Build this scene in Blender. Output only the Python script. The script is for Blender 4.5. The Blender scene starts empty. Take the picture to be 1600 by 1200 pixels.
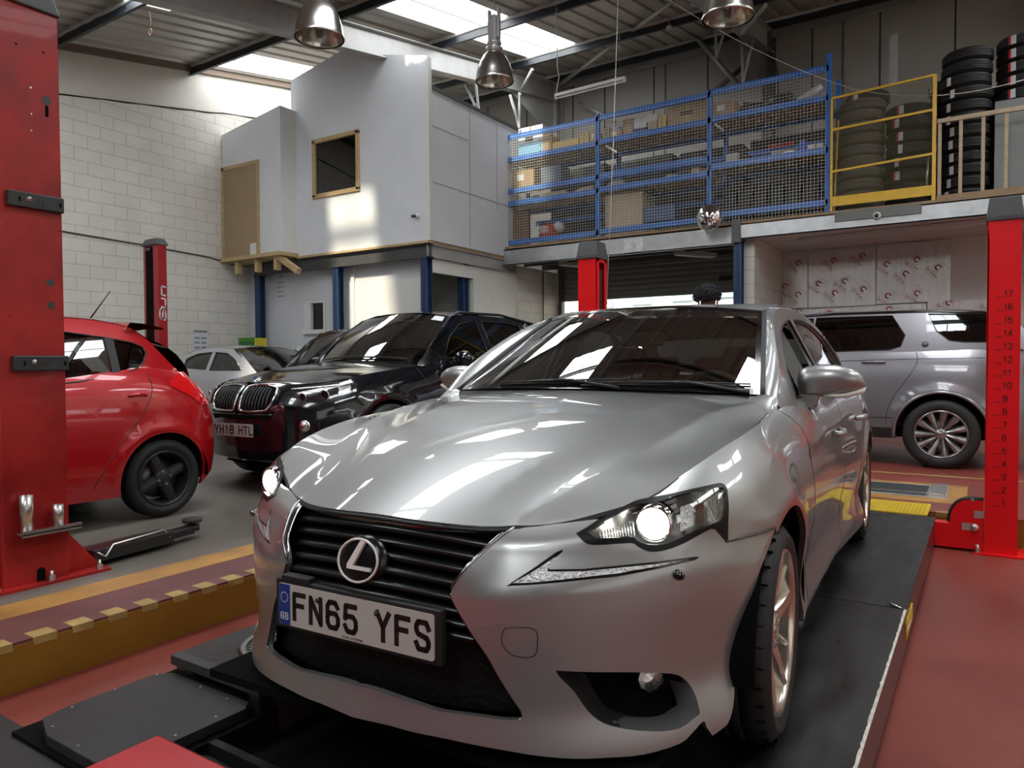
import bpy, bmesh, math, random
import numpy as np
from math import sin, cos, pi, radians, sqrt, atan2
from mathutils import Vector, Matrix
from mathutils.geometry import delaunay_2d_cdt
random.seed(7)
SC = bpy.context.scene
COL = SC.collection
# ------------------------------------------------------------------ camera
FPX, PITCH, ROLL, CAMH, YAW = 1133.2, 0.02827, -0.00494, 1.1184, 0.57751
def cam_axes():
    s, c = sin(YAW), cos(YAW)
    fw = np.array([-s*cos(PITCH), c*cos(PITCH), -sin(PITCH)])
    r = np.array([c, s, 0.0]); u = np.cross(r, fw)
    return cos(ROLL)*r+sin(ROLL)*u, -sin(ROLL)*r+cos(ROLL)*u, fw
CR, CU, CF = cam_axes()
CO = np.array([0, 0, CAMH])
cam_d = bpy.data.cameras.new('camera'); cam = bpy.data.objects.new('camera', cam_d); COL.objects.link(cam)
cam_d.sensor_width = 36; cam_d.lens = FPX/1600*36; cam_d.clip_start = .02; cam_d.clip_end = 200
cam.matrix_world = Matrix(((CR[0], CU[0], -CF[0], CO[0]), (CR[1], CU[1], -CF[1], CO[1]), (CR[2], CU[2], -CF[2], CO[2]), (0, 0, 0, 1)))
SC.camera = cam
# ------------------------------------------------------------------ world, light, exposure
SC.view_settings.view_transform = 'Standard'; SC.view_settings.look = 'None'
SC.view_settings.gamma = 1; SC.view_settings.use_curve_mapping = False
SC.view_settings.exposure = 0.6
SKYLIGHT_STRENGTH = 8.0
w = bpy.data.worlds.new('world'); SC.world = w; w.use_nodes = True
w.node_tree.nodes['Background'].inputs[0].default_value = (1, .985, .96, 1)
w.node_tree.nodes['Background'].inputs[1].default_value = .6
SC.cycles.use_denoising = True
SC.cycles.max_bounces = 8; SC.cycles.diffuse_bounces = 4; SC.cycles.glossy_bounces = 4
SC.cycles.transparent_max_bounces = 16; SC.cycles.caustics_reflective = False; SC.cycles.caustics_refractive = False
SC.cycles.sample_clamp_indirect = 6
def area(name, loc, rot, sx, sy, power, col=(1, 1, 1)):
    d = bpy.data.lights.new(name, 'AREA'); d.shape = 'RECTANGLE'; d.size = sx; d.size_y = sy; d.energy = power; d.color = col
    o = bpy.data.objects.new(name, d); COL.objects.link(o); o.location = loc; o.rotation_euler = rot
    return o
#LIGHTS
# ------------------------------------------------------------------ pixel helper (1600 x 1200 frame of the photograph)
def ray(a, b): return CF+CR*(a-800)/FPX-CU*(b-600)/FPX
def at(i, a, b, v):
    d = ray(a, b); return CO+d*(v-CO[i])/d[i]
def project(P):
    d = np.asarray(P)-CO; w_ = d@CF
    return np.array([800+FPX*(d@CR)/w_, 600-FPX*(d@CU)/w_])
# ------------------------------------------------------------------ materials
MATS = {}
def _nt(name):
    m = bpy.data.materials.new(name); m.use_nodes = True
    return m, m.node_tree, m.node_tree.nodes['Principled BSDF']
def mat(name, col=(.5, .5, .5), rough=.5, metal=0., coat=0., emit=None, estr=0., bump=0., bscale=40., var=0., vscale=3., spec=.5, stretch=None, coat_rough=.03, alpha=1., detail=6):
    """plain principled surface with optional noise variation of colour and noise bump"""
    if name in MATS: return MATS[name]
    m, t, b = _nt(name); L = t.links; N = t.nodes
    b.inputs['Base Color'].default_value = (*col, 1); b.inputs['Roughness'].default_value = rough
    b.inputs['Metallic'].default_value = metal; b.inputs['Coat Weight'].default_value = coat; b.inputs['Coat Roughness'].default_value = coat_rough
    b.inputs['Specular IOR Level'].default_value = spec
    if emit: b.inputs['Emission Color'].default_value = (*emit, 1); b.inputs['Emission Strength'].default_value = estr
    if var or bump:
        tc = N.new('ShaderNodeTexCoord'); mp = N.new('ShaderNodeMapping'); L.new(tc.outputs['Object'], mp.inputs[0])
        if stretch: mp.inputs['Scale'].default_value = stretch
    if var:
        n = N.new('ShaderNodeTexNoise'); n.inputs['Scale'].default_value = vscale; n.inputs['Detail'].default_value = detail; n.inputs['Roughness'].default_value = .62
        L.new(mp.outputs[0], n.inputs['Vector'])
        r = N.new('ShaderNodeMapRange'); r.inputs['From Min'].default_value = .3; r.inputs['From Max'].default_value = .7
        r.inputs['To Min'].default_value = 1-var; r.inputs['To Max'].default_value = 1+var
        L.new(n.outputs['Fac'], r.inputs['Value'])
        mx = N.new('ShaderNodeVectorMath'); mx.operation = 'SCALE'; mx.inputs[0].default_value = col
        L.new(r.outputs[0], mx.inputs['Scale']); L.new(mx.outputs[0], b.inputs['Base Color'])
        rr = N.new('ShaderNodeMapRange'); rr.inputs['From Min'].default_value = .3; rr.inputs['From Max'].default_value = .7
        rr.inputs['To Min'].default_value = max(.02, rough-var*.3); rr.inputs['To Max'].default_value = min(1, rough+var*.3)
        L.new(n.outputs['Fac'], rr.inputs['Value']); L.new(rr.outputs[0], b.inputs['Roughness'])
    if bump:
        n2 = N.new('ShaderNodeTexNoise'); n2.inputs['Scale'].default_value = bscale; n2.inputs['Detail'].default_value = 4
        L.new(mp.outputs[0], n2.inputs['Vector'])
        bm_ = N.new('ShaderNodeBump'); bm_.inputs['Strength'].default_value = bump; bm_.inputs['Distance'].default_value = .01
        L.new(n2.outputs['Fac'], bm_.inputs['Height']); L.new(bm_.outputs[0], b.inputs['Normal'])
    MATS[name] = m; return m
def glass(name, tint=(.5, .55, .53), rough=.01, refl=1.45, base=.06):
    if name in MATS: return MATS[name]
    m = bpy.data.materials.new(name); m.use_nodes = True; t = m.node_tree; N = t.nodes; L = t.links
    N.clear(); o = N.new('ShaderNodeOutputMaterial'); mx = N.new('ShaderNodeMixShader'); tr = N.new('ShaderNodeBsdfTransparent'); gl = N.new('ShaderNodeBsdfGlossy')
    fr = N.new('ShaderNodeFresnel'); fr.inputs[0].default_value = refl; tr.inputs[0].default_value = (*tint, 1); gl.inputs['Roughness'].default_value = rough
    gl.inputs['Color'].default_value = (1, 1, 1, 1)
    ad = N.new('ShaderNodeMath'); ad.operation = 'MULTIPLY_ADD'; ad.inputs[1].default_value = 1.0; ad.inputs[2].default_value = base; ad.use_clamp = True
    L.new(fr.outputs[0], ad.inputs[0]); L.new(ad.outputs[0], mx.inputs[0]); L.new(tr.outputs[0], mx.inputs[1]); L.new(gl.outputs[0], mx.inputs[2]); L.new(mx.outputs[0], o.inputs[0])
    MATS[name] = m; return m
def emis(name, col, s):
    if name in MATS: return MATS[name]
    m = bpy.data.materials.new(name); m.use_nodes = True; t = m.node_tree; t.nodes.clear()
    o = t.nodes.new('ShaderNodeOutputMaterial'); e = t.nodes.new('ShaderNodeEmission'); e.inputs[0].default_value = (*col, 1); e.inputs[1].default_value = s
    t.links.new(e.outputs[0], o.inputs[0]); MATS[name] = m; return m
def brick(name, c1, c2, mortar, bw=.44, bh=.215, axis='Y', rough=.7, bump=.6, msize=.006, off=.5):
    """painted block work; texture runs along the given world axis"""
    m, t, b = _nt(name); N = t.nodes; L = t.links
    tc = N.new('ShaderNodeTexCoord'); sp = N.new('ShaderNodeSeparateXYZ'); cb = N.new('ShaderNodeCombineXYZ')
    L.new(tc.outputs['Object'], sp.inputs[0]); L.new(sp.outputs[1 if axis == 'Y' else 0], cb.inputs[0]); L.new(sp.outputs[2], cb.inputs[1])
    br = N.new('ShaderNodeTexBrick'); br.offset = off; L.new(cb.outputs[0], br.inputs['Vector'])
    br.inputs['Color1'].default_value = (*c1, 1); br.inputs['Color2'].default_value = (*c2, 1); br.inputs['Mortar'].default_value = (*mortar, 1)
    br.inputs['Scale'].default_value = 1; br.inputs['Mortar Size'].default_value = msize; br.inputs['Brick Width'].default_value = bw; br.inputs['Row Height'].default_value = bh
    n = N.new('ShaderNodeTexNoise'); n.inputs['Scale'].default_value = 1.3; n.inputs['Detail'].default_value = 8; L.new(tc.outputs['Object'], n.inputs['Vector'])
    mr = N.new('ShaderNodeMapRange'); mr.inputs['From Min'].default_value = .3; mr.inputs['From Max'].default_value = .7; mr.inputs['To Min'].default_value = .9; mr.inputs['To Max'].default_value = 1.06
    L.new(n.outputs['Fac'], mr.inputs['Value'])
    vm = N.new('ShaderNodeVectorMath'); vm.operation = 'SCALE'; L.new(br.outputs['Color'], vm.inputs[0]); L.new(mr.outputs[0], vm.inputs['Scale'])
    L.new(vm.outputs[0], b.inputs['Base Color']); b.inputs['Roughness'].default_value = rough
    n3 = N.new('ShaderNodeTexNoise'); n3.inputs['Scale'].default_value = 25; L.new(tc.outputs['Object'], n3.inputs['Vector'])
    m1 = N.new('ShaderNodeMath'); m1.operation = 'MULTIPLY_ADD'; m1.inputs[1].default_value = -1; L.new(br.outputs['Fac'], m1.inputs[0])
    m2 = N.new('ShaderNodeMath'); m2.operation = 'MULTIPLY'; m2.inputs[1].default_value = .25; L.new(n3.outputs['Fac'], m2.inputs[0]); L.new(m2.outputs[0], m1.inputs[2])
    bu = N.new('ShaderNodeBump'); bu.inputs['Strength'].default_value = bump; bu.inputs['Distance'].default_value = .01
    L.new(m1.outputs[0], bu.inputs['Height']); L.new(bu.outputs[0], b.inputs['Normal'])
    MATS[name] = m; return m
# ------------------------------------------------------------------ mesh builder
class MB:
    def __init__(s): s.v = []; s.f = []; s.m = []; s.s = []
    def add(s, V, F, mi=0, smooth=False):
        k = len(s.v); s.v += [tuple(map(float, p)) for p in V]
        for f in F: s.f.append(tuple(i+k for i in f)); s.m.append(mi); s.s.append(smooth)
        return s
    def box(s, x0, x1, y0, y1, z0, z1, mi=0, M=None):
        V = [(x, y, z) for z in (z0, z1) for y in (y0, y1) for x in (x0, x1)]
        if M is not None: V = [tuple(M@Vector(p)) for p in V]
        return s.add(V, [(0, 2, 3, 1), (4, 5, 7, 6), (0, 1, 5, 4), (2, 6, 7, 3), (0, 4, 6, 2), (1, 3, 7, 5)], mi)
    def cyl(s, p0, p1, r, n=16, r2=None, mi=0, smooth=True, caps=True):
        p0, p1 = Vector(p0), Vector(p1); d = (p1-p0); r2 = r if r2 is None else r2
        if d.length < 1e-9: return s
        q = d.to_track_quat('Z', 'Y'); V = []
        for p, rr in ((p0, r), (p1, r2)):
            for i in range(n): V.append(p+q@Vector((rr*cos(2*pi*i/n), rr*sin(2*pi*i/n), 0)))
        s.add(V, [(i, (i+1) % n, n+(i+1) % n, n+i) for i in range(n)], mi, smooth)
        if caps: s.add(V, [tuple(range(n-1, -1, -1)), tuple(range(n, 2*n))], mi)
        return s
    def tube(s, P, r, n=8, closed=False, mi=0, smooth=True):
        P = [Vector(p) for p in P]; K = len(P); V = []; ref = None
        for i in range(K):
            a = P[(i-1) % K] if (closed or i > 0) else P[i]; b = P[(i+1) % K] if (closed or i < K-1) else P[i]
            t = (b-a).normalized()
            if ref is None: ref = t.orthogonal().normalized()
            ref = (ref-t*ref.dot(t))
            ref = ref.normalized() if ref.length > 1e-6 else t.orthogonal().normalized()
            bn = t.cross(ref); rr = r[i] if hasattr(r, '__len__') else r
            for j in range(n): V.append(P[i]+(ref*cos(2*pi*j/n)+bn*sin(2*pi*j/n))*rr)
        F = [(i*n+j, i*n+(j+1) % n, ((i+1) % K)*n+(j+1) % n, ((i+1) % K)*n+j) for i in range(K if closed else K-1) for j in range(n)]
        s.add(V, F, mi, smooth)
        if not closed: s.add(V, [tuple(range(n-1, -1, -1)), tuple(range((K-1)*n, K*n))], mi)
        return s
    def lathe(s, prof, c, ax, n=48, mi=0, smooth=True, closed=False):
        """prof: (radius, height along axis)"""
        c = Vector(c); q = Vector(ax).normalized().to_track_quat('Z', 'Y'); V = []
        for i in range(n):
            a = 2*pi*i/n
            for r, h in prof: V.append(c+q@Vector((r*cos(a), r*sin(a), h)))
        K = len(prof)
        F = [(i*K+j, ((i+1) % n)*K+j, ((i+1) % n)*K+(j+1) % K, i*K+(j+1) % K) for i in range(n) for j in range(K if closed else K-1)]
        return s.add(V, F, mi, smooth)
    def prism(s, poly, h0, h1, M=None, mi=0, smooth=False):
        """poly in local xy, extruded along local z"""
        n = len(poly); V = [Vector((a, b, h0)) for a, b in poly]+[Vector((a, b, h1)) for a, b in poly]
        if M is not None: V = [M@v for v in V]
        s.add(V, [(i, (i+1) % n, n+(i+1) % n, n+i) for i in range(n)], mi, smooth)
        return s.add(V, [tuple(range(n-1, -1, -1)), tuple(range(n, 2*n))], mi)
    def grid(s, rows, mi=0, smooth=True, wrap=False):
        R_, K = len(rows), len(rows[0]); V = [p for r in rows for p in r]
        return s.add(V, [(i*K+j, i*K+(j+1) % K, (i+1)*K+(j+1) % K, (i+1)*K+j) for i in range(R_-1) for j in range(K if wrap else K-1)], mi, smooth)
    def sphere(s, c, r, n=16, m=10, mi=0, sc=(1, 1, 1)):
        rows = [[(c[0]+r*sc[0]*sin(pi*i/m)*cos(2*pi*j/n), c[1]+r*sc[1]*sin(pi*i/m)*sin(2*pi*j/n), c[2]+r*sc[2]*cos(pi*i/m)) for j in range(n)] for i in range(m+1)]
        return s.grid(rows, mi, True, True)
    def mirror(s):
        k = len(s.v); s.v += [(-x, y, z) for x, y, z in s.v]; F = list(s.f)
        for f, m, q in zip(F, list(s.m), list(s.s)): s.f.append(tuple(i+k for i in reversed(f))); s.m.append(m); s.s.append(q)
        return s
    def build(s, name, mats, parent=None, loc=None, rot=None, bevel=0, fix=True):
        me = bpy.data.meshes.new(name); me.from_pydata(s.v, [], s.f); me.update()
        for m in (mats if isinstance(mats, (list, tuple)) else [mats]): me.materials.append(m)
        me.polygons.foreach_set('material_index', s.m); me.polygons.foreach_set('use_smooth', s.s)
        if fix:
            b = bmesh.new(); b.from_mesh(me); bmesh.ops.remove_doubles(b, verts=b.verts, dist=1e-5)
            bmesh.ops.recalc_face_normals(b, faces=b.faces); b.to_mesh(me); b.free()
        o = bpy.data.objects.new(name, me); COL.objects.link(o)
        if parent is not None: o.parent = parent
        if loc is not None: o.location = loc
        if rot is not None: o.rotation_euler = rot
        if getattr(s, 'nrm', None) and not fix:
            me.normals_split_custom_set_from_vertices(s.nrm+[(0, 0, 0)]*(len(s.v)-len(s.nrm)))
        if bevel:
            md = o.modifiers.new('bevel', 'BEVEL'); md.width = bevel; md.segments = 2; md.limit_method = 'ANGLE'; md.angle_limit = radians(40)
        return o
def tag(o, label=None, cat=None, group=None, kind=None):
    if label: o['label'] = label
    if cat: o['category'] = cat
    if group: o['group'] = group
    if kind: o['kind'] = kind
    return o
def empty(name, loc=(0, 0, 0), rz=0., label=None, cat=None, group=None):
    o = bpy.data.objects.new(name, None); COL.objects.link(o); o.location = loc; o.rotation_euler = (0, 0, rz); o.empty_display_size = .1
    return tag(o, label, cat, group)
def copy_tree(o, parent=None):
    c = o.copy(); COL.objects.link(c); c.parent = parent
    for ch in [k for k in bpy.data.objects if k.parent == o]: copy_tree(ch, c)
    return c
# ------------------------------------------------------------------ curves and surfaces
def hermite(xs, ys):
    xs = np.array(xs, float); ys = np.array(ys, float); n = len(xs)
    h = np.diff(xs); d = (ys[1:].T-ys[:-1].T)/h; d = d.T
    m = np.zeros_like(ys)
    for i in range(1, n-1):
        if ys.ndim == 1:
            m[i] = 0 if d[i-1]*d[i] <= 0 else (h[i-1]+h[i])*3/((2*h[i]+h[i-1])/d[i-1]+(h[i]+2*h[i-1])/d[i])
        else: m[i] = (d[i-1]*h[i]+d[i]*h[i-1])/(h[i]+h[i-1])
    m[0] = d[0]; m[-1] = d[-1]
    def f(x):
        x = min(max(x, xs[0]), xs[-1]) if True else x
        i = min(max(int(np.searchsorted(xs, x))-1, 0), n-2)
        t = (x-xs[i])/h[i]; t2 = t*t; t3 = t2*t
        return (2*t3-3*t2+1)*ys[i]+(t3-2*t2+t)*h[i]*m[i]+(-2*t3+3*t2)*ys[i+1]+(t3-t2)*h[i]*m[i+1]
    return f
def spline(xs, ys, smooth=0., n=160):
    """natural cubic spline, optionally re-sampled and smoothed with a Gaussian of that width"""
    xs = np.array(xs, float); ys = np.array(ys, float); N = len(xs)
    def coef(xs, ys):
        N = len(xs); h = np.diff(xs); A = np.zeros((N, N)); r = np.zeros_like(ys); A[0, 0] = A[-1, -1] = 1
        for i in range(1, N-1):
            A[i, i-1] = h[i-1]; A[i, i] = 2*(h[i-1]+h[i]); A[i, i+1] = h[i]; r[i] = 6*((ys[i+1]-ys[i])/h[i]-(ys[i]-ys[i-1])/h[i-1])
        return h, np.linalg.solve(A, r)
    h, m = coef(xs, ys)
    def ev(xs, ys, h, m, x):
        x = min(max(x, xs[0]), xs[-1]); i = min(max(int(np.searchsorted(xs, x))-1, 0), len(xs)-2); a = xs[i+1]-x; b = x-xs[i]; H = h[i]
        return m[i]*a**3/(6*H)+m[i+1]*b**3/(6*H)+(ys[i]/H-m[i]*H/6)*a+(ys[i+1]/H-m[i+1]*H/6)*b
    if not smooth: return lambda x: ev(xs, ys, h, m, x)
    X = np.linspace(xs[0], xs[-1], n); hf = hermite(xs, ys); Y = np.array([hf(x) for x in X]); dx = X[1]-X[0]; k = int(3*smooth/dx)+1
    w_ = np.exp(-.5*(np.arange(-k, k+1)*dx/smooth)**2); w_ /= w_.sum()
    Yp = np.concatenate([2*Y[:1]-Y[k:0:-1], Y, 2*Y[-1:]-Y[-2:-k-2:-1]]); Y2 = sum(w_[j]*Yp[j:j+n] for j in range(2*k+1)) if Y.ndim == 1 else sum(w_[j]*Yp[j:j+n, :] for j in range(2*k+1))
    h2, m2 = coef(X, Y2); return lambda x: ev(X, Y2, h2, m2, x)
def sstep(a, b, x):
    t = min(max((x-a)/(b-a), 0), 1); return t*t*(3-2*t)
def cr(P, n=6):
    """smooth open curve through points (Catmull-Rom)"""
    P = [np.array(p, float) for p in P]; out = []
    for i in range(len(P)-1):
        p0 = P[i-1] if i > 0 else 2*P[0]-P[1]; p1 = P[i]; p2 = P[i+1]; p3 = P[i+2] if i+2 < len(P) else 2*P[-1]-P[-2]
        for k in range(n):
            t = k/n; out.append(.5*((2*p1)+(p2-p0)*t+(2*p0-5*p1+4*p2-p3)*t*t+(3*p1-p0-3*p2+p3)*t**3))
    out.append(P[-1]); return out
def join(*segs):
    out = []
    for s_ in segs:
        for p in s_:
            if not out or np.linalg.norm(np.array(out[-1])-np.array(p)) > 1e-4: out.append(np.array(p, float))
    if np.linalg.norm(out[0]-out[-1]) < 1e-4: out.pop()
    return out
def inside(p, poly):
    x, y = p; c = False; n = len(poly); j = n-1
    for i in range(n):
        xi, yi = poly[i][0], poly[i][1]; xj, yj = poly[j][0], poly[j][1]
        if (yi > y) != (yj > y) and x < (xj-xi)*(y-yi)/(yj-yi)+xi: c = not c
        j = i
    return c
class Surf:
    """a smooth surface f(a,b) -> 3D point in the frame of its thing; M takes that frame to the world"""
    def __init__(s, f, M=None, flip=1): s.f = f; s.M = M if M is not None else Matrix.Identity(4); s.flip = flip
    def N(s, a, b):
        e = 1e-3; u = s.f(a+e, b)-s.f(a-e, b); v = s.f(a, b+e)-s.f(a, b-e); n = np.cross(u, v)*s.flip; l = np.linalg.norm(n)
        return n/l if l > 1e-12 else np.array([0, 0, 1.])
    def P(s, a, b, off=0.):
        p = s.f(a, b); return p+s.N(a, b)*off if off else p
    def trace(s, pts, g):
        """surface parameters of the pixels pts (1600 x 1200 frame); g is the first guess"""
        A = np.array(s.M); out = []; g = np.array(g, float)
        F = lambda q: project(A[:3, :3]@s.f(q[0], q[1])+A[:3, 3])
        for px in pts:
            q = g.copy(); px = np.array(px, float)
            for it in range(40):
                r = F(q)-px
                if np.abs(r).max() < .02: break
                e = 1e-4; J = np.stack([(F(q+[e, 0])-F(q))/e, (F(q+[0, e])-F(q))/e], 1)
                try: d = np.linalg.solve(J.T@J+np.eye(2)*1e-3, -J.T@r)
                except Exception: break
                l = np.abs(d).max(); d = d*min(1, .06/l) if l > 0 else d; q = q+d
            out.append(q); g = q.copy()
        return out
    def panel(s, poly, holes=(), h=.03, off=0., skirt=.012, ha=None, disp=None, feat=()):
        """mesh builder of the region inside poly, minus holes; edges turned inwards by skirt"""
        ha = ha or h; loops = [poly]+list(holes); V = []; E = []
        for lp in loops:
            k = len(V); n = len(lp); V += [Vector((float(p[0])/ha, float(p[1])/h)) for p in lp]; E += [(k+i, k+(i+1) % n) for i in range(n)]
        segn = len(E)
        for ft in feat:
            k = len(V); V += [Vector((float(p[0])/ha, float(p[1])/h)) for p in ft]; E += [(k+i, k+i+1) for i in range(len(ft)-1)]
        A = np.array([(p[0], p[1]) for p in V]); lo = A.min(0); hi = A.max(0)
        sp = [[(p[0]/ha, p[1]/h) for p in lp] for lp in loops]
        segs = np.array([(*A[a], *A[b]) for a, b in E])
        a = lo[0]+.5
        while a < hi[0]:
            b = lo[1]+.5
            while b < hi[1]:
                if inside((a, b), sp[0]) and not any(inside((a, b), q) for q in sp[1:]):
                    d = segs[:, 2:]-segs[:, :2]; w_ = np.array([a, b])-segs[:, :2]; t = np.clip((w_*d).sum(1)/np.maximum((d*d).sum(1), 1e-12), 0, 1)
                    if np.hypot(*(w_-d*t[:, None]).T).min() > .45: V.append(Vector((a, b)))
                b += 1
            a += 1
        r = delaunay_2d_cdt(V, E, [], 0, 1e-6)
        mb = MB(); W = r[0]; pts = []; mb.nrm = []
        for v in W:
            a_, b_ = v[0]*ha, v[1]*h; p = s.P(a_, b_, off+(disp(a_, b_) if disp else 0)); pts.append(p); mb.nrm.append(tuple(s.N(a_, b_)))
        F = []
        for f in r[2]:
            c = sum((W[i] for i in f), Vector((0, 0)))/len(f); c = (c[0], c[1])
            if inside(c, sp[0]) and not any(inside(c, q) for q in sp[1:]): F.append(tuple(f) if s.flip > 0 else tuple(reversed(f)))
        mb.add(pts, F, 0, True)
        if skirt:
            for lp in loops:
                q0 = [s.P(p[0], p[1], off+(disp(p[0], p[1]) if disp else 0)) for p in lp]; q1 = [s.P(p[0], p[1], off-skirt) for p in lp]; n = len(lp)
                mb.add(q0+q1, [(i, (i+1) % n, n+(i+1) % n, n+i) for i in range(n)], 0, False)
        return mb
    def line(s, pts, r, off=0., closed=False, n=6):
        mb = MB(); mb.tube([s.P(p[0], p[1], off) for p in pts], r, n, closed); return mb
# stroke lettering: each glyph is a list of strokes on a 4 x 6 grid
GL = {'F': [[(0, 0), (0, 6), (4, 6)], [(0, 3.3), (3.3, 3.3)]], 'N': [[(0, 0), (0, 6), (4, 0), (4, 6)]], 'Y': [[(0, 6), (2, 2.8), (4, 6)], [(2, 2.8), (2, 0)]],
 'S': [[(4, 4.8), (3.3, 6), (.7, 6), (0, 5), (0, 4.2), (.6, 3.3), (3.4, 2.7), (4, 1.8), (4, 1), (3.3, 0), (.7, 0), (0, 1.2)]], 'L': [[(0, 6), (0, 0), (3.8, 0)]], 'T': [[(0, 6), (4, 6)], [(2, 6), (2, 0)]],
 'H': [[(0, 0), (0, 6)], [(4, 0), (4, 6)], [(0, 3), (4, 3)]], 'G': [[(4, 4.8), (3.3, 6), (.8, 6), (0, 5), (0, 1), (.8, 0), (3.2, 0), (4, 1), (4, 2.8), (2.3, 2.8)]],
 'B': [[(0, 0), (0, 6), (3, 6), (3.8, 5.2), (3.8, 4), (3, 3.1), (0, 3.1)], [(3, 3.1), (4, 2.3), (4, .8), (3.2, 0), (0, 0)]], 'E': [[(4, 6), (0, 6), (0, 0), (4, 0)], [(0, 3.1), (3.2, 3.1)]],
 'X': [[(0, 0), (4, 6)], [(0, 6), (4, 0)]], 'U': [[(0, 6), (0, 1), (.8, 0), (3.2, 0), (4, 1), (4, 6)]], 'I': [[(2, 0), (2, 6)]], 'C': [[(4, 4.8), (3.3, 6), (.8, 6), (0, 5), (0, 1), (.8, 0), (3.3, 0), (4, 1.2)]],
 'R': [[(0, 0), (0, 6), (3.2, 6), (4, 5.2), (4, 3.9), (3.2, 3), (0, 3)], [(2.2, 3), (4, 0)]], 'O': [[(0, 1), (0, 5), (.8, 6), (3.2, 6), (4, 5), (4, 1), (3.2, 0), (.8, 0), (0, 1)]],
 'A': [[(0, 0), (2, 6), (4, 0)], [(.8, 2), (3.2, 2)]], 'M': [[(0, 0), (0, 6), (2, 2.6), (4, 6), (4, 0)]], 'P': [[(0, 0), (0, 6), (3.2, 6), (4, 5.2), (4, 3.6), (3.2, 2.8), (0, 2.8)]],
 '0': [[(0, 1), (0, 5), (.8, 6), (3.2, 6), (4, 5), (4, 1), (3.2, 0), (.8, 0), (0, 1)]], '1': [[(1, 4.8), (2.2, 6), (2.2, 0)]], '2': [[(0, 4.8), (.8, 6), (3.2, 6), (4, 5), (4, 3.9), (0, 0), (4, 0)]],
 '3': [[(0, 5), (.8, 6), (3.2, 6), (4, 5), (4, 4), (3, 3.1), (1.6, 3.1)], [(3, 3.1), (4, 2.2), (4, 1), (3.2, 0), (.8, 0), (0, 1)]], '4': [[(3, 0), (3, 6), (0, 2), (4, 2)]],
 '5': [[(3.8, 6), (.3, 6), (0, 3), (.8, 3.6), (3, 3.6), (4, 2.6), (4, 1), (3.2, 0), (.8, 0), (0, 1.2)]], '6': [[(3.8, 5), (3, 6), (.8, 6), (0, 5), (0, 1), (.8, 0), (3.2, 0), (4, 1), (4, 2.4), (3.2, 3.4), (.8, 3.4), (0, 2.4)]],
 '7': [[(0, 6), (4, 6), (1.4, 0)]], '8': [[(.8, 3.2), (0, 4), (0, 5.2), (.8, 6), (3.2, 6), (4, 5.2), (4, 4), (3.2, 3.2), (.8, 3.2), (0, 2.2), (0, .8), (.8, 0), (3.2, 0), (4, .8), (4, 2.2), (3.2, 3.2)]],
 '9': [[(4, 3.6), (3.2, 2.6), (.8, 2.6), (0, 3.6), (0, 5), (.8, 6), (3.2, 6), (4, 5), (4, 1), (3.2, 0), (1, 0), (.2, 1)]], '-': [[(0, 3), (4, 3)]], '.': [[(0, 0), (.3, 0)]], ' ': []}
GL.update({'c': [[(3.4, 3), (2.8, 3.8), (.8, 3.8), (0, 3), (0, .8), (.8, 0), (2.8, 0), (3.4, .8)]], 'e': [[(0, 2), (3.4, 2), (3.4, 3), (2.6, 3.8), (.8, 3.8), (0, 3), (0, .8), (.8, 0), (3, 0)]], 'l': [[(1, 0), (1, 6)]],
 'o': [[(0, .8), (0, 3), (.8, 3.8), (2.6, 3.8), (3.4, 3), (3.4, .8), (2.6, 0), (.8, 0), (0, .8)]], 't': [[(1.5, 5), (1.5, .5), (2.2, 0), (3, 0)], [(.3, 3.7), (2.8, 3.7)]], 'x': [[(0, 0), (3.4, 3.8)], [(0, 3.8), (3.4, 0)]],
 'u': [[(0, 3.8), (0, .8), (.8, 0), (3, 0)], [(3.4, 3.8), (3.4, 0)]], 'n': [[(0, 0), (0, 3.8), (2.6, 3.8), (3.4, 3), (3.4, 0)]], 'b': [[(0, 6), (0, 0), (2.6, 0), (3.4, .8), (3.4, 3), (2.6, 3.8), (0, 3.8)]], 'm': [[(0, 0), (0, 3.8), (4, 3.8), (4, 0)], [(2, 3.8), (2, 0)]]})
def lettering(text, M, h, wid, gap, thick, depth=.001, mi=0, mb=None, slant=0.):
    """M: local frame, x along the line, y up, z out of the surface"""
    mb = mb or MB(); x = 0.
    for ch in text:
        for st in GL.get(ch, []):
            P = [(x+a/4*wid+b/6*h*slant, b/6*h) for a, b in st]
            for qx, qy in P[1:-1]:
                if thick > .004: mb.prism([(qx+thick/2*cos(k*pi/5), qy+thick/2*sin(k*pi/5)) for k in range(10)], 0, depth, M, mi)
            for i_, ((ax, ay), (bx, by)) in enumerate(zip(P[:-1], P[1:])):
                d = math.hypot(bx-ax, by-ay) or 1e-9; ux, uy = (bx-ax)/d*thick/2, (by-ay)/d*thick/2; e0, e1 = (1 if i_ == 0 else 0), (1 if i_ == len(P)-2 else 0)
                mb.prism([(ax-ux*e0+uy, ay-uy*e0-ux), (bx+ux*e1+uy, by+uy*e1-ux), (bx+ux*e1-uy, by+uy*e1+ux), (ax-ux*e0-uy, ay-uy*e0+ux)], 0, depth, M, mi)
        x += wid+gap if ch != ' ' else wid*.6+gap
    return mb
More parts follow.
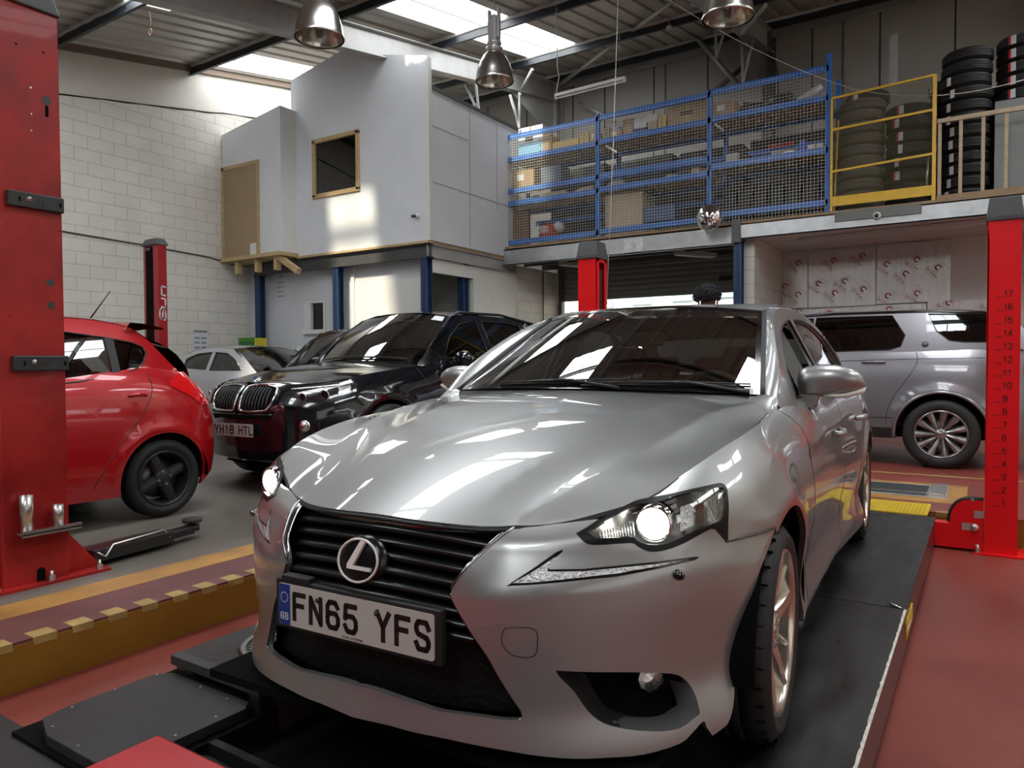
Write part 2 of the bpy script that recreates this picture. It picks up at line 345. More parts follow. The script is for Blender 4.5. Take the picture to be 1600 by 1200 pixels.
# ================================================================== the building
def struct(o, name=None): o['kind'] = 'structure'; return o
X0, X1, Y0, Y1 = -12.6, 6.5, -7.0, 15.5
def ZR(y): return 5.30+.176*y            # underside of the sloping roof sheet
concrete = mat('floor_concrete', (.135, .118, .10), rough=.38, var=.35, vscale=.9, bump=.15, bscale=30, stretch=(1, .5, 1))
red_floor = mat('floor_red', (.21, .040, .028), rough=.42, var=.22, vscale=1.2, bump=.22, bscale=45)
maroon = mat('floor_maroon', (.13, .042, .038), rough=.5, var=.25, vscale=2.2, bump=.15, bscale=50)
orange_p = mat('orange_paint', (.36, .18, .045), rough=.5, var=.3, vscale=4, bump=.15)
yellow_face = mat('yellow_curb', (.25, .115, .010), rough=.5, var=.15, vscale=2.5)
yellow_tape = mat('yellow_tape', (.36, .24, .08), rough=.5, var=.3, vscale=12)
PX0, PX1, PY0, PY1, PZ = -3.27, 6.5, -7.0, 6.2, -.20
f = MB(); f.box(X0, PX0-.36, Y0, Y1, -.32, 0); struct(f.build('floor', concrete))
f = MB(); f.box(PX0-.36, PX0, Y0, Y1, -.32, 0); struct(f.build('floor', maroon))
f = MB(); f.box(PX0, X1, PY1, Y1+6, -.32, 0); struct(f.build('floor', red_floor))
f = MB(); f.box(PX0, X1, Y0, PY1, -.35, PZ); struct(f.build('floor', red_floor))
f = MB(); f.box(-3.82, -3.61, Y0, 7.5, 0, .0015); struct(f.build('trim_1', orange_p))
f = MB(); f.box(PX0, PX0+.006, Y0, PY1-.006, PZ, -.012); f.box(PX0, X1, PY1-.006, PY1, PZ, -.012); struct(f.build('trim_2', yellow_face))
f = MB(); k = 0; y = -.6
while y < 6.0:
    f.box(PX0-.075-random.random()*.012, PX0+.0075, y, y+.075+random.random()*.02, -.03, .002); y += .1535
struct(f.build('trim_3', yellow_tape))
f = MB()
for x in np.arange(PX0+.1, X1, .32): f.box(x, x+.16, PY1-.008, PY1+.06, -.03, .002)
struct(f.build('trim_4', yellow_tape))
f = MB(); f.box(-3.0, -.11, 6.62, 7.62, 0, .0015); struct(f.build('trim_5', orange_p))
f = MB(); f.box(-6, 2, 8.15, 8.22, 0, .0015); struct(f.build('trim_6', yellow_tape))
# walls
wall_brick = brick('painted_block', (.70, .67, .61), (.73, .70, .64), (.50, .475, .43), axis='Y')
wall_brick_x = brick('painted_block_x', (.70, .68, .64), (.73, .71, .67), (.5, .48, .45), axis='X')
render_w = mat('painted_render', (.72, .69, .62), rough=.7, var=.07, vscale=1.5, bump=.15, bscale=12)
def crackz(y): return 5.521+(y-5.979)*.176
f = MB(); f.prism([(Y0, -.3), (Y1, -.3), (Y1, crackz(Y1)), (Y0, crackz(Y0))], 0, .25, Matrix(((0, 0, -1, X0), (1, 0, 0, 0), (0, 1, 0, 0), (0, 0, 0, 1)))); struct(f.build('wall_left', wall_brick))
f = MB(); f.prism([(Y0, crackz(Y0)+.015), (Y1, crackz(Y1)+.015), (Y1, ZR(Y1)+.1), (Y0, ZR(Y0)+.1)], 0, .25, Matrix(((0, 0, -1, X0-.012), (1, 0, 0, 0), (0, 1, 0, 0), (0, 0, 0, 1)))); struct(f.build('wall_left', render_w))
f = MB(); pts = [(y, crackz(y)+.01+random.uniform(-.02, .012)) for y in np.linspace(Y0, Y1, 70)]
f.tube([(X0+.001, a, b) for a, b in pts], [random.uniform(.004, .016) for _ in pts], 5); struct(f.build('trim_7', mat('crack_dark', (.02, .018, .015), rough=.9)))
clad = mat('grey_cladding', (.40, .38, .35), rough=.55, var=.05, vscale=.8)
f = MB(); joints = [-12.6, -10.8, -9.62, -8.32, -7.48, -6.27, -5.046, -2.94, -1.73, -.51, .7, 1.9, 3.1, 4.3, 5.5, X1]
struct(MB().box(X0-.25, X1, Y1, Y1+.2, 2.9, ZR(Y1)+.2).build('wall_back', clad))
f = MB()
for x in joints[1:-1]: f.box(x-.014, x+.014, Y1-.006, Y1, 3.3, ZR(Y1))
struct(f.build('trim_8', mat('joint_dark', (.03, .03, .03), rough=.7)))
f = MB()
for x in (-6.0, -2.376, 2.2): f.box(x-.02, x+.02, Y1-.012, Y1, 3.3, ZR(Y1))
struct(f.build('trim_9', mat('joint_grey', (.16, .15, .14), rough=.6)))
struct(MB().box(X0-.2, X1+.2, Y0-.2, Y0, -.35, ZR(Y0)+.1).build('wall_front', mat('front_cladding', (.16, .155, .15), rough=.6)))
cream = mat('cream_wall', (.74, .70, .58), rough=.6, var=.04)
struct(MB().box(X1, X1+.2, 1.5, Y1+.2, -.3, 8.4).build('wall_right', cream))
# roof sheeting with the openings of the rooflights
STR = [(-12.45, -11.35, 8.5, 13.2), (-10.3, -9.2, 1.2, 6.45), (-8.22, -7.1, 8.45, 13.45), (-5.25, -4.12, 2.0, 6.6), (-.95, .2, 2.5, 6.9), (3.4, 4.5, 2.5, 6.9), (-5.25, -4.12, -4.0, -.3), (-.95, .2, -4.5, -1.0), (1.3, 2.4, 8.5, 13.2), (4.6, 5.7, 8.5, 13.2)]  # last two strips are added out of view as fill for the mezzanine
sheet = mat('roof_sheet', (.46, .435, .40), rough=.42, metal=.25, var=.12, vscale=1.2, stretch=(1, .3, 1))
ys = sorted({Y0, Y1+.2} | {s[2] for s in STR} | {s[3] for s in STR}); f = MB()
def corr(x):
    t = ((x-X0) % .333)/.333; return 0 if t < .30 else (.035*(t-.30)/.08 if t < .38 else (.035 if t < .62 else (.035*(1-(t-.62)/.08) if t < .70 else 0)))
for ya, yb in zip(ys[:-1], ys[1:]):
    holes = [s for s in STR if s[2] <= ya+1e-6 and s[3] >= yb-1e-6]; xs_ = [X0-.2]; k = 0
    brk = [X0-.2, X1+.2]
    while True:
        for fr_ in (.0, .30, .38, .62, .70):
            x = X0+.333*(k+fr_)
            if X0-.2 < x < X1+.2: brk.append(x)
        k += 1
        if X0+.333*k > X1+.2: break
    brk += [v for h in holes for v in h[:2]]; brk = sorted(set(brk))
    for xa, xb in zip(brk[:-1], brk[1:]):
        if any(h[0]-1e-6 <= xa and xb <= h[1]+1e-6 for h in holes) or xb-xa < 1e-6: continue
        V = [(x, y, ZR(y)+corr(x+ (1e-6 if x == xa else -1e-6))) for y in (ya, yb) for x in (xa, xb)]; f.add(V, [(0, 1, 3, 2)])
ro = f.build('ceiling', sheet); struct(ro); md = ro.modifiers.new('t', 'SOLIDIFY'); md.thickness = .01
def sky_mat(tr_amt=.4):
    m = bpy.data.materials.new('rooflight'); m.use_nodes = True; t = m.node_tree; N = t.nodes; L = t.links; N.clear()
    o = N.new('ShaderNodeOutputMaterial'); mx = N.new('ShaderNodeMixShader'); tr = N.new('ShaderNodeBsdfTransparent'); e = N.new('ShaderNodeEmission')
    tc = N.new('ShaderNodeTexCoord'); n = N.new('ShaderNodeTexNoise'); mp = N.new('ShaderNodeMapping'); mp.inputs['Scale'].default_value = (6, .7, 1); L.new(tc.outputs['Object'], mp.inputs[0]); L.new(mp.outputs[0], n.inputs['Vector'])
    r = N.new('ShaderNodeMapRange'); r.inputs['To Min'].default_value = SKYLIGHT_STRENGTH*.85; r.inputs['To Max'].default_value = SKYLIGHT_STRENGTH*1.15; L.new(n.outputs['Fac'], r.inputs['Value']); L.new(r.outputs[0], e.inputs[1])
    e.inputs[0].default_value = (.93, .97, 1, 1); tr.inputs[0].default_value = (1, .98, .93, 1); mx.inputs[0].default_value = 1-tr_amt
    L.new(tr.outputs[0], mx.inputs[1]); L.new(e.outputs[0], mx.inputs[2]); L.new(mx.outputs[0], o.inputs[0]); return m
sky_m = sky_mat(); sky_o = sky_mat(0.0)
for i, (xa, xb, ya, yb) in enumerate(STR):
    f = MB(); f.add([(xa-.02, ya-.02, ZR(ya)+.03), (xb+.02, ya-.02, ZR(ya)+.03), (xb+.02, yb+.02, ZR(yb)+.03), (xa-.02, yb+.02, ZR(yb)+.03)], [(0, 1, 2, 3)])
    o = f.build('window_%d' % (i+1), sky_m if i < 3 else sky_o); struct(o)  # the two added fill strips glow like the rooflights
    g = MB(); xm = (xa+xb)/2
    g.box(xm-.012, xm+.012, 0, 1, 0, .02); 
    g.v = [(x, ya+(yb-ya)*y, ZR(ya+(yb-ya)*y)+.0+z) for x, y, z in g.v]; g.build('glazing_bar', mat('bar_grey', (.3, .3, .3), rough=.5), o)
# purlins with sprayed insulation on top, rafters, back columns, eaves beam
navy = mat('purlin_navy', (.022, .028, .036), rough=.45, var=.3, vscale=6)
foam = mat('spray_foam', (.50, .49, .46), rough=.85, bump=.6, bscale=12, var=.15)
steel = mat('grey_steel', (.42, .415, .40), rough=.45, metal=.3, var=.18, vscale=2.2)
steel_d = mat('dark_steel', (.12, .12, .12), rough=.5, metal=.3, var=.2)
galv = mat('galvanised', (.50, .51, .51), rough=.38, metal=.65, var=.22, vscale=3.5)
for i, y in enumerate((-4.2, -1.7, .8, 3.3, 5.8, 8.3, 10.8, 13.3, 15.2)):
    z = ZR(y); f = MB(); f.box(X0, X1, y-.012, y+.012, z-.19, z-.015); f.box(X0, X1, y-.04, y+.012, z-.195, z-.17); f.box(X0, X1, y-.012, y+.04, z-.02, z-.002)
    o = f.build('purlin', navy); tag(o, kind='structure')
    f = MB(); R_ = []
    for x in np.linspace(X0, X1, 90):
        h = .045+.02*random.random(); R_.append([(x, y-.035-.01*random.random(), z), (x, y-.03, z-h), (x, y+.02, z-h), (x, y+.05, z)])
    f.grid(R_); f.build('foam_bead', foam, o)
def ibeam(mb, p0, p1, up, d, w_, tf=.014, tw=.009):
    p0, p1 = Vector(p0), Vector(p1); t = (p1-p0).normalized(); up = (Vector(up)-t*t.dot(Vector(up))).normalized(); sd = t.cross(up)
    L_ = (p1-p0).length; M = Matrix(((sd.x, up.x, t.x, p0.x), (sd.y, up.y, t.y, p0.y), (sd.z, up.z, t.z, p0.z), (0, 0, 0, 1)))
    for a, b, c, e_ in ((-w_/2, w_/2, d/2-tf, d/2), (-w_/2, w_/2, -d/2, -d/2+tf), (-tw/2, tw/2, -d/2, d/2)): mb.box(a, b, c, e_, 0, L_, 0, M)
    return mb
for x in (-8.65, -3.72, 1.25, 6.2):
    f = MB(); ibeam(f, (x, Y0, ZR(Y0)-.19-.22), (x, Y1-.2, ZR(Y1-.2)-.19-.22), (0, 0, 1), .42, .19)
    o = f.build('rafter', steel); struct(o)
    f = MB(); ibeam(f, (x, Y1-.22, 3.3), (x, Y1-.22, ZR(Y1)-.3), (0, 1, 0), .34, .19)
    f.prism([(13.2, ZR(13.2)-.6), (15.1, ZR(15.1)-.6), (15.1, ZR(15.1)-1.5)], -.006, .006, Matrix(((0, 0, 1, x), (1, 0, 0, 0), (0, 1, 0, 0), (0, 0, 0, 1))))
    o = f.build('portal_column', steel if x < -8 else steel_d); struct(o)
f = MB(); ibeam(f, (X0, Y1-.12, ZR(Y1)-.22), (X1, Y1-.12, ZR(Y1)-.22), (0, 0, 1), .2, .1); struct(f.build('eaves_beam', steel))
f = MB(); f.box(X0, X0+.05, Y0, Y1, 0, .12); f.v = [(x, y, ZR(y)-.12+z) for x, y, z in f.v]; struct(f.build('verge_trim', mat('brown_timber', (.20, .15, .11), rough=.7)))
def brace(name, pts, r, m, sides=8):
    f = MB(); f.tube(pts, r, sides); o = f.build(name, m); struct(o); return o
brace('roof_brace', [at(1, 875, 132, 14.9), at(1, 972, 60, 13.4)], .04, steel); brace('roof_brace', [at(1, 985, 50, 13.4), at(1, 1052, 2, 11.5)], .035, steel)
brace('wall_brace', [at(1, 1090, 61, 15.15), at(1, 1160, 140, 15.2)], .05, steel); brace('wall_brace', [at(1, 1112, 146, 15.25), at(1, 1162, 104, 15.25)], .05, steel_d)
brace('wall_brace', [at(1, 905, 160, 15.2), at(1, 962, 190, 15.2)], .04, steel); brace('roof_brace', [at(1, 1160, 52, 13.0), at(1, 1196, 8, 12.2)], .035, steel)
brace('wall_brace', [at(1, 805, 150, 15.2), at(1, 872, 178, 15.2)], .045, steel)
brace('rafter_stay', [at(1, 815, 140, 12.6), at(1, 832, 108, 12.4)], .03, steel)
def vhang(a, b, c, Y):
    f = MB()
    for p, q in ((a, c), (b, c)):
        P, Q = Vector(at(1, *p, Y)), Vector(at(1, *q, Y)); ibeam(f, P, Q, (0, 1, .1), .045, .04, .004, .004)
    o = f.build('hanger_bracket', galv); struct(o)
vhang((1118, 38), (1134, 42), (1119, 92), 13.5); vhang((1159, 62), (1178, 57), (1161, 130), 13.8); vhang((727, 132), (743, 128), (749, 180), 11.9); vhang((797, 148), (812, 145), (812, 200), 12.2)
# lower back wall, side block wall under the mezzanine, roller door
roller = mat('roller_door', (.24, .235, .20), rough=.5, var=.06)
BW = 13.75
f = MB(); f.box(-7.95, -7.72, 12.06, BW+.1, -.3, 3.05); struct(f.build('wall_side', wall_brick))
f = MB(); f.box(-7.95, -7.70, BW-.12, BW+.1, -.3, 3.3); struct(f.build('wall_side', wall_brick_x))
f = MB(); f.box(-12.6, -7.7, BW, BW+.15, -.3, 3.3); struct(f.build('wall_back', wall_brick_x))
f = MB(); z = 2.50
rows = []
while z < 3.35:
    for dz, dy in ((0, 0), (.01, -.018), (.055, -.026), (.10, -.018), (.108, 0)): rows.append([(-7.7, BW+dy+.02, z+dz), (-3.72, BW+dy+.02, z+dz)])
    z += .11
f.grid(rows, 0, False); f.box(-7.7, -3.72, BW-.02, BW+.04, 2.44, 2.50); o = f.build('door_1', roller); struct(o)
g = MB(); g.box(-4.25, -4.0, BW-.03, BW-.01, 2.66, 2.75); g.build('door_sign', black_dk := mat('sign_black', (.01, .01, .01), rough=.4), o)
f = MB(); f.box(-7.72, -7.62, BW-.08, BW+.05, 0, 3.3); f.box(-3.80, -3.72, BW-.08, BW+.05, 0, 3.3); struct(f.build('trim_10', steel_d))
# block pier and blue column between the two bays, boarded bay with its white ceiling
white_p = mat('white_board', (.72, .71, .69), rough=.55, var=.04, vscale=1.5)
blue_col = mat('blue_column', (.016, .045, .11), rough=.4, var=.25, vscale=8)
f = MB(); f.box(-3.35, -3.07, 11.75, 13.8, -.3, 3.12); struct(f.build('wall_side', wall_brick))
f = MB(); f.box(-3.72, -3.35, BW-.05, BW+.1, -.3, 3.3); struct(f.build('wall_back', white_p))
f = MB(); f.box(-3.40, X1, 13.66, 13.85, -.3, 3.2); struct(f.build('wall_back', white_p))
f = MB(); f.box(-3.07, X1, 11.72, 13.7, 3.09, 3.14); struct(f.build('ceiling', white_p))
def column(x, y, z1, w_=.13, z0=0, m=None):
    f = MB(); ibeam(f, (x, y, z0), (x, y, z1), (0, 1, 0), w_, w_, .01, .008); f.box(x-w_*.7, x+w_*.7, y-w_*.7, y+w_*.7, z1-.015, z1); o = f.build('steel_column', m or blue_col); struct(o); return o
column(-3.28, 11.62, 3.05)
# mezzanine: deck, galvanised edge beam, board edge, ribbed soffit
ply = mat('ply_edge', (.30, .20, .11), rough=.6, var=.2, vscale=6)
chip = mat('chipboard', (.42, .30, .16), rough=.65, var=.1, vscale=8)
f = MB(); f.box(-7.75, X1, 11.55, Y1, 3.29, 3.33); struct(f.build('mezzanine_deck', ply))
f = MB(); f.box(-7.75, -3.32, 11.52, 11.535, 2.98, 3.27); f.box(-7.75, -3.32, 11.52, 11.60, 3.255, 3.27); f.box(-7.75, -3.32, 11.52, 11.60, 2.98, 2.995); struct(f.build('mezzanine_beam', galv))
f = MB(); f.box(-3.26, X1, 11.52, 11.535, 3.05, 3.28); f.box(-3.26, X1, 11.52, 11.60, 3.265, 3.28); f.box(-3.26, X1, 11.52, 11.60, 3.05, 3.065); struct(f.build('mezzanine_beam', galv))
f = MB(); f.box(-3.22, X1, 11.60, 11.72, 3.10, 3.13); struct(f.build('trim_11', white_p))
f = MB()
for k in range(22):
    y = 11.7+k*.1; f.box(-7.7, -3.3, y, y+.05, 3.20, 3.27)
f.box(-7.7, -3.3, 11.6, 13.8, 3.27, 3.285); struct(f.build('ceiling', mat('soffit_grey', (.13, .13, .12), rough=.5, metal=.3)))
f = MB()
for y in (12.3, 13.0): f.box(-7.7, -3.3, y-.03, y+.03, 3.04, 3.20)
struct(f.build('soffit_joist', steel_d))
# stick-on plate on the beam
struct(MB().box(-5.20, -4.85, 11.505, 11.52, 3.0, 3.22).build('splice_plate', mat('galv_bright', (.62, .62, .60), rough=.45, metal=.5, var=.3, vscale=9)))
struct(MB().box(-3.36, -3.22, 11.50, 11.60, 3.0, 3.36).build('beam_joint', steel_d))
# ------------------------------------------------------------------ office box on the left
office = mat('office_white', (.70, .715, .74), rough=.6, var=.05, vscale=1.2)
office_w = mat('office_cream', (.72, .71, .67), rough=.6, var=.04)
timber = mat('timber', (.50, .36, .19), rough=.55, var=.2, vscale=5, stretch=(1, 1, 6))
MX = lambda y: Matrix(((1, 0, 0, 0), (0, 0, 1, y), (0, 1, 0, 0), (0, 0, 0, 1)))    # local xy -> world XZ, extrude along Y
MY = lambda x: Matrix(((0, 0, 1, x), (1, 0, 0, 0), (0, 1, 0, 0), (0, 0, 0, 1)))    # local xy -> world YZ, extrude along X
YO = 9.3; wx0, wx1, wz0, wz1 = -10.39, -9.24, 4.18, 5.22
f = MB(); xl, xr = -10.99, -7.68
f.prism([(xl, 3.15), (xr, 3.15), (xr, wz0), (xl, wz0)], 0, .1, MX(YO)); f.prism([(xl, wz1), (xr, wz1), (xr, 6.15), (-8.6, 6.38), (-9.6, 6.70), (xl, 6.46)], 0, .1, MX(YO))
f.prism([(xl, wz0), (wx0, wz0), (wx0, wz1), (xl, wz1)], 0, .1, MX(YO)); f.prism([(wx1, wz0), (xr, wz0), (xr, wz1), (wx1, wz1)], 0, .1, MX(YO)); struct(f.build('wall_office', office))
f = MB(); f.box(xr-.1, xr, YO+.1, 12.06, 3.15, 5.66); struct(f.build('wall_office', office))
f = MB(); f.box(xr+.001, xr+.04, YO-.02, YO+.06, 3.15, 5.95); struct(f.build('trim_12', office_w))
f = MB()
for y, z0, z1 in ((10.45, 3.2, 5.6), (11.3, 4.0, 5.6), ): f.box(xr, xr+.004, y-.006, y+.006, z0, z1)
f.box(xr, xr+.004, YO+.05, 12.0, 4.12, 4.135); f.box(xr, xr+.004, YO+.05, 10.4, 5.05, 5.055); struct(f.build('trim_13', mat('joint_shadow', (.35, .35, .35), rough=.8)))
f = MB(); f.box(xr-.14, xr+.02, YO+.1, 12.06, 5.64, 5.70); struct(f.build('trim_14', steel_d))
f = MB(); f.box(-12.6, xr, YO+.1, 12.0, 3.10, 3.16); struct(f.build('floor', ply))
struct(MB().box(-12.55, -7.8, 11.9, 12.0, 3.15, 5.6).build('wall_office', office_w))
# window of the office
wf = MB(); t_ = .06
for a, b, c, d in ((wx0-.02, wx1+.02, wz0-.02, wz0+t_), (wx0-.02, wx1+.02, wz1-t_, wz1+.02), (wx0-.02, wx0+t_, wz0, wz1), (wx1-t_, wx1+.02, wz0, wz1)): wf.box(a, b, YO-.035, YO+.06, c, d)
wo = wf.build('window_20', mat('pine_frame', (.50, .36, .18), rough=.45, var=.15, vscale=8), bevel=.008); struct(wo)
g = MB(); g.box(wx0+t_, wx1-t_, YO+.01, YO+.018, wz0+t_, wz1-t_); g.build('pane', glass('office_glass', (.25, .27, .28), base=.05), wo)
# boxed-out part against the gable
YB = 8.93; bx0, bx1 = -12.58, -10.86
f = MB(); f.prism([(bx0, 3.2), (bx1, 3.2), (bx1, 5.86), (bx0, 5.62)], 0, .08, MX(YB)); struct(f.build('wall_office', office))
f = MB(); f.box(bx1-.08, bx1, YB+.08, YO, 3.2, 5.83); struct(f.build('wall_office', office_w))
f = MB(); f.prism([(bx0, 5.58), (bx1, 5.83), (bx1, 5.86), (bx0, 5.62)], .08, .38, MX(YB)); struct(f.build('ceiling', office_w))
struct(MB().box(-12.5, -11.50, YB-.03, YB, 3.2, 4.90).build('door_2', mat('mdf_door', (.36, .26, .15), rough=.6, var=.07, vscale=3)))
f = MB(); f.box(-12.56, -12.50, YB-.04, YB, 3.2, 4.97); f.box(-12.56, -11.47, YB-.04, YB, 4.90, 4.97); f.box(-11.50, -11.47, YB-.04, YB, 3.2, 4.9); struct(f.build('trim_15', timber))
struct(MB().box(-11.72, -11.54, YB-.035, YB-.03, 3.21, 3.42).build('trim_16', white_p))
struct(MB().box(-12.6, bx1+.03, YB-.08, YO+.1, 3.13, 3.20).build('trim_17', timber))
f = MB()
for x in (-12.2, -11.6, -11.05): f.box(x-.045, x+.045, YB+.0, YB+.10, 2.88, 3.13)
f.box(-.05, .05, -.05, .05, 0, .62, 0, Matrix.Translation((-11.0, YB+.05, 3.12)) @ Matrix.Rotation(radians(120), 4, 'Y')); struct(f.build('timber_bracket', timber))
struct(MB().box(-10.86, -7.66, YO-.03, YO+.1, 3.11, 3.15).build('trim_18', timber))
f = MB(); ibeam(f, (-12.2, YO+.05, 2.99), (-7.66, YO+.05, 2.99), (0, 0, 1), .22, .10); struct(f.build('office_beam', mat('beam_charcoal', (.06, .06, .06), rough=.45, var=.2)))
f = MB(); ibeam(f, (-7.72, YO, 2.99), (-7.72, 12.0, 2.99), (0, 0, 1), .22, .10); struct(f.build('office_beam', steel))
for x, y in ((-12.05, 9.36), (-9.86, 9.36), (-7.80, 9.38), (-7.82, 10.42)): column(x, y, 2.88, .14)
# lower white partition with the small hatch and the lobby doorway
YL = 9.55
f = MB(); hx0, hx1, hz0, hz1 = -10.93, -10.42, 1.78, 2.28
for a, b, c, d in ((-12.6, hx0, -.1, 3.1), (hx1, -7.9, -.1, 3.1), (hx0, hx1, -.1, hz0), (hx0, hx1, hz1, 3.1)): f.box(a, b, YL, YL+.1, c, d)
struct(f.build('wall_office', mat('partition_white', (.62, .63, .66), rough=.55, var=.06, vscale=1.2)))
f = MB(); f.box(-9.70, -9.62, YL-.03, YL, 0, 2.9); f.box(-9.62, -7.95, YL-.015, YL, 0, 2.6); struct(f.build('trim_19', white_p))
f = MB(); f.box(-7.84, -7.74, 10.62, 12.06, -.1, 3.1); f.box(-7.84, -7.74, 9.45, 10.62, 2.65, 3.1); struct(f.build('wall_side', office_w))
f = MB(); f.box(-9.2, -7.9, 10.8, 10.85, 0, 2.9); struct(f.build('door_3', mat('white_door', (.7, .69, .65), rough=.5)))
g = MB()
for a, b, c, d in ((hx0-.05, hx1+.05, hz0-.08, hz0), (hx0-.02, hx1+.02, hz1, hz1+.03), (hx0-.03, hx0+.16, hz0, hz1), (hx1-.02, hx1+.03, hz0, hz1)): g.box(a, b, YL-.07 if c == hz0-.08 else YL-.03, YL+.05, c, d)
ho_ = g.build('window_21', white_p, bevel=.006); struct(ho_)
g = MB(); g.box(hx0+.16, hx1-.02, YL+.03, YL+.04, hz0, hz1); g.build('pane', mat('hatch_dark', (.004, .004, .004), rough=.15), ho_)
# ground and plain pale building outside the roller door
struct(MB().box(-30, 14, BW+.1, 40, -.3, -.02).build('floor', mat('yard', (.5, .5, .5), rough=.8)))
f = MB(); f.box(-16, 6, 26, 26.3, 0, 5.0); struct(f.build('wall_outside', mat('outside_white', (.82, .84, .86), rough=.7)))
f = MB()
for k in range(9): f.box(-13+k*1.6, -12.2+k*1.6, 25.9, 26, 3.3+.05*k, 3.6)
struct(f.build('trim_30', mat('outside_blue', (.25, .45, .6), rough=.6)))
# sun through the rooflights
sd = bpy.data.lights.new('sun', 'SUN'); sd.energy = 9; sd.angle = radians(4); sd.color = (1, .93, .74)
so_ = bpy.data.objects.new('sun', sd); COL.objects.link(so_); so_.rotation_euler = Vector((-.12, -1.25, 1)).to_track_quat('Z', 'Y').to_euler()
# ================================================================== silver saloon on the ramp
silver = mat('silver_paint', (.375, .378, .372), rough=.38, metal=.72, coat=1, coat_rough=.02, bump=.0)
gloss_black = mat('gloss_black', (.006, .006, .007), rough=.12, coat=.6)
black_pl = mat('black_plastic', (.012, .012, .012), rough=.45)
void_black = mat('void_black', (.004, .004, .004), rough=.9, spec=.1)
chrome = mat('chrome', (.75, .75, .76), rough=.08, metal=1)
dark_chrome = mat('dark_chrome', (.30, .30, .31), rough=.15, metal=1)
rubber = mat('tyre_rubber', (.012, .012, .012), rough=.62, bump=.15, bscale=60)
alloy = mat('alloy', (.62, .57, .49), rough=.22, metal=.9, coat=.4)
car_glass = glass('car_glass', (.56, .60, .57), base=.19)
dark_glass = glass('dark_glass', (.10, .11, .11), base=.05)
clear_lens = glass('clear_lens', (.92, .93, .93), base=.03)
reflector = mat('reflector', (.85, .85, .83), rough=.15, metal=1, bump=.3, bscale=120)
plate_white = mat('plate_white', (.46, .44, .40), rough=.35)  # white dulled: shade on the saloon's plate is put into the colour
plate_black = mat('plate_black', (.008, .008, .008), rough=.4)
plate_blue = mat('plate_blue', (.01, .04, .22), rough=.35)
seat_cream = mat('seat_cream', (.42, .40, .33), rough=.6)
seat_dark = mat('seat_dark', (.07, .072, .065), rough=.6)
red_pl = mat('tail_lamp_red', (.75, .008, .012), rough=.08, coat=1)
amber = mat('amber', (.14, .05, .025), rough=.3)

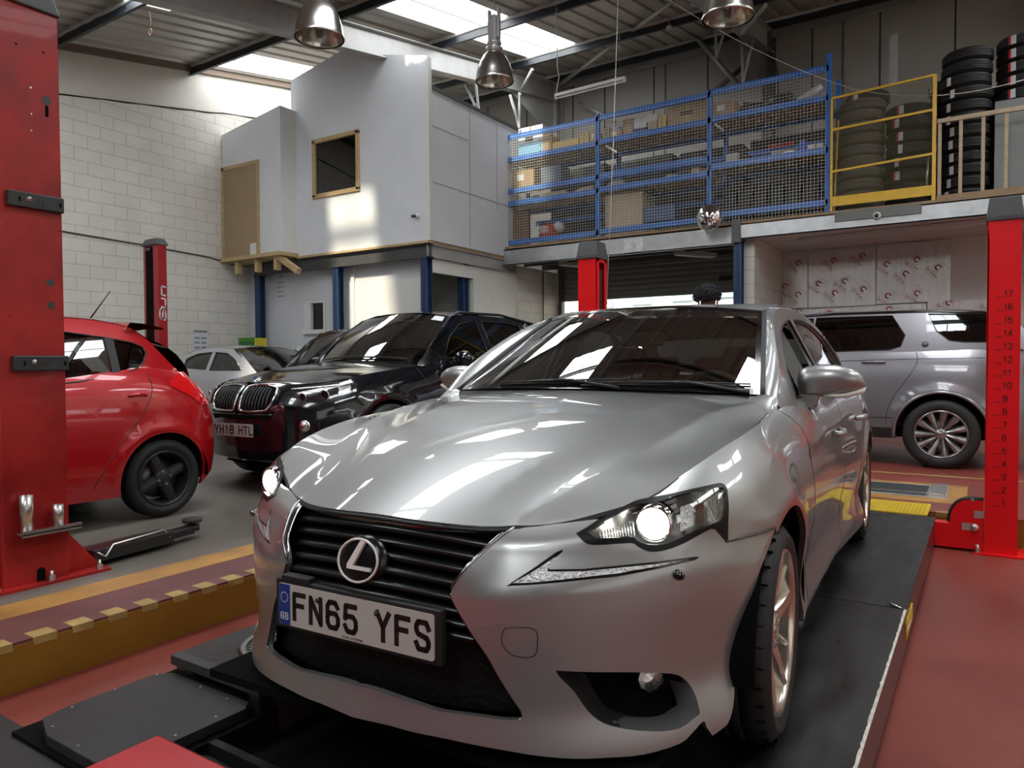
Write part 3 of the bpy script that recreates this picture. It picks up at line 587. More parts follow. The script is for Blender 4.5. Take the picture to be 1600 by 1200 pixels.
def housing(parent, sg, x, yc, zc, R, m, dep=.34):
    rows = []
    for r, h in ((R, 0), (R, -dep), (.02, -dep)): rows.append([(sg*(x+h), yc+r*cos(a), max(zc+r*sin(a), .14)) for a in np.linspace(radians(-4), radians(184), 30)])
    f = MB(); f.grid(rows); f.build('wheel_housing', m, parent)
def wheel(parent, c, side, R=.32, Wd=.225, rim=.225, style='twin5', tyre_m=None, rim_m=None, groove=True, steer=0.):
    """wheel with its axle along local x; side +1 faces +x. Returns the wheel part with tyre, rim, hub sub-parts"""
    tyre_m = tyre_m or rubber; rim_m = rim_m or alloy; hw = Wd/2
    M = Matrix.Translation(c) @ Matrix.Rotation(steer, 4, 'Z')
    def axp(mb): return mb
    t = MB(); prof = []
    out = [(rim, hw-.012), (rim+.012, hw-.002), (rim+.03, hw+.004), ((R+rim)/2, hw+.006), (R-.03, hw-.002), (R-.012, hw-.016), (R-.003, hw-.034)]
    tread = []
    if groove:
        xs = np.linspace(hw-.034, -(hw-.034), 5)
        for i in range(4):
            a, b = xs[i], xs[i+1]; m_ = (a+b)/2
            if i: tread += [(R-.0, a-.004)]
            tread += [(R, b+.004)]
            if i < 3: tread += [(R-.008, b+.003), (R-.008, b-.003)]
    prof = out+tread+[(r, -h) for r, h in reversed(out)]
    t.lathe([(r, h*side) for r, h in prof], (0, 0, 0), (1, 0, 0), 72)
    if groove:   # sipes across the shoulders
        for k in range(36):
            a = 2*pi*k/36
            for sgn in (1, -1):
                q = Matrix.Rotation(a, 4, 'X') @ Matrix.Translation((sgn*(hw-.022), 0, R-.006))
                t.box(-.010, .012, -.0009, .0009, -.004, .0066, 1, q)
    tyre = t.build('tyre', [tyre_m, void_black], parent, fix=False); tyre.matrix_local = M
    s = side; r_ = MB()
    r_.lathe([(rim+.004, s*(hw-.006)), (rim-.002, s*(hw+.001)), (rim-.012, s*(hw-.004)), (rim-.016, s*(hw-.02)), (rim-.03, s*(hw-.09)), (rim-.03, -s*hw)], (0, 0, 0), (1, 0, 0), 64)
    face = s*(hw-.008)
    def spoke(a, w0, w1, r0, r1, x0, x1, th, tw=0.):
        # tapered ridge-backed spoke
        V = []
        for (r0_, wv, xo) in ((r0, w0, x0), ((r0+r1)/2, (w0+w1)/2*.92, (x0+x1)/2+.004), (r1, w1, x1)):
            for (dy, dx) in ((-wv/2, -th*.6), (-wv*.32, 0), (0, .006), (wv*.32, 0), (wv/2, -th*.6), (wv/2, -th), (-wv/2, -th)):
                y, z = dy+tw*(r0_-r0)/(r1-r0), r0_
                V.append((s*(abs(face)+xo+dx), y*cos(a)-z*sin(a), y*sin(a)+z*cos(a)))
        r_.add(V, [(7*k+j, 7*k+(j+1) % 7, 7*k+7+(j+1) % 7, 7*k+7+j) for k in range(2) for j in range(7)], 0, False)
        r_.add(V[14:], [tuple(range(7))], 0)
    if style == 'twin5':
        for k in range(5):
            a = 2*pi*k/5
            spoke(a, .075, .062, .03, rim-.012, -.035, -.004, .045, .03)
            spoke(a+.36, .05, .03, .05, rim-.012, -.04, -.012, .04, -.02)
        hub_r = .062
    elif style == 'multi':
        for k in range(11):
            a = 2*pi*k/11; spoke(a, .034, .088, .05, rim-.012, -.03, -.005, .03, .03)
        hub_r = .06
    elif style == 'steel4':
        for k in range(4):
            a = 2*pi*k/4+.4; spoke(a, .10, .085, .03, rim-.012, -.02, -.03, .03)
        hub_r = .075
    else:
        for k in range(10):
            a = 2*pi*k/10; spoke(a, .04, .03, .04, rim-.012, -.03, -.005, .03)
        hub_r = .055
    r_.lathe([(0.001, s*(abs(face)-.012)), (hub_r*.8, s*(abs(face)-.014)), (hub_r, s*(abs(face)-.03)), (hub_r, s*(abs(face)-.07)), (.001, s*(abs(face)-.07))], (0, 0, 0), (1, 0, 0), 24)
    ro = r_.build('rim', rim_m, tyre, fix=True)
    d = MB(); d.lathe([(.001, 0), (rim-.05, 0), (rim-.05, -s*.02), (.001, -s*.02)], (s*(hw-.11), 0, 0), (1, 0, 0), 32); d.build('brake_disc', mat('brake_steel', (.22, .21, .2), rough=.4, metal=.9), tyre)
    for k in range(5 if style != 'steel4' else 4):
        n = MB()
        a = 2*pi*k/(5 if style != 'steel4' else 4)+.3; rr = hub_r*.62
        n.cyl((s*(abs(face)-.03), rr*cos(a), rr*sin(a)), (s*(abs(face)-.004 if style == 'steel4' else abs(face)-.012), rr*cos(a), rr*sin(a)), .011, 8); n.build('wheel_nut', mat('nut_steel', (.4, .4, .4), rough=.3, metal=1), tyre)
    return tyre

CAR_A, CAR_X, CAR_Y = 0.04651, -1.3351, 1.3052
car = empty('saloon_car', (CAR_X, CAR_Y, 0), CAR_A, 'silver four-door saloon with lit headlamps and spindle grille, parked on the black ramp in front', 'car')
CM = Matrix.Translation((CAR_X, CAR_Y, 0)) @ Matrix.Rotation(CAR_A, 4, 'Z')
# --- plan curve of the widest line, from the nose round to the tail
PL = [(0, 0), (.2, .014), (.4, .072), (.55, .155), (.7, .275), (.8, .40), (.862, .54), (.892, .70), (.905, .90), (.895, 1.2), (.885, 1.6), (.885, 2.2), (.89, 3.0), (.908, 3.65), (.89, 4.0), (.84, 4.35), (.70, 4.55), (.4, 4.64), (0, 4.66)]
PLs = np.concatenate([[0], np.cumsum([math.dist(PL[i], PL[i+1]) for i in range(len(PL)-1)])])
PB = spline(PLs, np.array(PL, float), .07, 300); SMAX = PLs[-1]
def planB(s):
    p = PB(s); e = 1e-3; t = PB(min(s+e, SMAX))-PB(max(s-e, 0)); t = t/np.linalg.norm(t); return p, np.array([t[1], -t[0]])
def s_of_y(y):
    lo, hi = .0, SMAX
    for _ in range(40):
        m_ = (lo+hi)/2
        if PB(m_)[1] < y: lo = m_
        else: hi = m_
    return lo
SEAM = [(0, .09, .725), (.2, .115, .722), (.375, .18, .712), (.47, .235, .722), (.55, .29, .745), (.65, .361, .781), (.70, .45, .825), (.74, .61, .864), (.77, .85, .90), (.768, 1.2, .925), (.765, 1.42, .945), (.80, 1.62, .958), (.81, 2.2, .965), (.805, 3, .985), (.78, 3.6, 1.005), (.74, 4.1, 1.02), (.66, 4.42, 1.01), (.4, 4.55, 1.0), (0, 4.58, 1.0)]
_so = []
for x, y, z in SEAM:
    best = min(np.linspace(0, SMAX, 1500), key=lambda s: (PB(s)[0]-x)**2+(PB(s)[1]-y)**2)
    _so.append((best, math.hypot(PB(best)[0]-x, PB(best)[1]-y), z))
_so = [q for i, q in enumerate(_so) if i == 0 or q[0] > _so[i-1][0]+1e-3]
SO = spline([q[0] for q in _so], np.array([[q[1], q[2]] for q in _so]), .05, 300)
GPROF = spline([0, .3, .5, .7, .85, 1, 1.3], [0, .04, .12, .29, .55, 1, 2.2], .06)
LOWF = spline([-.2, .10, .14, .17, .22, .30, .40, .55, .7], [.03, .02, 0.0, -.012, -.006, .008, .004, 0, 0], .016)
LOWS = spline([-.2, .16, .2, .24, .30, .36, .46, .58, .7], [.06, .045, .02, .012, .022, .03, .016, 0, 0], .016)
LOWA = spline([-.2, .10, .15, .20, .26, .34, .42, .58, .7], [.08, .035, .006, -.004, .008, .03, .022, 0, 0], .018)
CREASE = spline([0, .28, .40, .65, .85, 1.1, 5], [.57, .57, .575, .60, .63, .61, .61], .04, 400)
def Uf(s, z):
    sg = 1 if s >= 0 else -1; s = abs(s); p, n = planB(s)
    oz, zs = SO(s); z0 = .57+.03*sstep(.3, .9, s)
    o = oz*GPROF((z-z0)/(zs-z0)) if z > z0 else 0
    wf = 1-sstep(.55, 1.0, s); ws = sstep(1.45, 1.75, s)*(1-sstep(3.6, 3.95, s))
    wa = max(0, 1-wf-ws)
    o += wf*LOWF(z)+ws*LOWS(z)+wa*LOWA(z)
    if z > .5:
        zc = CREASE(s); rp = .005*(math.log1p(math.exp(min(50, (z-zc)/.005)))-math.log1p(math.exp(min(50, (z-zc-.055)/.012)))*2.4)
        o += max(0, .42*min(rp, .06))*sstep(.29, .42, s)*(1-sstep(.80, 1.2, s))*(1-sstep(.655, min(zs, .76), z))
    # door shoulder crease running back to the tail
    zd = .80+.03*(p[1]-1)/3; o += .008*sstep(zd+.004, zd-.02, z)*sstep(zd-.14, zd-.02, z)*ws if zd-.14 < z < zd+.01 else 0
    # wheel arch flares
    for yc in (.88, 3.68):
        d = math.hypot(p[1]-yc, z-.32); o -= .012*math.exp(-((d-.40)/.05)**2)*sstep(.5, .75, s)
    q = p-n*o
    return np.array([sg*q[0], q[1], z])
U = Surf(Uf, CM)
def pxs(ox, oy, sc, L): return [(ox+a/sc, oy+b/sc) for a, b in L]
# --- outlines read off the photograph (right-hand side of the picture), turned into surface parameters
SP = pxs(650, 780, 5.333, [(835, 230), (700, 330), (560, 450), (430, 570), (340, 680), (296, 755)])       # spindle upper edge
SP2 = pxs(650, 780, 5.333, [(290, 790), (310, 850), (350, 930), (440, 1080), (500, 1173)])+pxs(650, 980, 5.333, [(600, 250), (700, 430), (800, 590), (870, 690), (888, 750), (880, 768)])
MB_ = pxs(650, 980, 5.333, [(860, 774), (700, 768), (500, 740), (200, 700), (0, 640)])+pxs(350, 980, 5.333, [(1300, 540), (1150, 496)])
HLi = pxs(900, 740, 6.316, [(0, 590), (90, 680), (200, 705), (540, 685), (600, 715), (700, 765), (800, 770), (920, 745), (1080, 680), (1330, 545), (1400, 580), (1480, 675)])
HLo = pxs(900, 740, 6.316, [(1500, 650), (1502, 450), (1500, 250), (1487, 140), (1440, 97), (1380, 100), (1180, 143), (1000, 185), (710, 240)])
HLt = pxs(900, 740, 6.316, [(710, 240), (600, 265), (450, 335), (280, 430), (100, 535), (0, 590)])
HE = [(806.6, 823), (830, 821.5), (870, 818.5), (905, 814.5), (935, 811)]                                    # hood edge beside the grille
FOG = pxs(700, 700, 2.2857, [(385, 795), (500, 800), (650, 801), (800, 806), (850, 830), (880, 875), (897, 930), (898, 950), (880, 965), (830, 1000), (760, 1012), (650, 1006), (560, 985), (500, 940), (450, 870), (400, 820)])
ARCHF = pxs(700, 700, 2.2857, [(1170, 285), (1140, 370), (1110, 450), (1080, 560), (1040, 700), (1022, 890), (1004, 975), (990, 995), (945, 1028)])
LIPB = [(1104, 1136), (1099, 1127), (1081, 1146), (1063, 1161.5), (1006, 1179), (950, 1184), (897, 1185.6), (840, 1181), (787.5, 1172.4), (700, 1155), (650, 1145), (610, 1134)]
DRL = pxs(650, 780, 5.333, [(750, 725), (1000, 560), (1170, 440), (1222, 418), (1218, 440), (1150, 500), (1105, 560), (1110, 585)])+pxs(700, 700, 2.2857, [(480, 432), (600, 420), (750, 405), (885, 388), (898, 390), (885, 400), (760, 430), (600, 460), (400, 480), (300, 489)])
U0 = U.trace([(744, 930)], (.36, .57))[0]
tSP = U.trace(SP, (.42, .70)); tSP2 = U.trace(SP2, tSP[-1]); tMB = U.trace(MB_, tSP2[-1])
tHE = U.trace(HE, (.42, .70)); tHLi = U.trace(HLi, (.6, .69)); tHLo = U.trace(HLo, tHLi[-1]); tHLt = U.trace(HLt, tHLo[-1])
tFOG = U.trace(FOG, (.5, .38)); tAR = U.trace(ARCHF, (1.1, .65)); tLIP = U.trace(LIPB, (.95, .25)); tDRL = U.trace(DRL, (.4, .58))
def dbg(n, t): print('DBG', n, [tuple(np.round(q, 3)) for q in t])
for n_, t_ in (('SP', tSP), ('SP2', tSP2), ('MB', tMB), ('HE', tHE), ('HLi', tHLi), ('HLo', tHLo), ('HLt', tHLt), ('FOG', tFOG), ('AR', tAR), ('LIP', tLIP)): dbg(n_, t_)
# bumper: one closed outline, right half then its mirror image
z_lip0 = tLIP[-1][1]; z_m0 = tMB[-1][1]
half = join([(0, z_lip0-.004)], cr(list(reversed(tLIP)), 3), [tAR[-1]], cr(list(reversed(tAR[:-1])), 4), [tHLi[-1]], list(reversed(cr(tHLi[:-1], 2))), [tHLt[-2]], cr(list(reversed(tHE)), 3), cr(tSP, 4), cr(tSP2, 4), cr(tMB, 3), [(0, z_m0-.002)])
full = half+[np.array([-p[0], p[1]]) for p in reversed(half) if p[0] > 1e-6]
mir = lambda L: [np.array([-p[0], p[1]]) for p in reversed(L)]
fog_c = cr(tFOG+[tFOG[0]], 3)[:-1]; drl_c = [np.array(p) for p in tDRL]
cft = [np.array([s, CREASE(s)+.016]) for s in np.linspace(.30, .375, 6)]; cf2 = [np.array([s, CREASE(s)-.004]) for s in np.linspace(.30, 1.0, 40)]
bump_o = U.panel(full, [fog_c, mir(fog_c), drl_c, mir(drl_c)], h=.018, ha=.022, skirt=.02).build('front_bumper', silver, car, fix=False)
bd = MB()
TOW = pxs(650, 980, 5.333, [(725, 30), (760, 5), (860, 2), (960, 8), (1005, 40), (1013, 100), (1008, 190), (985, 235), (930, 252), (850, 245), (790, 225), (730, 160), (713, 100)])
tTOW = cr(U.trace(TOW+[TOW[0]], (.45, .42)), 3)
U.line(tTOW[:-1], .0012, .0003, True).build('tow_eye_cover_seam', black_pl, bump_o)
# recesses of the lower intakes
for sg, lp in ((1, fog_c), (-1, mir(fog_c))):
    c = np.mean(lp, 0); inn = [c+(p-c)*np.array([.86, .8])+np.array([sg*.03, .0]) for p in lp]; m_ = MB()
    a = [U.P(p[0], p[1], -.001) for p in lp]; b = [U.P(p[0], p[1], -.10) for p in inn]; n = len(a)
    m_.add(a+b, [(i, (i+1) % n, n+(i+1) % n, n+i) for i in range(n)], 0, True); m_.add(b, [tuple(range(n))], 1)
    o_ = m_.build('intake_recess', [mat('recess_black', (.006, .006, .006), rough=.6), void_black], bump_o, fix=True)
    ks = [i for i, p in enumerate(lp) if p[1] < c[1]+.02 or abs(p[0]) < abs(c[0])-.13]; nl = len(lp)
    st_ = next((i for i in ks if (i-1) % nl not in ks), ks[0]); seq = [(st_+j) % nl for j in range(len(ks))]; sh_ = MB()
    sh_.grid([[U.P(*lp[i], 0) for i in seq], [U.P(*(c+(lp[i]-c)*np.array([.99, .97])), -.010) for i in seq], [U.P(*(c+(lp[i]-c)*np.array([.96, .88])), -.035) for i in seq], [U.P(*(c+(lp[i]-c)*np.array([.93, .78])), -.075) for i in seq]]); sh_.build('intake_shelf', silver, bump_o)
    fl = U.trace([(1031, 1068)], (.8, .36))[0]; P = U.P(sg*fl[0], fl[1]+.0, -.035); N_ = U.N(sg*fl[0], fl[1])
    f_ = MB(); f_.lathe([(.001, .012), (.02, .010), (.036, .002), (.042, -.008), (.042, -.05)], P, N_*(1, 1, 0), 20); f_.build('fog_lamp', clear_lens, bump_o)
    f_ = MB(); f_.lathe([(.036, -.004), (.02, -.02), (.001, -.026)], P, N_*(1, 1, 0), 10, smooth=False); f_.build('fog_reflector', reflector, bump_o)
    # washer nozzle
    ws_ = U.trace([(1059, 898)], (.85, .62))[0]; P = U.P(sg*ws_[0], ws_[1]); N_ = U.N(sg*ws_[0], ws_[1])
    f_ = MB(); f_.lathe([(.013, -.01), (.0125, .008), (.009, .018), (.001, .022)], P, N_, 14); f_.build('washer_nozzle', gloss_black if sg > 0 else dark_chrome, bump_o)
    # daytime running lamp
    dl = drl_c if sg > 0 else mir(drl_c); cc = np.mean(dl, 0)
    U.panel([np.array(p) for p in dl], h=.03, off=-.006, skirt=0).build('running_lamp', gloss_black, bump_o)
    d_in = pxs(650, 780, 5.333, [(800, 700), (1000, 585), (1150, 485), (1180, 475), (1110, 545), (1095, 600)])+pxs(700, 700, 2.2857, [(480, 440), (600, 428), (750, 413), (840, 402), (750, 422), (600, 448), (400, 470), (300, 480)])
    td = [np.array([sg*q[0], q[1]]) for q in U.trace(d_in, (.4, .58))]
    U.panel(td if sg > 0 else list(reversed(td)), h=.02, off=-.002, skirt=0).build('running_lamp_lens', mat('drl_lens', (.62, .64, .64), rough=.15, metal=.7, bump=1.0, bscale=90), bump_o)
# dark backing behind the front panels
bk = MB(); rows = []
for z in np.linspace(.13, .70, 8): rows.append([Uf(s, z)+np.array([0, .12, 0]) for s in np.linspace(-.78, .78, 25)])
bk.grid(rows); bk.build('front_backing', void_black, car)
# --- grille: slats inside the upper spindle, mesh below, chrome surround
gr = MB(); spr = [U.P(*p) for p in cr(tSP, 4)]; 
def spx(z, arr):
    zs = [p[2] for p in arr]; xs = [p[0] for p in arr]
    o_ = np.argsort(zs); return float(np.interp(z, np.array(zs)[o_], np.array(xs)[o_]))
lowr = [U.P(*p) for p in cr(tSP2, 3)]; allr = spr+lowr
ztop = spr[0][2]; zw = spr[-1][2]
for k in range(8):
    z = ztop-.022-.0300*k; xw = spx(z, allr)-.004; rows = []
    for dz, dy in ((.004, .030), (.0055, .006), (.001, -.004), (-.009, -.002), (-.0115, .006), (-.010, .035), (.004, .038), (.004, .030)):
        rows.append([(x, planB(abs(x))[0][1]+dy+.016+max(0, z-.57)*.62+abs(x)**2*.05, z+dz-.03*(x*x)/.14) for x in np.linspace(-xw, xw, 25)])
    gr.grid(rows, 0, True)
gr.build('grille_slats', mat('grille_grey', (.006, .0065, .007), rough=.33, coat=.1), car, fix=True)
bkm = MB(); rows = []
for z in np.linspace(z_m0-.03, ztop+.01, 12): rows.append([(x, planB(abs(x))[0][1]+.065+max(0, z-.57)*.6, z) for x in np.linspace(-.47, .47, 15)])
bkm.grid(rows, 0, True); bkm.build('lower_grille_mesh', mat('mesh_black', (.003, .003, .003), rough=.55, bump=.6, bscale=70, spec=.25), car)
for sg in (1, -1):
    tr = MB(); P = [U.P(sg*p[0], p[1], .001) for p in cr(tSP, 5)]; tr.tube([p+np.array([-sg*.003, .002, 0]) for p in P], .0038, 8, mi=1)
    P2 = [p+np.array([-sg*(.022-.018*i/len(P)), .012, -.003]) for i, p in enumerate(P)]; tr.tube(P2, .0035, 8)
    tr.grid([P, P2], 1)
    q = [U.P(sg*p[0], p[1], .0) for p in cr(tSP2+tMB[:1], 4)]; tr.tube([p+np.array([-sg*.003, .003, 0]) for p in q], .0025, 6, mi=1)
    tr.build('grille_surround', [chrome, dark_chrome], car, fix=True)
top = MB(); c0 = U.P(*tSP[0]); rows = []
for dz, dy in ((.0, .0), (-.006, -.004), (-.022, -.002), (-.026, .012)):
    rows.append([(x, .095+(c0[1]-.095)*(abs(x)/c0[0])**2+dy, .716+(c0[2]-.716-.004)*(abs(x)/c0[0])**2+dz*(1-.55*(abs(x)/c0[0])**3)) for x in np.linspace(-c0[0], c0[0], 31)])
top.grid(rows, 0, True); top.build('grille_top_trim', dark_chrome, car)
# --- emblem
e = empty('emblem', (0, .026, .616)); e.parent = car
d_ = MB(); d_.lathe([(.001, .004), (.055, .003), (.072, -.004), (.076, -.02)], (0, 0, 0), (0, -1, .22), 40); o_ = d_.build('emblem_disc', mat('emblem_black', (.003, .003, .004), rough=.25), e); o_.scale = (1, 1, .86)
EM = Matrix.Translation((0, -.004, .001)) @ Matrix.Rotation(radians(90-12), 4, 'X')
rg = MB(); rg.tube([EM@Vector((.065*cos(a), .0535*sin(a), .003)) for a in np.linspace(0, 2*pi, 48)[:-1]], .0034, 8, True); rg.build('emblem_ring', mat('emblem_silver', (.72, .68, .62)), e)
lm = MB(); lm.prism([(.004, .050), (.020, .048), (-.012, -.014), (.048, -.014), (.047, -.023), (-.030, -.023), (-.031, -.012)], .0, .008, EM); lm.build('emblem_letter', mat('emblem_silver', (.72, .68, .62), rough=.3, metal=.55), e)
# --- number plate
pm = empty('number_plate', (0, -.008, .4185)); pm.parent = car
PM = Matrix.Rotation(radians(90), 4, 'X')
def plate(parent, M, text, gb=True, w_=.52, h_=.111, small=None, wid=.036, gp=.0245):
    p = MB(); r0 = .008; out = []
    for cx_, cz_, a0 in ((w_/2-r0, h_/2-r0, 0), (-w_/2+r0, h_/2-r0, 90), (-w_/2+r0, -h_/2+r0, 180), (w_/2-r0, -h_/2+r0, 270)):
        for k in range(5): out.append((cx_+r0*cos(radians(a0+k*22.5)), cz_+r0*sin(radians(a0+k*22.5))))
    p.prism(out, -.004, 0, M); pl_ = p.build('plate', plate_white, parent)
    x0 = -w_/2
    if gb:
        b = MB(); b.prism([(-w_/2+.001, -h_/2+.006), (-w_/2+.007, -h_/2+.001), (-w_/2+.043, -h_/2+.001), (-w_/2+.043, h_/2-.001), (-w_/2+.007, h_/2-.001), (-w_/2+.001, h_/2-.006)], 0, .0006, M); b.build('blue_band', plate_blue, parent)
        g = lettering('GB', M@Matrix.Translation((-w_/2+.009, -h_/2+.016, .0006)), .017, .010, .006, .003); 
        for k in range(12):
            a = 2*pi*k/12; cx_, cy_ = -w_/2+.022+.013*cos(a), h_/2-.036+.013*sin(a); g.prism([(cx_+.002*cos(2*pi*j/5), cy_+.002*sin(2*pi*j/5)) for j in range(5)], .0006, .001, M)
        g.build('country_letters', mat('gb_white', (.55, .6, .62), rough=.4), parent); x0 += .043
    tw = sum((wid+gp) if c_ != ' ' else wid*.6+gp for c_ in text)-gp
    lettering(text, M@Matrix.Translation((x0+(w_/2-x0-tw)/2, -.0325, .0)), .065, wid, gp, .0135, .0008).build('registration', plate_black, parent)
    if small: lettering(small, M@Matrix.Translation((-.03, -h_/2+.004, 0)), .005, .0035, .0012, .0008, .0005).build('dealer_line', plate_black, parent)
    return pl_
plate(pm, PM@Matrix.Translation((0, .0555, 0)), 'FN65 YFS', small='LEXUS LEICESTER')
s_ = MB(); s_.box(-.275, .275, .004, .03, -.012, .122); s_.box(-.25, -.15, .0, .03, .118, .135); s_.build('plate_holder', black_pl, pm, bevel=.004)
for x_ in (-.115, .085): sc_ = MB(); sc_.lathe([(.0065, 0), (.005, .004), (.001, .005)], (x_, -.001, .085), (0, -1, 0), 10); sc_.build('plate_screw', black_pl, pm)
# --- headlamps
hl_poly = join(cr(tHLi[:-1], 3), [tHLi[-1]], cr(tHLo, 4), cr(tHLt, 3))
in_px = pxs(900, 740, 6.316, [(110, 575), (180, 630), (230, 640), (560, 628), (600, 660), (700, 700), (800, 705), (900, 690), (1080, 610), (1330, 505), (1400, 480), (1440, 440), (1470, 250), (1470, 150), (1400, 140), (1180, 180), (1000, 215), (780, 290), (600, 300), (450, 370), (280, 460)])
t_in = U.trace(in_px, (.6, .69))
for sg in (1, -1):
    h = empty('headlamp'); h.parent = car
    lp = hl_poly if sg > 0 else mir(hl_poly); li = [np.array([sg*q[0], q[1]]) for q in t_in]
    U.panel([np.array(p) for p in lp], holes=[cr(li+[li[0]], 2)[:-1]], h=.02, off=.001, skirt=.01).build('lamp_bezel', mat('bezel_black', (.003, .003, .003), rough=.35, spec=.3), h, fix=False)
    U.panel([np.array(p) for p in li], h=.02, off=.003, skirt=0).build('lamp_lens', clear_lens, h, fix=False)
    m_ = MB(); n = len(li); c = np.mean(li, 0); a = [U.P(p[0], p[1], -.004) for p in li]; b = [U.P(*(c+(p-c)*.92), -.07) for p in li]
    m_.add(a+b, [(i, (i+1) % n, n+(i+1) % n, n+i) for i in range(n)], 0, True); m_.add(b, [tuple(range(n))], 0)
    m_.build('lamp_housing', mat('lamp_inner', (.42, .42, .42), rough=.22, metal=.9), h)
    pr_ = U.trace([(1024, 815)], (.75, .74))[0]; P = U.P(sg*pr_[0], pr_[1], -.018); dirv = Vector((sg*.12, -1, 0))
    f_ = MB(); f_.lathe([(.034, -.02), (.034, -.004), (.029, .010), (.018, .018), (.001, .021)], P, dirv, 28); f_.build('projector_lens', emis('beam', (1, .97, .86), 10), h)
    f_ = MB(); f_.lathe([(.036, -.03), (.037, .004), (.044, .006), (.047, -.004), (.050, -.04)], P, dirv, 28); f_.build('projector_ring', chrome, h)
    # inner ribbed reflector and outer chambers
    f_ = MB(); w0 = U.trace([(935, 833), (985, 800), (990, 832)], (.6, .72)); 
    for k in range(13):
        t_ = k/12; q = U.trace([(936+52*t_, 826-16*t_), (939+54*t_, 838-1*t_)], (.6, .71))
        f_.tube([U.P(sg*q[0][0], q[0][1], -.012), U.P(sg*q[1][0], q[1][1], -.012)], .0022, 6)
    f_.build('ribbed_reflector', reflector, h)
    f_ = MB(); q = U.trace([(1067, 785), (1090, 778), (1092, 822), (1070, 833)], (.85, .74)); f_.add([U.P(sg*p[0], p[1], -.02) for p in q], [(0, 1, 2, 3)]); f_.build('side_reflector', reflector, h)
    f_ = MB(); q = U.trace([(1092, 782), (1105, 780), (1108, 818), (1094, 821)], (.9, .74)); f_.add([U.P(sg*p[0], p[1], -.018) for p in q], [(0, 1, 2, 3)]); f_.build('indicator', amber, h)
    f_ = MB(); q = U.trace([(1109, 780), (1128, 764), (1125, 815), (1112, 818)], (.95, .76)); f_.add([U.P(sg*p[0], p[1], -.014) for p in q], [(0, 1, 2, 3)]); f_.build('corner_reflector', reflector, h)
    f_ = MB(); q = U.trace([(985, 797), (1015, 783), (1060, 775), (1060, 790), (1040, 795)], (.8, .77)); f_.add([U.P(sg*p[0], p[1], -.014) for p in q], [(0, 1, 2, 3, 4)]); f_.build('upper_reflector', reflector, h)
# --- fender, doors and rear quarter on the same skin
def yz(L): return [np.array([s_of_y(y), z]) for y, z in L]
ARC = .372
fend_front = [tAR[0]]+list(tHLo[:3])
arch_f = cr(yz([(.88+ARC*cos(radians(a)), .32+ARC*sin(radians(a))) for a in np.linspace(-12, 118, 22)]), 2)
hs = hermite([p[1] for p in SEAM[5:12]], [p[2] for p in SEAM[5:12]])
seamline = [np.array([s, SO(s)[1]]) for s in np.linspace(.83, s_of_y(1.42), 14)]
dl_px = [(1218.5, 635.6), (1236, 647), (1259, 670), (1269.6, 695), (1273, 740), (1276, 800), (1274, 860), (1268, 920)]
tDL = U.trace(dl_px, (1.9, .94)); dbg('DL', tDL)
door_l = yz([(1.42, .944), (1.47, .90), (1.50, .80), (1.50, .6), (1.47, .42), (1.43, .25)])
fend = join([tHLi[-1]], list(reversed([])), cr(tHLo[:-1], 3), [tHLo[-1]], cr(seamline, 3), cr(door_l, 3), yz([(1.24, .235)]), cr(list(arch_f), 1), [tAR[0]])
for sg in (1, -1):
    P_ = fend if sg > 0 else mir(fend)
    fo = U.panel([np.array(p) for p in P_], h=.035, ha=.04, skirt=.02).build('front_fender', silver, car, fix=False)
    U.line([np.array([sg*p[0], p[1]]) for p in cr([tAR[0], tHLi[-1]], 4)], .002, .0).build('fender_seam', black_pl, fo)
    U.line([np.array([sg*p[0], p[1]]) for p in cr(door_l, 3)], .0025, -.001).build('door_seam', black_pl, fo)
SH = hermite([p[1] for p in SEAM[10:]][:-2], [p[2] for p in SEAM[10:]][:-2])
def door_poly(y0t, y0b, y1, zb, arc=None):
    top_ = yz([(y, SH(y)) for y in np.linspace(y0t[0][0], y1[0][0], 8)])
    return join(cr(yz(y0t[::-1]), 3), top_, cr(yz(y1), 3))
front_e = [(1.42, .944), (1.47, .90), (1.50, .80), (1.50, .6), (1.47, .42), (1.43, .25)]
mid_e = [(2.52, .972), (2.53, .8), (2.53, .6), (2.51, .42), (2.50, .25)]
rear_e = [(3.42, 1.0), (3.44, .85), (3.36, .70), (3.27, .55), (3.22, .40), (3.18, .25)]
d1 = door_poly(front_e, None, mid_e, .25); d2 = door_poly(mid_e, None, rear_e, .25)
arch_r = [(3.68+ARC*cos(radians(a)), .32+ARC*sin(radians(a))) for a in np.linspace(192, -12, 26)]
quarter = join(cr(yz(rear_e[::-1]), 3), yz([(y, SH(y)) for y in np.linspace(3.42, 4.4, 8)]), [np.array([s_of_y(4.55), .99]), np.array([SMAX-.05, .98]), np.array([SMAX-.05, .25]), np.array([s_of_y(4.3), .25])], yz([(4.06, .245)]), yz(arch_r[::-1]))
sill = join(yz([(1.24, .235), (1.43, .25), (2.5, .25), (3.18, .25), (3.31, .24), (3.30, .17), (2.5, .165), (1.4, .165), (1.22, .19)]))
handle = MB()
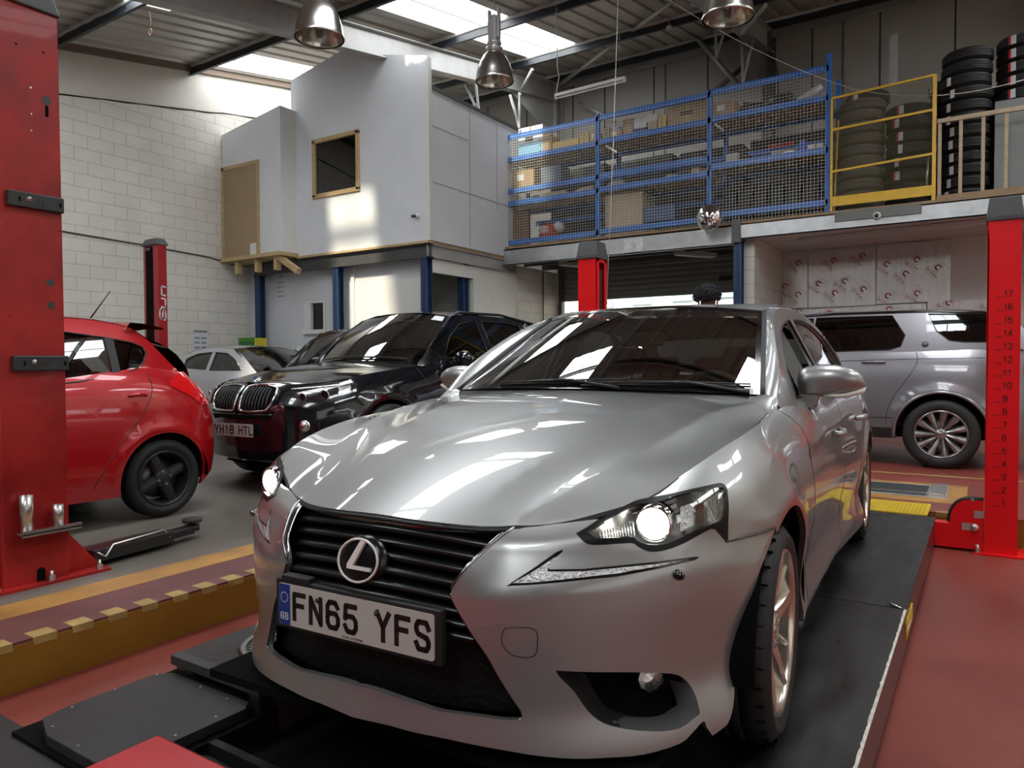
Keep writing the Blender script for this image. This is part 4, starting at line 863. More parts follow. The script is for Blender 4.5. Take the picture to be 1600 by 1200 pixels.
for sg in (1, -1):
    f_ = (lambda P: P) if sg > 0 else mir
    for nm, pl_ in (('front_door', d1), ('rear_door', d2), ('rear_quarter', quarter), ('side_sill', sill)):
        o_ = U.panel([np.array(p) for p in f_(pl_)], h=.04, ha=.05, skirt=.02).build(nm, silver, car, fix=False)
        if 'door' in nm:
            yh = 2.28 if nm == 'front_door' else 3.22; L_ = yz([(y, .80) for y in (yh-.11, yh-.08, yh, yh+.08, yh+.11)]); hb = MB()
            hb.tube([U.P(sg*p[0], p[1], o) for p, o in zip(L_, (.005, .028, .034, .028, .005))], [.012, .016, .017, .016, .012], 10); hb.build('door_handle', silver, o_)
            L2 = mid_e if nm == 'front_door' else rear_e
            U.line([np.array([sg*p[0], p[1]]) for p in cr(yz(L2), 3)], .0025, -.001).build('door_seam', black_pl, o_)
# wheel housings, floor pan
for sg in (1, -1):
    for yc in (.88, 3.68):
        housing(car, sg, .815+.07, yc, .32, .392, void_black)
fp = MB(); fp.box(-.52, .52, .3, 4.5, .16, .30); fp.box(-.80, .80, 1.25, 3.3, .17, .26); fp.box(-.7, .7, .10, .50, .135, .16); fp.build('floor_pan', void_black, car)
for sg in (1, -1):
    wheel(car, (sg*.775, .88, .318), sg, R=.318, Wd=.225, rim=.238, style='twin5', steer=radians(2))
    wheel(car, (sg*.775, 3.68, .318), sg, R=.318, Wd=.235, rim=.238, style='twin5')
# --- bonnet
XC = spline([.05, .18, .27, .37, .55, .69, 1.03, 1.34, 1.6], [.36, .375, .405, .445, .53, .575, .63, .68, .71], .05)
_pk = np.polyfit([.05, .18, .27, .37, .5, .69, 1.03, 1.34, 1.6], [.66, .714, .757, .795, .845, .897, .945, .972, .985], 4); ZK = lambda y: float(np.polyval(_pk, min(y, 1.6)))
_pc = np.polyfit([.05, .09, .18, .27, .37, .5, .69, 1.03, 1.34, 1.6], [.705, .725, .766, .802, .837, .878, .927, .978, 1.008, 1.02], 4); ZC = lambda y: float(np.polyval(_pc, min(y, 1.6)))
sy = [p[1] for p in SEAM[2:11]]; XS = spline([.05]+sy+[1.6], [.36]+[p[0] for p in SEAM[2:11]]+[.765], .035); ZS = spline([.05]+sy+[1.6], [.70]+[p[2] for p in SEAM[2:11]]+[.955], .035)
def Hf(x, y):
    a = abs(x); xc, zk, zc, xs, zs = XC(y), ZK(y), ZC(y), XS(y), ZS(y)
    if a <= xc: z = zc-(zc-zk)*(1-(1-(a/xc)**2)**1.35)-(.006*sin(pi*min(1, (1-a/xc)/.34)) if a/xc > .66 else 0)*sstep(.15, .4, y)
    else:
        t = (a-xc)/max(xs-xc, .03); z = zk+(zs-zk)*(t*1.6-.6*t*t)-.004*sin(pi*min(t, 1))*sstep(.3, .6, y) if t < 1.15 else zs+(zs-zk)*(t-1)*1.45
    # soften the crease
    return np.array([x, y, z])
H_ = Surf(Hf, CM)
hc_px = [(1187, 657), (1186, 645), (1178, 630), (1168, 622)]
tHC = H_.trace(hc_px, (.72, 1.3)); dbg('HC', tHC)
hr = [np.array([p[0], p[1]]) for p in ((.0, .09), (.1, .094), (.2, .113), (.3, .145), (.375, .18), (.47, .235), (.55, .29), (.65, .361), (.70, .45), (.74, .61), (.764, .80), (.768, 1.0), (.755, 1.2))]
hr = join(cr(hr[:5], 2), cr(hr[4:], 3), cr([(.755, 1.2), (.745, 1.3), (.715, 1.38), (.66, 1.43)], 3), cr([(.66, 1.43), (.5, 1.40), (.3, 1.365), (.15, 1.352), (0, 1.35)], 2))
hood = hr+[np.array([-p[0], p[1]]) for p in reversed(hr) if p[0] > 1e-6]
ft = [np.array([XC(y), y]) for y in np.linspace(.19, 1.40, 45)]
ho = H_.panel(hood, h=.025, ha=.022, skirt=.018, feat=[ft, [np.array([-p[0], p[1]]) for p in ft]]).build('bonnet', silver, car, fix=False)
for sg in (1, -1):
    sl = MB(); sl.tube([Hf(sg*p[0], p[1])+np.array([0, 0, -.004]) for p in hr[4:-9]], .003, 6); sl.build('bonnet_seam', black_pl, ho)
sl = MB(); sl.tube([Hf(p[0], p[1])+np.array([0, -.002, -.010]) for p in [np.array([-q[0], q[1]]) for q in reversed(hr[:18])]+hr[1:18]], .006, 6); sl.build('bonnet_front_seal', black_pl, ho)
# --- glasshouse
RAILP = [(1.42, .955), (1.6, 1.088), (1.8, 1.208), (2.0, 1.298), (2.2, 1.355), (2.4, 1.385), (2.8, 1.402), (3.2, 1.382), (3.5, 1.325), (3.8, 1.225), (4.05, 1.09), (4.2, 1.02)]
RZ = hermite([p[0] for p in RAILP], [p[1] for p in RAILP])
def Gx(y, z):
    zs = SH(min(max(y, 1.42), 4.3)); xs = float(hermite(*GXT)(y)); d = z-zs
    return xs-.42*d-.22*d*abs(d)
GXT = ([1.3, 1.42, 1.62, 2.2, 3, 3.6, 4.1, 4.4], [.76, .765, .80, .81, .805, .78, .74, .68])
GXH = hermite(*GXT)
def Gf(y, z):
    zs = SH(min(max(y, 1.42), 4.3)); d = z-zs; return np.array([GXH(y)-.42*d-.22*d*abs(d), y, z])
G = Surf(Gf, CM); G.flip = 1
def SEAM3(y): return np.array([XS(y), y, ZS(y)])
def WSf(a, t):
    xb, xt = .70, .565; x = a*(xb+(xt-xb)*t); yb = 1.33+.16*a*a; yt = 2.06+.13*a*a; zb = 1.012-.02*a*a; zt = 1.392-.035*a*a
    return np.array([x, yb+(yt-yb)*t, zb+(zt-zb)*t+.011*4*t*(1-t)])
mw = MB(); mw.grid([[WSf(a, t) for a in np.linspace(-1, 1, 25)] for t in np.linspace(0, 1, 13)]); wsn = mw.build('windscreen', car_glass, car)
b_ = MB(); b_.grid([[WSf(a, t)+np.array([0, -.001, .003]) for t in np.linspace(0, 1, 14)] for a in (-1.0, -.955)]); b_.grid([[WSf(a, t)+np.array([0, -.001, .003]) for t in np.linspace(0, 1, 14)] for a in (.955, 1.0)])
b_.grid([[WSf(a, t)+np.array([0, -.001, .003]) for a in np.linspace(-1, 1, 20)] for t in (.965, 1.0)]); b_.grid([[WSf(a, t)+np.array([0, -.001, .003]) for a in np.linspace(-1, 1, 20)] for t in (0, .05)])
b_.build('windscreen_band', gloss_black, wsn)
# pillar between windscreen and side rail
for sg in (1, -1):
    rl = [Gf(y, RZ(y))*np.array([sg, 1, 1]) for y in np.linspace(1.44, 2.3, 14)]; wl = [WSf(sg*1.0, t) for t in np.linspace(0, 1, 14)]
    m_ = MB(); rows = []
    for k in range(5):
        t = k/4; rows.append([np.array(w_)*(1-t)+np.array(r_)*t+np.array([sg*.006, -.004, .008])*sin(pi*t) for w_, r_ in zip(wl, rl)])
    m_.grid(rows); m_.build('windscreen_pillar', silver, car)
    m_ = MB(); m_.tube([np.array(p)+np.array([sg*.0, -.002, .002]) for p in wl], .010, 8); m_.build('pillar_trim', black_pl, car)
def rail(y): return Gf(y, RZ(y))
rows = []
for y in np.linspace(0, 1, 17):
    row = []
    for a in np.linspace(-1, 1, 25):
        ya = (2.06+.13*a*a)*(1-y)+3.42*y; yr = 2.3*(1-y)+3.42*y; rr = rail(yr); zc = 1.392+.066*sin(pi*min(1, y*1.0)*.62+.0)-.035*y*y*1.2
        xr = rr[0]-.012; t = abs(a)**3.2; e0 = WSf(a, 1.0)
        x = a*(.565*(1-y)**2+xr*(1-(1-y)**2)); zz = zc+(rr[2]+.008-zc)*t*(.35+.65*min(1, y*4)) if y > 0 else e0[2]
        zz = e0[2]*max(0, 1-y*8)+zz*min(1, y*8)
        row.append((x, ya, zz+.002))
    rows.append(row)
m_ = MB(); m_.grid(rows); m_.build('roof', silver, car)
roofrows = rows
# roof side rail strip from roof edge down to the glass line
DLO1 = [(1.66, .975), (1.72, 1.085), (1.85, 1.175), (2.0, 1.242), (2.2, 1.295), (2.42, 1.325), (2.46, 1.325), (2.50, .985)]
DLO2 = [(2.56, .985), (2.55, 1.33), (2.8, 1.345), (3.1, 1.332), (3.3, 1.30), (3.5, 1.245), (3.62, 1.18), (3.66, 1.09), (3.60, 1.02)]
def yzp(L): return [np.array(p, float) for p in L]
fr_out = join(yzp([(y, RZ(y)) for y in np.linspace(1.44, 4.2, 40)]), yzp([(4.2, 1.01)]), yzp([(y, SH(y)-.002) for y in np.linspace(4.15, 1.46, 20)]))
h1 = join(cr(yzp(DLO1[:-1]), 3), yzp([DLO1[-1]])); h2 = join(yzp(DLO2[:2]), cr(yzp(DLO2[1:]), 3))
for sg in (1, -1):
    Gs = G if sg > 0 else Surf((lambda y, z: Gf(y, z)*np.array([-1, 1, 1])), CM, -1)
    fo = Gs.panel(fr_out, [h1, h2], h=.03, ha=.05, skirt=.02).build('side_frame', silver, car, fix=False)
    for lp in (h1, h2): Gs.line(lp, .006, -.002, True).build('window_seal', black_pl, fo)
    m_ = MB(); m_.grid([[Gs.P(y, z, -.004) for z in np.linspace(.98, 1.33, 4)] for y in (2.49, 2.57)]); m_.build('door_pillar', gloss_black, fo)
    # front door glass is wound down on the driver's side in the picture
    if sg < 0: Gs.panel(h1, h=.06, off=-.012, skirt=0).build('front_side_glass', car_glass, fo, fix=False)
    Gs.panel(h2, h=.06, off=-.012, skirt=0).build('rear_side_glass', car_glass, fo, fix=False)
    if sg > 0:
        q = [(2.05, 1.0), (2.06, 1.21), (2.2, 1.265), (2.44, 1.30), (2.47, 1.0)]
        Gs.panel(yzp(q), h=.06, off=-.05, skirt=0).build('inner_pillar_trim', seat_dark, fo, fix=False)
for sg in (1, -1):
    inn = [Hf(p[0], p[1])*np.array([sg, 1, 1])+np.array([0, 0, -.002]) for p in cr([(.765, 1.12), (.755, 1.2), (.745, 1.3), (.715, 1.38), (.66, 1.43)], 3)]
    k_ = len(inn); o1 = cr([SEAM3(1.12), SEAM3(1.3), SEAM3(1.42), Gf(1.47, RZ(1.47)), WSf(1.0, .02)], 3); n_ = len(inn)
    o1 = [np.array(o1[int(round(i*(len(o1)-1)/(n_-1)))]) for i in range(n_)]
    m_ = MB(); m_.grid([[a*(1-t)+(b*np.array([sg, 1, 1]))*t+np.array([0, 0, .004])*sin(pi*t) for a, b in zip(inn, o1)] for t in (0, .35, .7, 1)]); m_.build('fender_shoulder', silver, car)
# rear screen, boot
rows = [[(a*(.56+.10*t), 3.42+.72*t+.0*a, 1.372-.345*t+.02*sin(pi*t)-.04*a*a*(1-t)) for a in np.linspace(-1, 1, 13)] for t in np.linspace(0, 1, 8)]
m_ = MB(); m_.grid(rows); m_.build('rear_screen', car_glass, car)
rows = [[(a*(.70-.1*t), 4.12+.48*t, 1.03-.02*t-.04*abs(a)**3-(.06 if t > .99 else 0)) for a in np.linspace(-1, 1, 13)] for t in np.linspace(0, 1, 8)]
m_ = MB(); m_.grid(rows); m_.build('boot_lid', silver, car)
# cowl and wipers
yr_ = hermite([0, .15, .3, .5, .66, .72], [1.345, 1.347, 1.36, 1.395, 1.425, 1.44]); m_ = MB()
m_.grid([[Hf(a*.70, yr_(abs(a)*.70))+np.array([0, -.01, -.012]) for a in np.linspace(-1, 1, 21)], [Hf(a*.70, yr_(abs(a)*.70))*.5+WSf(a, .0)*.5+np.array([0, 0, -.004]) for a in np.linspace(-1, 1, 21)], [WSf(a, .03)+np.array([0, 0, -.001]) for a in np.linspace(-1, 1, 21)]]); m_.build('scuttle_panel', black_pl, car)
for x0, x1 in ((-.42, .18), (.08, .66)):
    wp = MB(); Pp = [WSf(x/.70, .035+.03*abs(x-x0)/(abs(x1-x0)))+np.array([0, -.012, .014]) for x in np.linspace(x0, x1, 9)]
    wp.tube(Pp, [.003]*3+[.006]*2+[.004]*2+[.003]*2, 6); wp.tube([p+np.array([0, .004, -.010]) for p in Pp], .004, 5)
    wp.tube([WSf(x1/.70, .02)+np.array([0, -.02, .0]), Pp[5], Pp[4]], .007, 6); wp.build('wiper', black_pl, car)
# --- door mirrors
for sg in (1, -1):
    mr = empty('door_mirror', (sg*.90, 1.80, 1.035)); mr.parent = car
    prof = [(-.118, .030, .050, .0, -.008), (-.112, .046, .062, 0, -.006), (-.08, .054, .070, .0, -.002), (-.03, .058, .072, .0, .002), (.02, .058, .067, .002, .006), (.065, .053, .056, .006, .007), (.10, .042, .043, .012, .003), (.118, .026, .028, .018, -.003), (.125, .006, .010, .022, -.008)]
    rows = []
    for x, ry, rz, cy_, cz_ in prof:
        rows.append([(sg*x, cy_+ry*np.sign(cos(a))*abs(cos(a))**.7-(.012 if sin(a) > 0 else 0)*abs(cos(a)), cz_+rz*np.sign(sin(a))*abs(sin(a))**.72*(1 if sin(a) > 0 else .86)) for a in np.linspace(0, 2*pi, 29)[:-1]])
    m_ = MB(); m_.grid(rows, 0, True, True); m_.add(rows[0], [tuple(range(28))]); m_.add(rows[-1], [tuple(range(28))]); m_.build('mirror_shell', silver, mr, bevel=0)
    m_ = MB(); m_.prism([(-.07, -.052), (.105, -.040), (.108, .032), (-.07, .058)], 0, .004, Matrix.Translation((0, .052, .0)) @ Matrix.Rotation(radians(90), 4, 'X') @ Matrix.Scale(sg, 4, (1, 0, 0))); m_.build('mirror_glass', chrome, mr)
    m_ = MB(); m_.tube([(sg*-.02, -.035, -.052), (sg*.06, -.038, -.050), (sg*.118, -.004, -.032), (sg*.126, .02, -.02)], [.006, .010, .010, .005], 8); m_.build('indicator_strip', mat('mirror_lamp', (.7, .66, .58), rough=.2, coat=1), mr)
    m_ = MB(); m_.grid([[(sg*x, y, z) for x, y, z in r] for r in ([(-.112, -.045, -.045), (-.04, -.05, -.05), (-.04, .04, -.05), (-.112, .04, -.045)], [(-.135, -.045, -.095), (-.055, -.05, -.10), (-.055, .05, -.10), (-.135, .05, -.095)])], 0, False, True); m_.build('mirror_stem', silver, mr, bevel=.006)
# --- cabin
hl_m = MB(); hl_m.grid([[(a*(.56-.03*t), 2.16+1.42*t, 1.345-.02*abs(a)**2-.065*t*t) for a in np.linspace(-1, 1, 9)] for t in np.linspace(0, 1, 8)]); hl_m.build('headlining', mat('headlining', (.10, .10, .09), rough=.9), car)
cab = MB(); cab.box(-.66, .66, 1.5, 1.95, .70, .945); cab.build('dashboard', seat_dark, car, bevel=.05)
sw_ = MB(); sw_.tube([(.36+.18*cos(a), 1.98+.06*sin(a), .90+.17*sin(a)) for a in np.linspace(0, 2*pi, 30)[:-1]], .014, 8, True); sw_.box(.20, .52, 1.975, 1.99, .88, .92); sw_.build('steering_wheel', seat_dark, car)
def car_seat(parent, x, y, m1, m2, w_=.25, z0=.28):
    s = empty('seat', (x, y, z0)); s.parent = parent
    c = MB(); c.box(-w_, w_, -.25, .25, 0, .2); c.build('cushion', m1, s, bevel=.05)
    c = MB(); Mx = Matrix.Translation((0, .25, .15)) @ Matrix.Rotation(radians(-14), 4, 'X'); c.box(-w_, w_, -.06, .07, 0, .58, 0, Mx); c.build('backrest', m1, s, bevel=.05)
    c = MB(); c.box(-.13, .13, -.05, .05, .64, .80, 0, Mx); c.build('headrest', m2, s, bevel=.04)
    c = MB()
    for dx in (-.05, .05): c.cyl(Mx@Vector((dx, 0, .55)), Mx@Vector((dx, 0, .66)), .006, 8)
    c.build('headrest_stalks', chrome, s); return s
for x in (-.36, .36): car_seat(car, x, 2.35, seat_cream if x > 0 else seat_dark, seat_dark)
rs = MB(); rs.box(-.62, .62, 3.0, 3.5, .3, .52); rs.box(-.62, .62, 3.35, 3.5, .5, 1.0); rs.box(-.6, .6, 3.5, 4.1, .93, .98); rs.build('rear_bench', seat_dark, car, bevel=.04)
for x in (-.36, .0, .36):
    c = MB(); c.box(x-.13, x+.13, 3.38, 3.46, 1.0, 1.16); c.build('rear_headrest', seat_dark, car, bevel=.03)
dm = MB(); dm.box(-.11, .11, 2.08, 2.10, 1.20, 1.27); dm.build('interior_mirror', black_pl, car, bevel=.01)
dc = MB()
for sg in (1, -1): dc.grid([[(sg*(.76-.02), y, z) for y in (1.5, 2.5, 3.4)] for z in (.4, .95)])
dc.build('door_cards', seat_dark, car)
# ================================================================== the other cars
def make_car(name, label, loc, rz, PLt, SEAMt, arches, arc, zb, rail_t, gx_t, lean, dlos, ws, rs, paint, wheel_kw, hood=None, z0=.55, crown=.05, side_glass=dark_glass, screen_glass=car_glass, lines=(), tail_top=None, track=None, trim_z=None, roof_mat=None, rcrown=.04, skirt=.02):
    root = empty(name, loc, rz, label, 'car'); M = Matrix.Translation(loc) @ Matrix.Rotation(rz, 4, 'Z')
    ss = np.concatenate([[0], np.cumsum([math.dist(PLt[i], PLt[i+1]) for i in range(len(PLt)-1)])]); B = hermite(ss, np.array(PLt, float)); S1 = ss[-1]
    def pb(s): p = B(s); e = 1e-3; t = B(min(s+e, S1))-B(max(s-e, 0)); t = t/np.linalg.norm(t); return p, np.array([t[1], -t[0]])
    def soy(y):
        lo, hi = 0., S1
        for _ in range(30):
            m_ = (lo+hi)/2
            if B(m_)[1] < y: lo = m_
            else: hi = m_
        return lo
    so = []; samples = np.linspace(0, S1, 900); BP = np.array([B(s) for s in samples])
    for x, y, z in SEAMt:
        k = int(np.argmin((BP[:, 0]-x)**2+(BP[:, 1]-y)**2)); s = samples[k]
        if not so or s > so[-1][0]+1e-3: so.append((s, math.hypot(*(BP[k]-np.array([x, y]))), z))
    SOf = hermite([q[0] for q in so], np.array([[q[1], q[2]] for q in so])); low = hermite([-.2, .15, .25, .35, .5, .6], [.08, .05, .03, .012, .003, 0])
    def uf(s, z):
        sg = 1 if s >= 0 else -1; s = abs(s); p, n = pb(s); oz, zs = SOf(s); o = (oz*GPROF((z-z0)/(zs-z0)) if z > z0 else 0)+low(z)
        for yc in arches:
            d = math.hypot(p[1]-yc, z-arc[1]); o -= .014*math.exp(-((d-arc[0]-.03)/.05)**2)*sstep(.45, .7, s)
        q = p-n*o; return np.array([sg*q[0], q[1], z])
    S = Surf(uf, M)
    half = [(0, zb+.03), (soy(.25), zb)]
    for yc in arches:
        a0 = math.asin(max(-1, (zb-arc[1])/arc[0])); half += [(soy(yc-arc[0]*cos(a)), arc[1]+arc[0]*sin(a)) for a in np.linspace(a0, pi-a0, 22)]
    half += [(soy(PLt[-1][1]-.25), zb+.03), (S1-.02, zb+.04)]
    top = [(s, SOf(s)[1]) for s in np.linspace(S1-.02, 0, 60)]
    poly = [np.array(p, float) for p in half+top]; full_ = poly[1:-1]
    body = S.panel([np.array([0., zb+.03])]+full_+[np.array([0., SOf(0)[1]])]+[np.array([-p[0], p[1]]) for p in reversed(full_)], h=.05, ha=.07, skirt=skirt).build('body_shell', paint, root, fix=False)
    for ln in lines:
        for sg in (1, -1): S.line([np.array([sg*soy(y), z]) for y, z in cr([np.array(q, float) for q in ln], 3)], .0035, 0).build('panel_gap', black_pl, body)
    seam = [p for p in SEAMt]; sx = hermite([p[1] for p in seam if p[0] > .05 and True][:-1] if False else [p[1] for p in seam], [p[0] for p in seam]) if all(seam[i+1][1] > seam[i][1] for i in range(len(seam)-1)) else None
    szf = hermite([p[1] for p in seam], [p[2] for p in seam])
    # bonnet
    y_h0, y_h1 = seam[0][1], ws[0]; rows = []
    for t in np.linspace(0, 1, 16):
        y = y_h0+(y_h1-y_h0)*t**1.5+.002; xs, zs = sx(y), szf(y); c = crown*(min(1, t*2.2)**.6); rows.append([(a*xs, y+(.0), zs+c*(1-abs(a)**2.6)) for a in np.linspace(-1, 1, 21)])
    f = MB(); f.grid(rows); f.build('bonnet', paint, root)
    # glasshouse
    RZf = hermite([p[0] for p in rail_t], [p[1] for p in rail_t]); GX = hermite([p[0] for p in gx_t], [p[1] for p in gx_t])
    def gf(y, z): d = z-szf(min(max(y, gx_t[0][0]), gx_t[-1][0])); return np.array([GX(y)-lean*d-lean*.5*d*abs(d), y, z])
    ya, yb = rail_t[0][0], rail_t[-1][0]
    fo = [np.array([y, RZf(y)]) for y in np.linspace(ya+.01, yb, 36)]+[np.array([y, szf(y)-.004]) for y in np.linspace(yb, ya, 18)]
    for sg in (1, -1):
        Gs = Surf((lambda y, z, sg=sg: gf(y, z)*np.array([sg, 1, 1])), M, sg)
        hs_ = [join(cr(yzp(d)+[np.array(d[0], float)], 3)) if smooth else yzp(d) for d, smooth in dlos]
        fr = Gs.panel(fo, hs_, h=.05, ha=.07, skirt=.015).build('side_frame', roof_mat or paint, root, fix=False)
        for h_ in hs_:
            Gs.line(h_, .006, 0, True).build('window_seal', black_pl, fr); Gs.panel(h_, h=.12, off=-.01, skirt=0).build('side_glass', side_glass, fr, fix=False)
    # windscreen: (ybase, ytop)
    yb0, yt0 = ws[0], ws[1]; rb = gf(ws[2], RZf(ws[2])); zb0 = szf(yb0)+crown; xb = sx(ws[0])*.97; bow = ws[3]
    W_ = lambda a, t: np.array([a*(xb+(rb[0]-xb)*t), yb0+bow*a*a*(1-t*.5)+(yt0-yb0)*t, zb0-crown*a*a*(1-t)+(rb[2]+rcrown*(1-a*a)-zb0)*t+.03*sin(pi*t)])
    f = MB(); f.grid([[W_(a, t) for a in np.linspace(-1, 1, 17)] for t in np.linspace(0, 1, 9)]); wo_ = f.build('windscreen', screen_glass, root)
    for sg in (1, -1):
        wl = [W_(sg, t) for t in np.linspace(0, 1, 12)]; rl = [gf(y, RZf(y))*np.array([sg, 1, 1]) for y in np.linspace(ya, ws[2]+.05, 12)]
        f = MB(); f.grid([[w__*(1-k)+r__*k for w__, r__ in zip(wl, rl)] for k in (0, .5, 1)]); f.build('windscreen_pillar', paint, root); f = MB(); f.tube(wl, .012, 6); f.build('pillar_trim', black_pl, root)
    for x0_, x1_ in ((-.5, .05), (.0, .55)):
        f = MB(); f.tube([W_(x/.72, .04+.03*abs(x-x0_))+np.array([0, -.01, .015]) for x in np.linspace(x0_, x1_, 6)], .008, 5); f.build('wiper', black_pl, root)
    f = MB(); f.grid([[(a*xb*1.02, yb0+bow*a*a+dy, zb0-crown*a*a+dz) for a in np.linspace(-1, 1, 13)] for dy, dz in ((-.04, -.01), (.03, .0))]); f.build('scuttle_panel', black_pl, root)
    # roof
    y_r0, y_r1 = yt0, rs[0]; rows = []
    for t in np.linspace(0, 1, 14):
        yr = ws[2]+(min(y_r1, yb)-ws[2])*t; r_ = gf(yr, RZf(yr)); yc_ = y_r0+(y_r1-y_r0)*t
        rows.append([(a*(r_[0]+.004), (yc_*(1-abs(a)**4)+yr*abs(a)**4), r_[2]+.004+rcrown*(1-abs(a)**2.4)) for a in np.linspace(-1, 1, 19)])
    f = MB(); f.grid(rows); f.build('roof', roof_mat or paint, root)
    # rear screen and tail above the belt
    last = rows[-1]; ye, ze = rs[1], rs[2]; xr = sx(min(ye, seam[-1][1]))*.98 if ye < seam[-2][1] else rs[3]
    f = MB(); f.grid([[tuple(np.array(p)*(1-t)+np.array([a*rs[3], ye+rs[4]*(1-a*a), ze])*t+np.array([0, .05*sin(pi*t), .02*sin(pi*t)])) for p, a in zip(last, np.linspace(-1, 1, 19))] for t in np.linspace(0, 1, 6)]); f.build('rear_screen', screen_glass, root)
    f = MB(); yl = PLt[-1][1]; f.grid([[(a*rs[3]*(1-t)+a*seam[-2][0]*t, (ye+rs[4]*(1-a*a))*(1-t)+(seam[-1][1]-.02*a*a)*t, ze*(1-t)+seam[-1][2]*t) for a in np.linspace(-1, 1, 13)] for t in np.linspace(0, 1, 4)]); f.build('tailgate', paint, root)
    # dark housings, pan, cabin, wheels
    hw = track or (max(p[0] for p in PLt)-.10)
    for sg in (1, -1):
        for yc in arches:
            housing(root, sg, hw+.07, yc, arc[1], arc[0]+.02, void_black, .33)
            wheel(root, (sg*hw, yc, wheel_kw['R']), sg, **wheel_kw)
    f = MB(); xi = hw-.30; f.box(-xi, xi, .5, PLt[-1][1]-.45, zb-.02, zb+.1); f.box(-hw, hw, arches[0]+arc[0]+.05, arches[1]-arc[0]-.05, zb-.01, zb+.1); f.build('floor_pan', void_black, root)
    f = MB(); zz = szf(yb0); f.box(-xi-.1, xi+.1, yb0+.1, yb0+.5, zz-.2, zz-.02); f.build('dashboard', seat_dark, root, bevel=.04)
    for x in (-.36, .36): car_seat(root, x, yb0+1.05, seat_dark, seat_dark, .22, szf(yb0)-.62)
    f = MB(); f.box(-xi-.1, xi+.1, yb0+1.9, yb0+2.1, .4, szf(yb0)+.02); f.build('rear_bench', seat_dark, root, bevel=.04)
    return root, S, soy, M, gf, W_
def overlay(S, poly, m, root, name, off=.004, sgn=(1, -1), h=.04, skirt=.004, smooth=True):
    for sg in sgn:
        P = [np.array([sg*a, b], float) for a, b in poly]; P = P if sg > 0 else P[::-1]
        if smooth: P = join(cr(P+[P[0]], 3))
        S.panel(P, h=h, off=off, skirt=skirt).build(name, m, root, fix=False)
# ---- red hatchback, tail towards the back wall
red_car = mat('car_red', (.50, .004, .010), rough=.28, metal=.15, coat=1)
W2 = .80
hatch, S, soy, M, gf, W_ = make_car('hatchback_car', 'glossy red hatchback without hub caps, half hidden behind the large red lift column', (-5.83, -.015, 0), 0,
    [(0, 0), (.3, .03), (.55, .14), (.70, .32), (.77, .55), (.795, .9), (.80, 1.5), (.795, 2.3), (.81, 2.9), (.80, 3.2), (.76, 3.42), (.62, 3.60), (.3, 3.675), (0, 3.69)],
    [(0, .06, .70), (.40, .12, .72), (.60, .35, .82), (.68, .60, .90), (.70, .95, .96), (.735, 1.3, .98), (.74, 1.8, .985), (.735, 2.3, 1.02), (.72, 2.7, 1.07), (.69, 3.0, 1.10), (.66, 3.2, 1.08), (.60, 3.38, 1.04), (.50, 3.45, 1.0), (0, 3.5, .98)],
    (.69, 3.075), (.335, .29), .20, [(1.0, .97), (1.2, 1.15), (1.45, 1.33), (1.7, 1.42), (2.1, 1.455), (2.6, 1.445), (2.95, 1.395), (3.08, 1.30), (3.2, 1.16), (3.28, 1.08)], [(1.0, .70), (1.3, .735), (2.3, .735), (2.9, .70), (3.28, .64)], .36,
    [([(1.25, 1.02), (1.5, 1.24), (1.75, 1.33), (2.1, 1.345), (2.12, 1.0)], False), ([(2.2, .985), (2.2, 1.352), (2.5, 1.345), (2.75, 1.315), (2.93, 1.285), (3.01, 1.255), (3.03, 1.21), (2.99, 1.14), (2.90, 1.08), (2.76, 1.045), (2.5, 1.01)], False)],
    (1.0, 1.72, 1.6, .10), (3.05, 3.40, 1.08, .58, .03), red_car, dict(R=.288, Wd=.17, rim=.20, style='steel4', groove=False, rim_m=mat('steel_rim_black', (.03, .03, .03), rough=.45, metal=.3)), z0=.50,
    side_glass=glass('hatch_glass', (.30, .31, .30)), lines=([(2.16, .99), (2.17, .6), (2.14, .3), (2.0, .24)], [(2.99, 1.06), (3.0, .95), (2.93, .80), (2.78, .62), (2.66, .45), (2.56, .28)]))
for sg in (1, -1):
    f = MB(); f.grid([[gf(y, z)*np.array([sg, 1, 1])+np.array([sg*.004, 0, 0]) for z in np.linspace(zb_, zt_, 4)] for y, zb_, zt_ in ((2.74, 1.04, 1.32), (2.80, 1.05, 1.315))]); f.build('quarter_pillar', black_pl, hatch)
overlay(S, [(soy(3.14), .97), (soy(3.30), 1.06), (soy(3.42), 1.04), (soy(3.56), .88), (soy(3.58), .80), (soy(3.42), .82), (soy(3.28), .90)], red_pl, hatch, 'tail_lamp', .006)
f = MB(); f.grid([[(a*.60, y_+.03*(1-a*a), z_-.02*a*a) for a in np.linspace(-1, 1, 15)] for y_, z_ in ((2.90, 1.40), (2.94, 1.452), (3.06, 1.446), (3.19, 1.420), (3.20, 1.408), (3.06, 1.405), (2.90, 1.38))]); f.build('roof_spoiler', red_car, hatch)
f = MB(); f.tube([(0, 2.93, 1.44), (0, 3.12, 1.71)], [.007, .004], 6); f.build('aerial', black_pl, hatch)
for sg in (1, -1):
    f = MB(); L_ = [(2.82, .90), (2.85, .905), (2.90, .91), (2.95, .90)]; f.tube([S.P(sg*soy(y), z, o) for (y, z), o in zip(L_, (.004, .026, .028, .004))], [.010, .013, .013, .010], 8); f.build('door_handle', red_car, hatch)
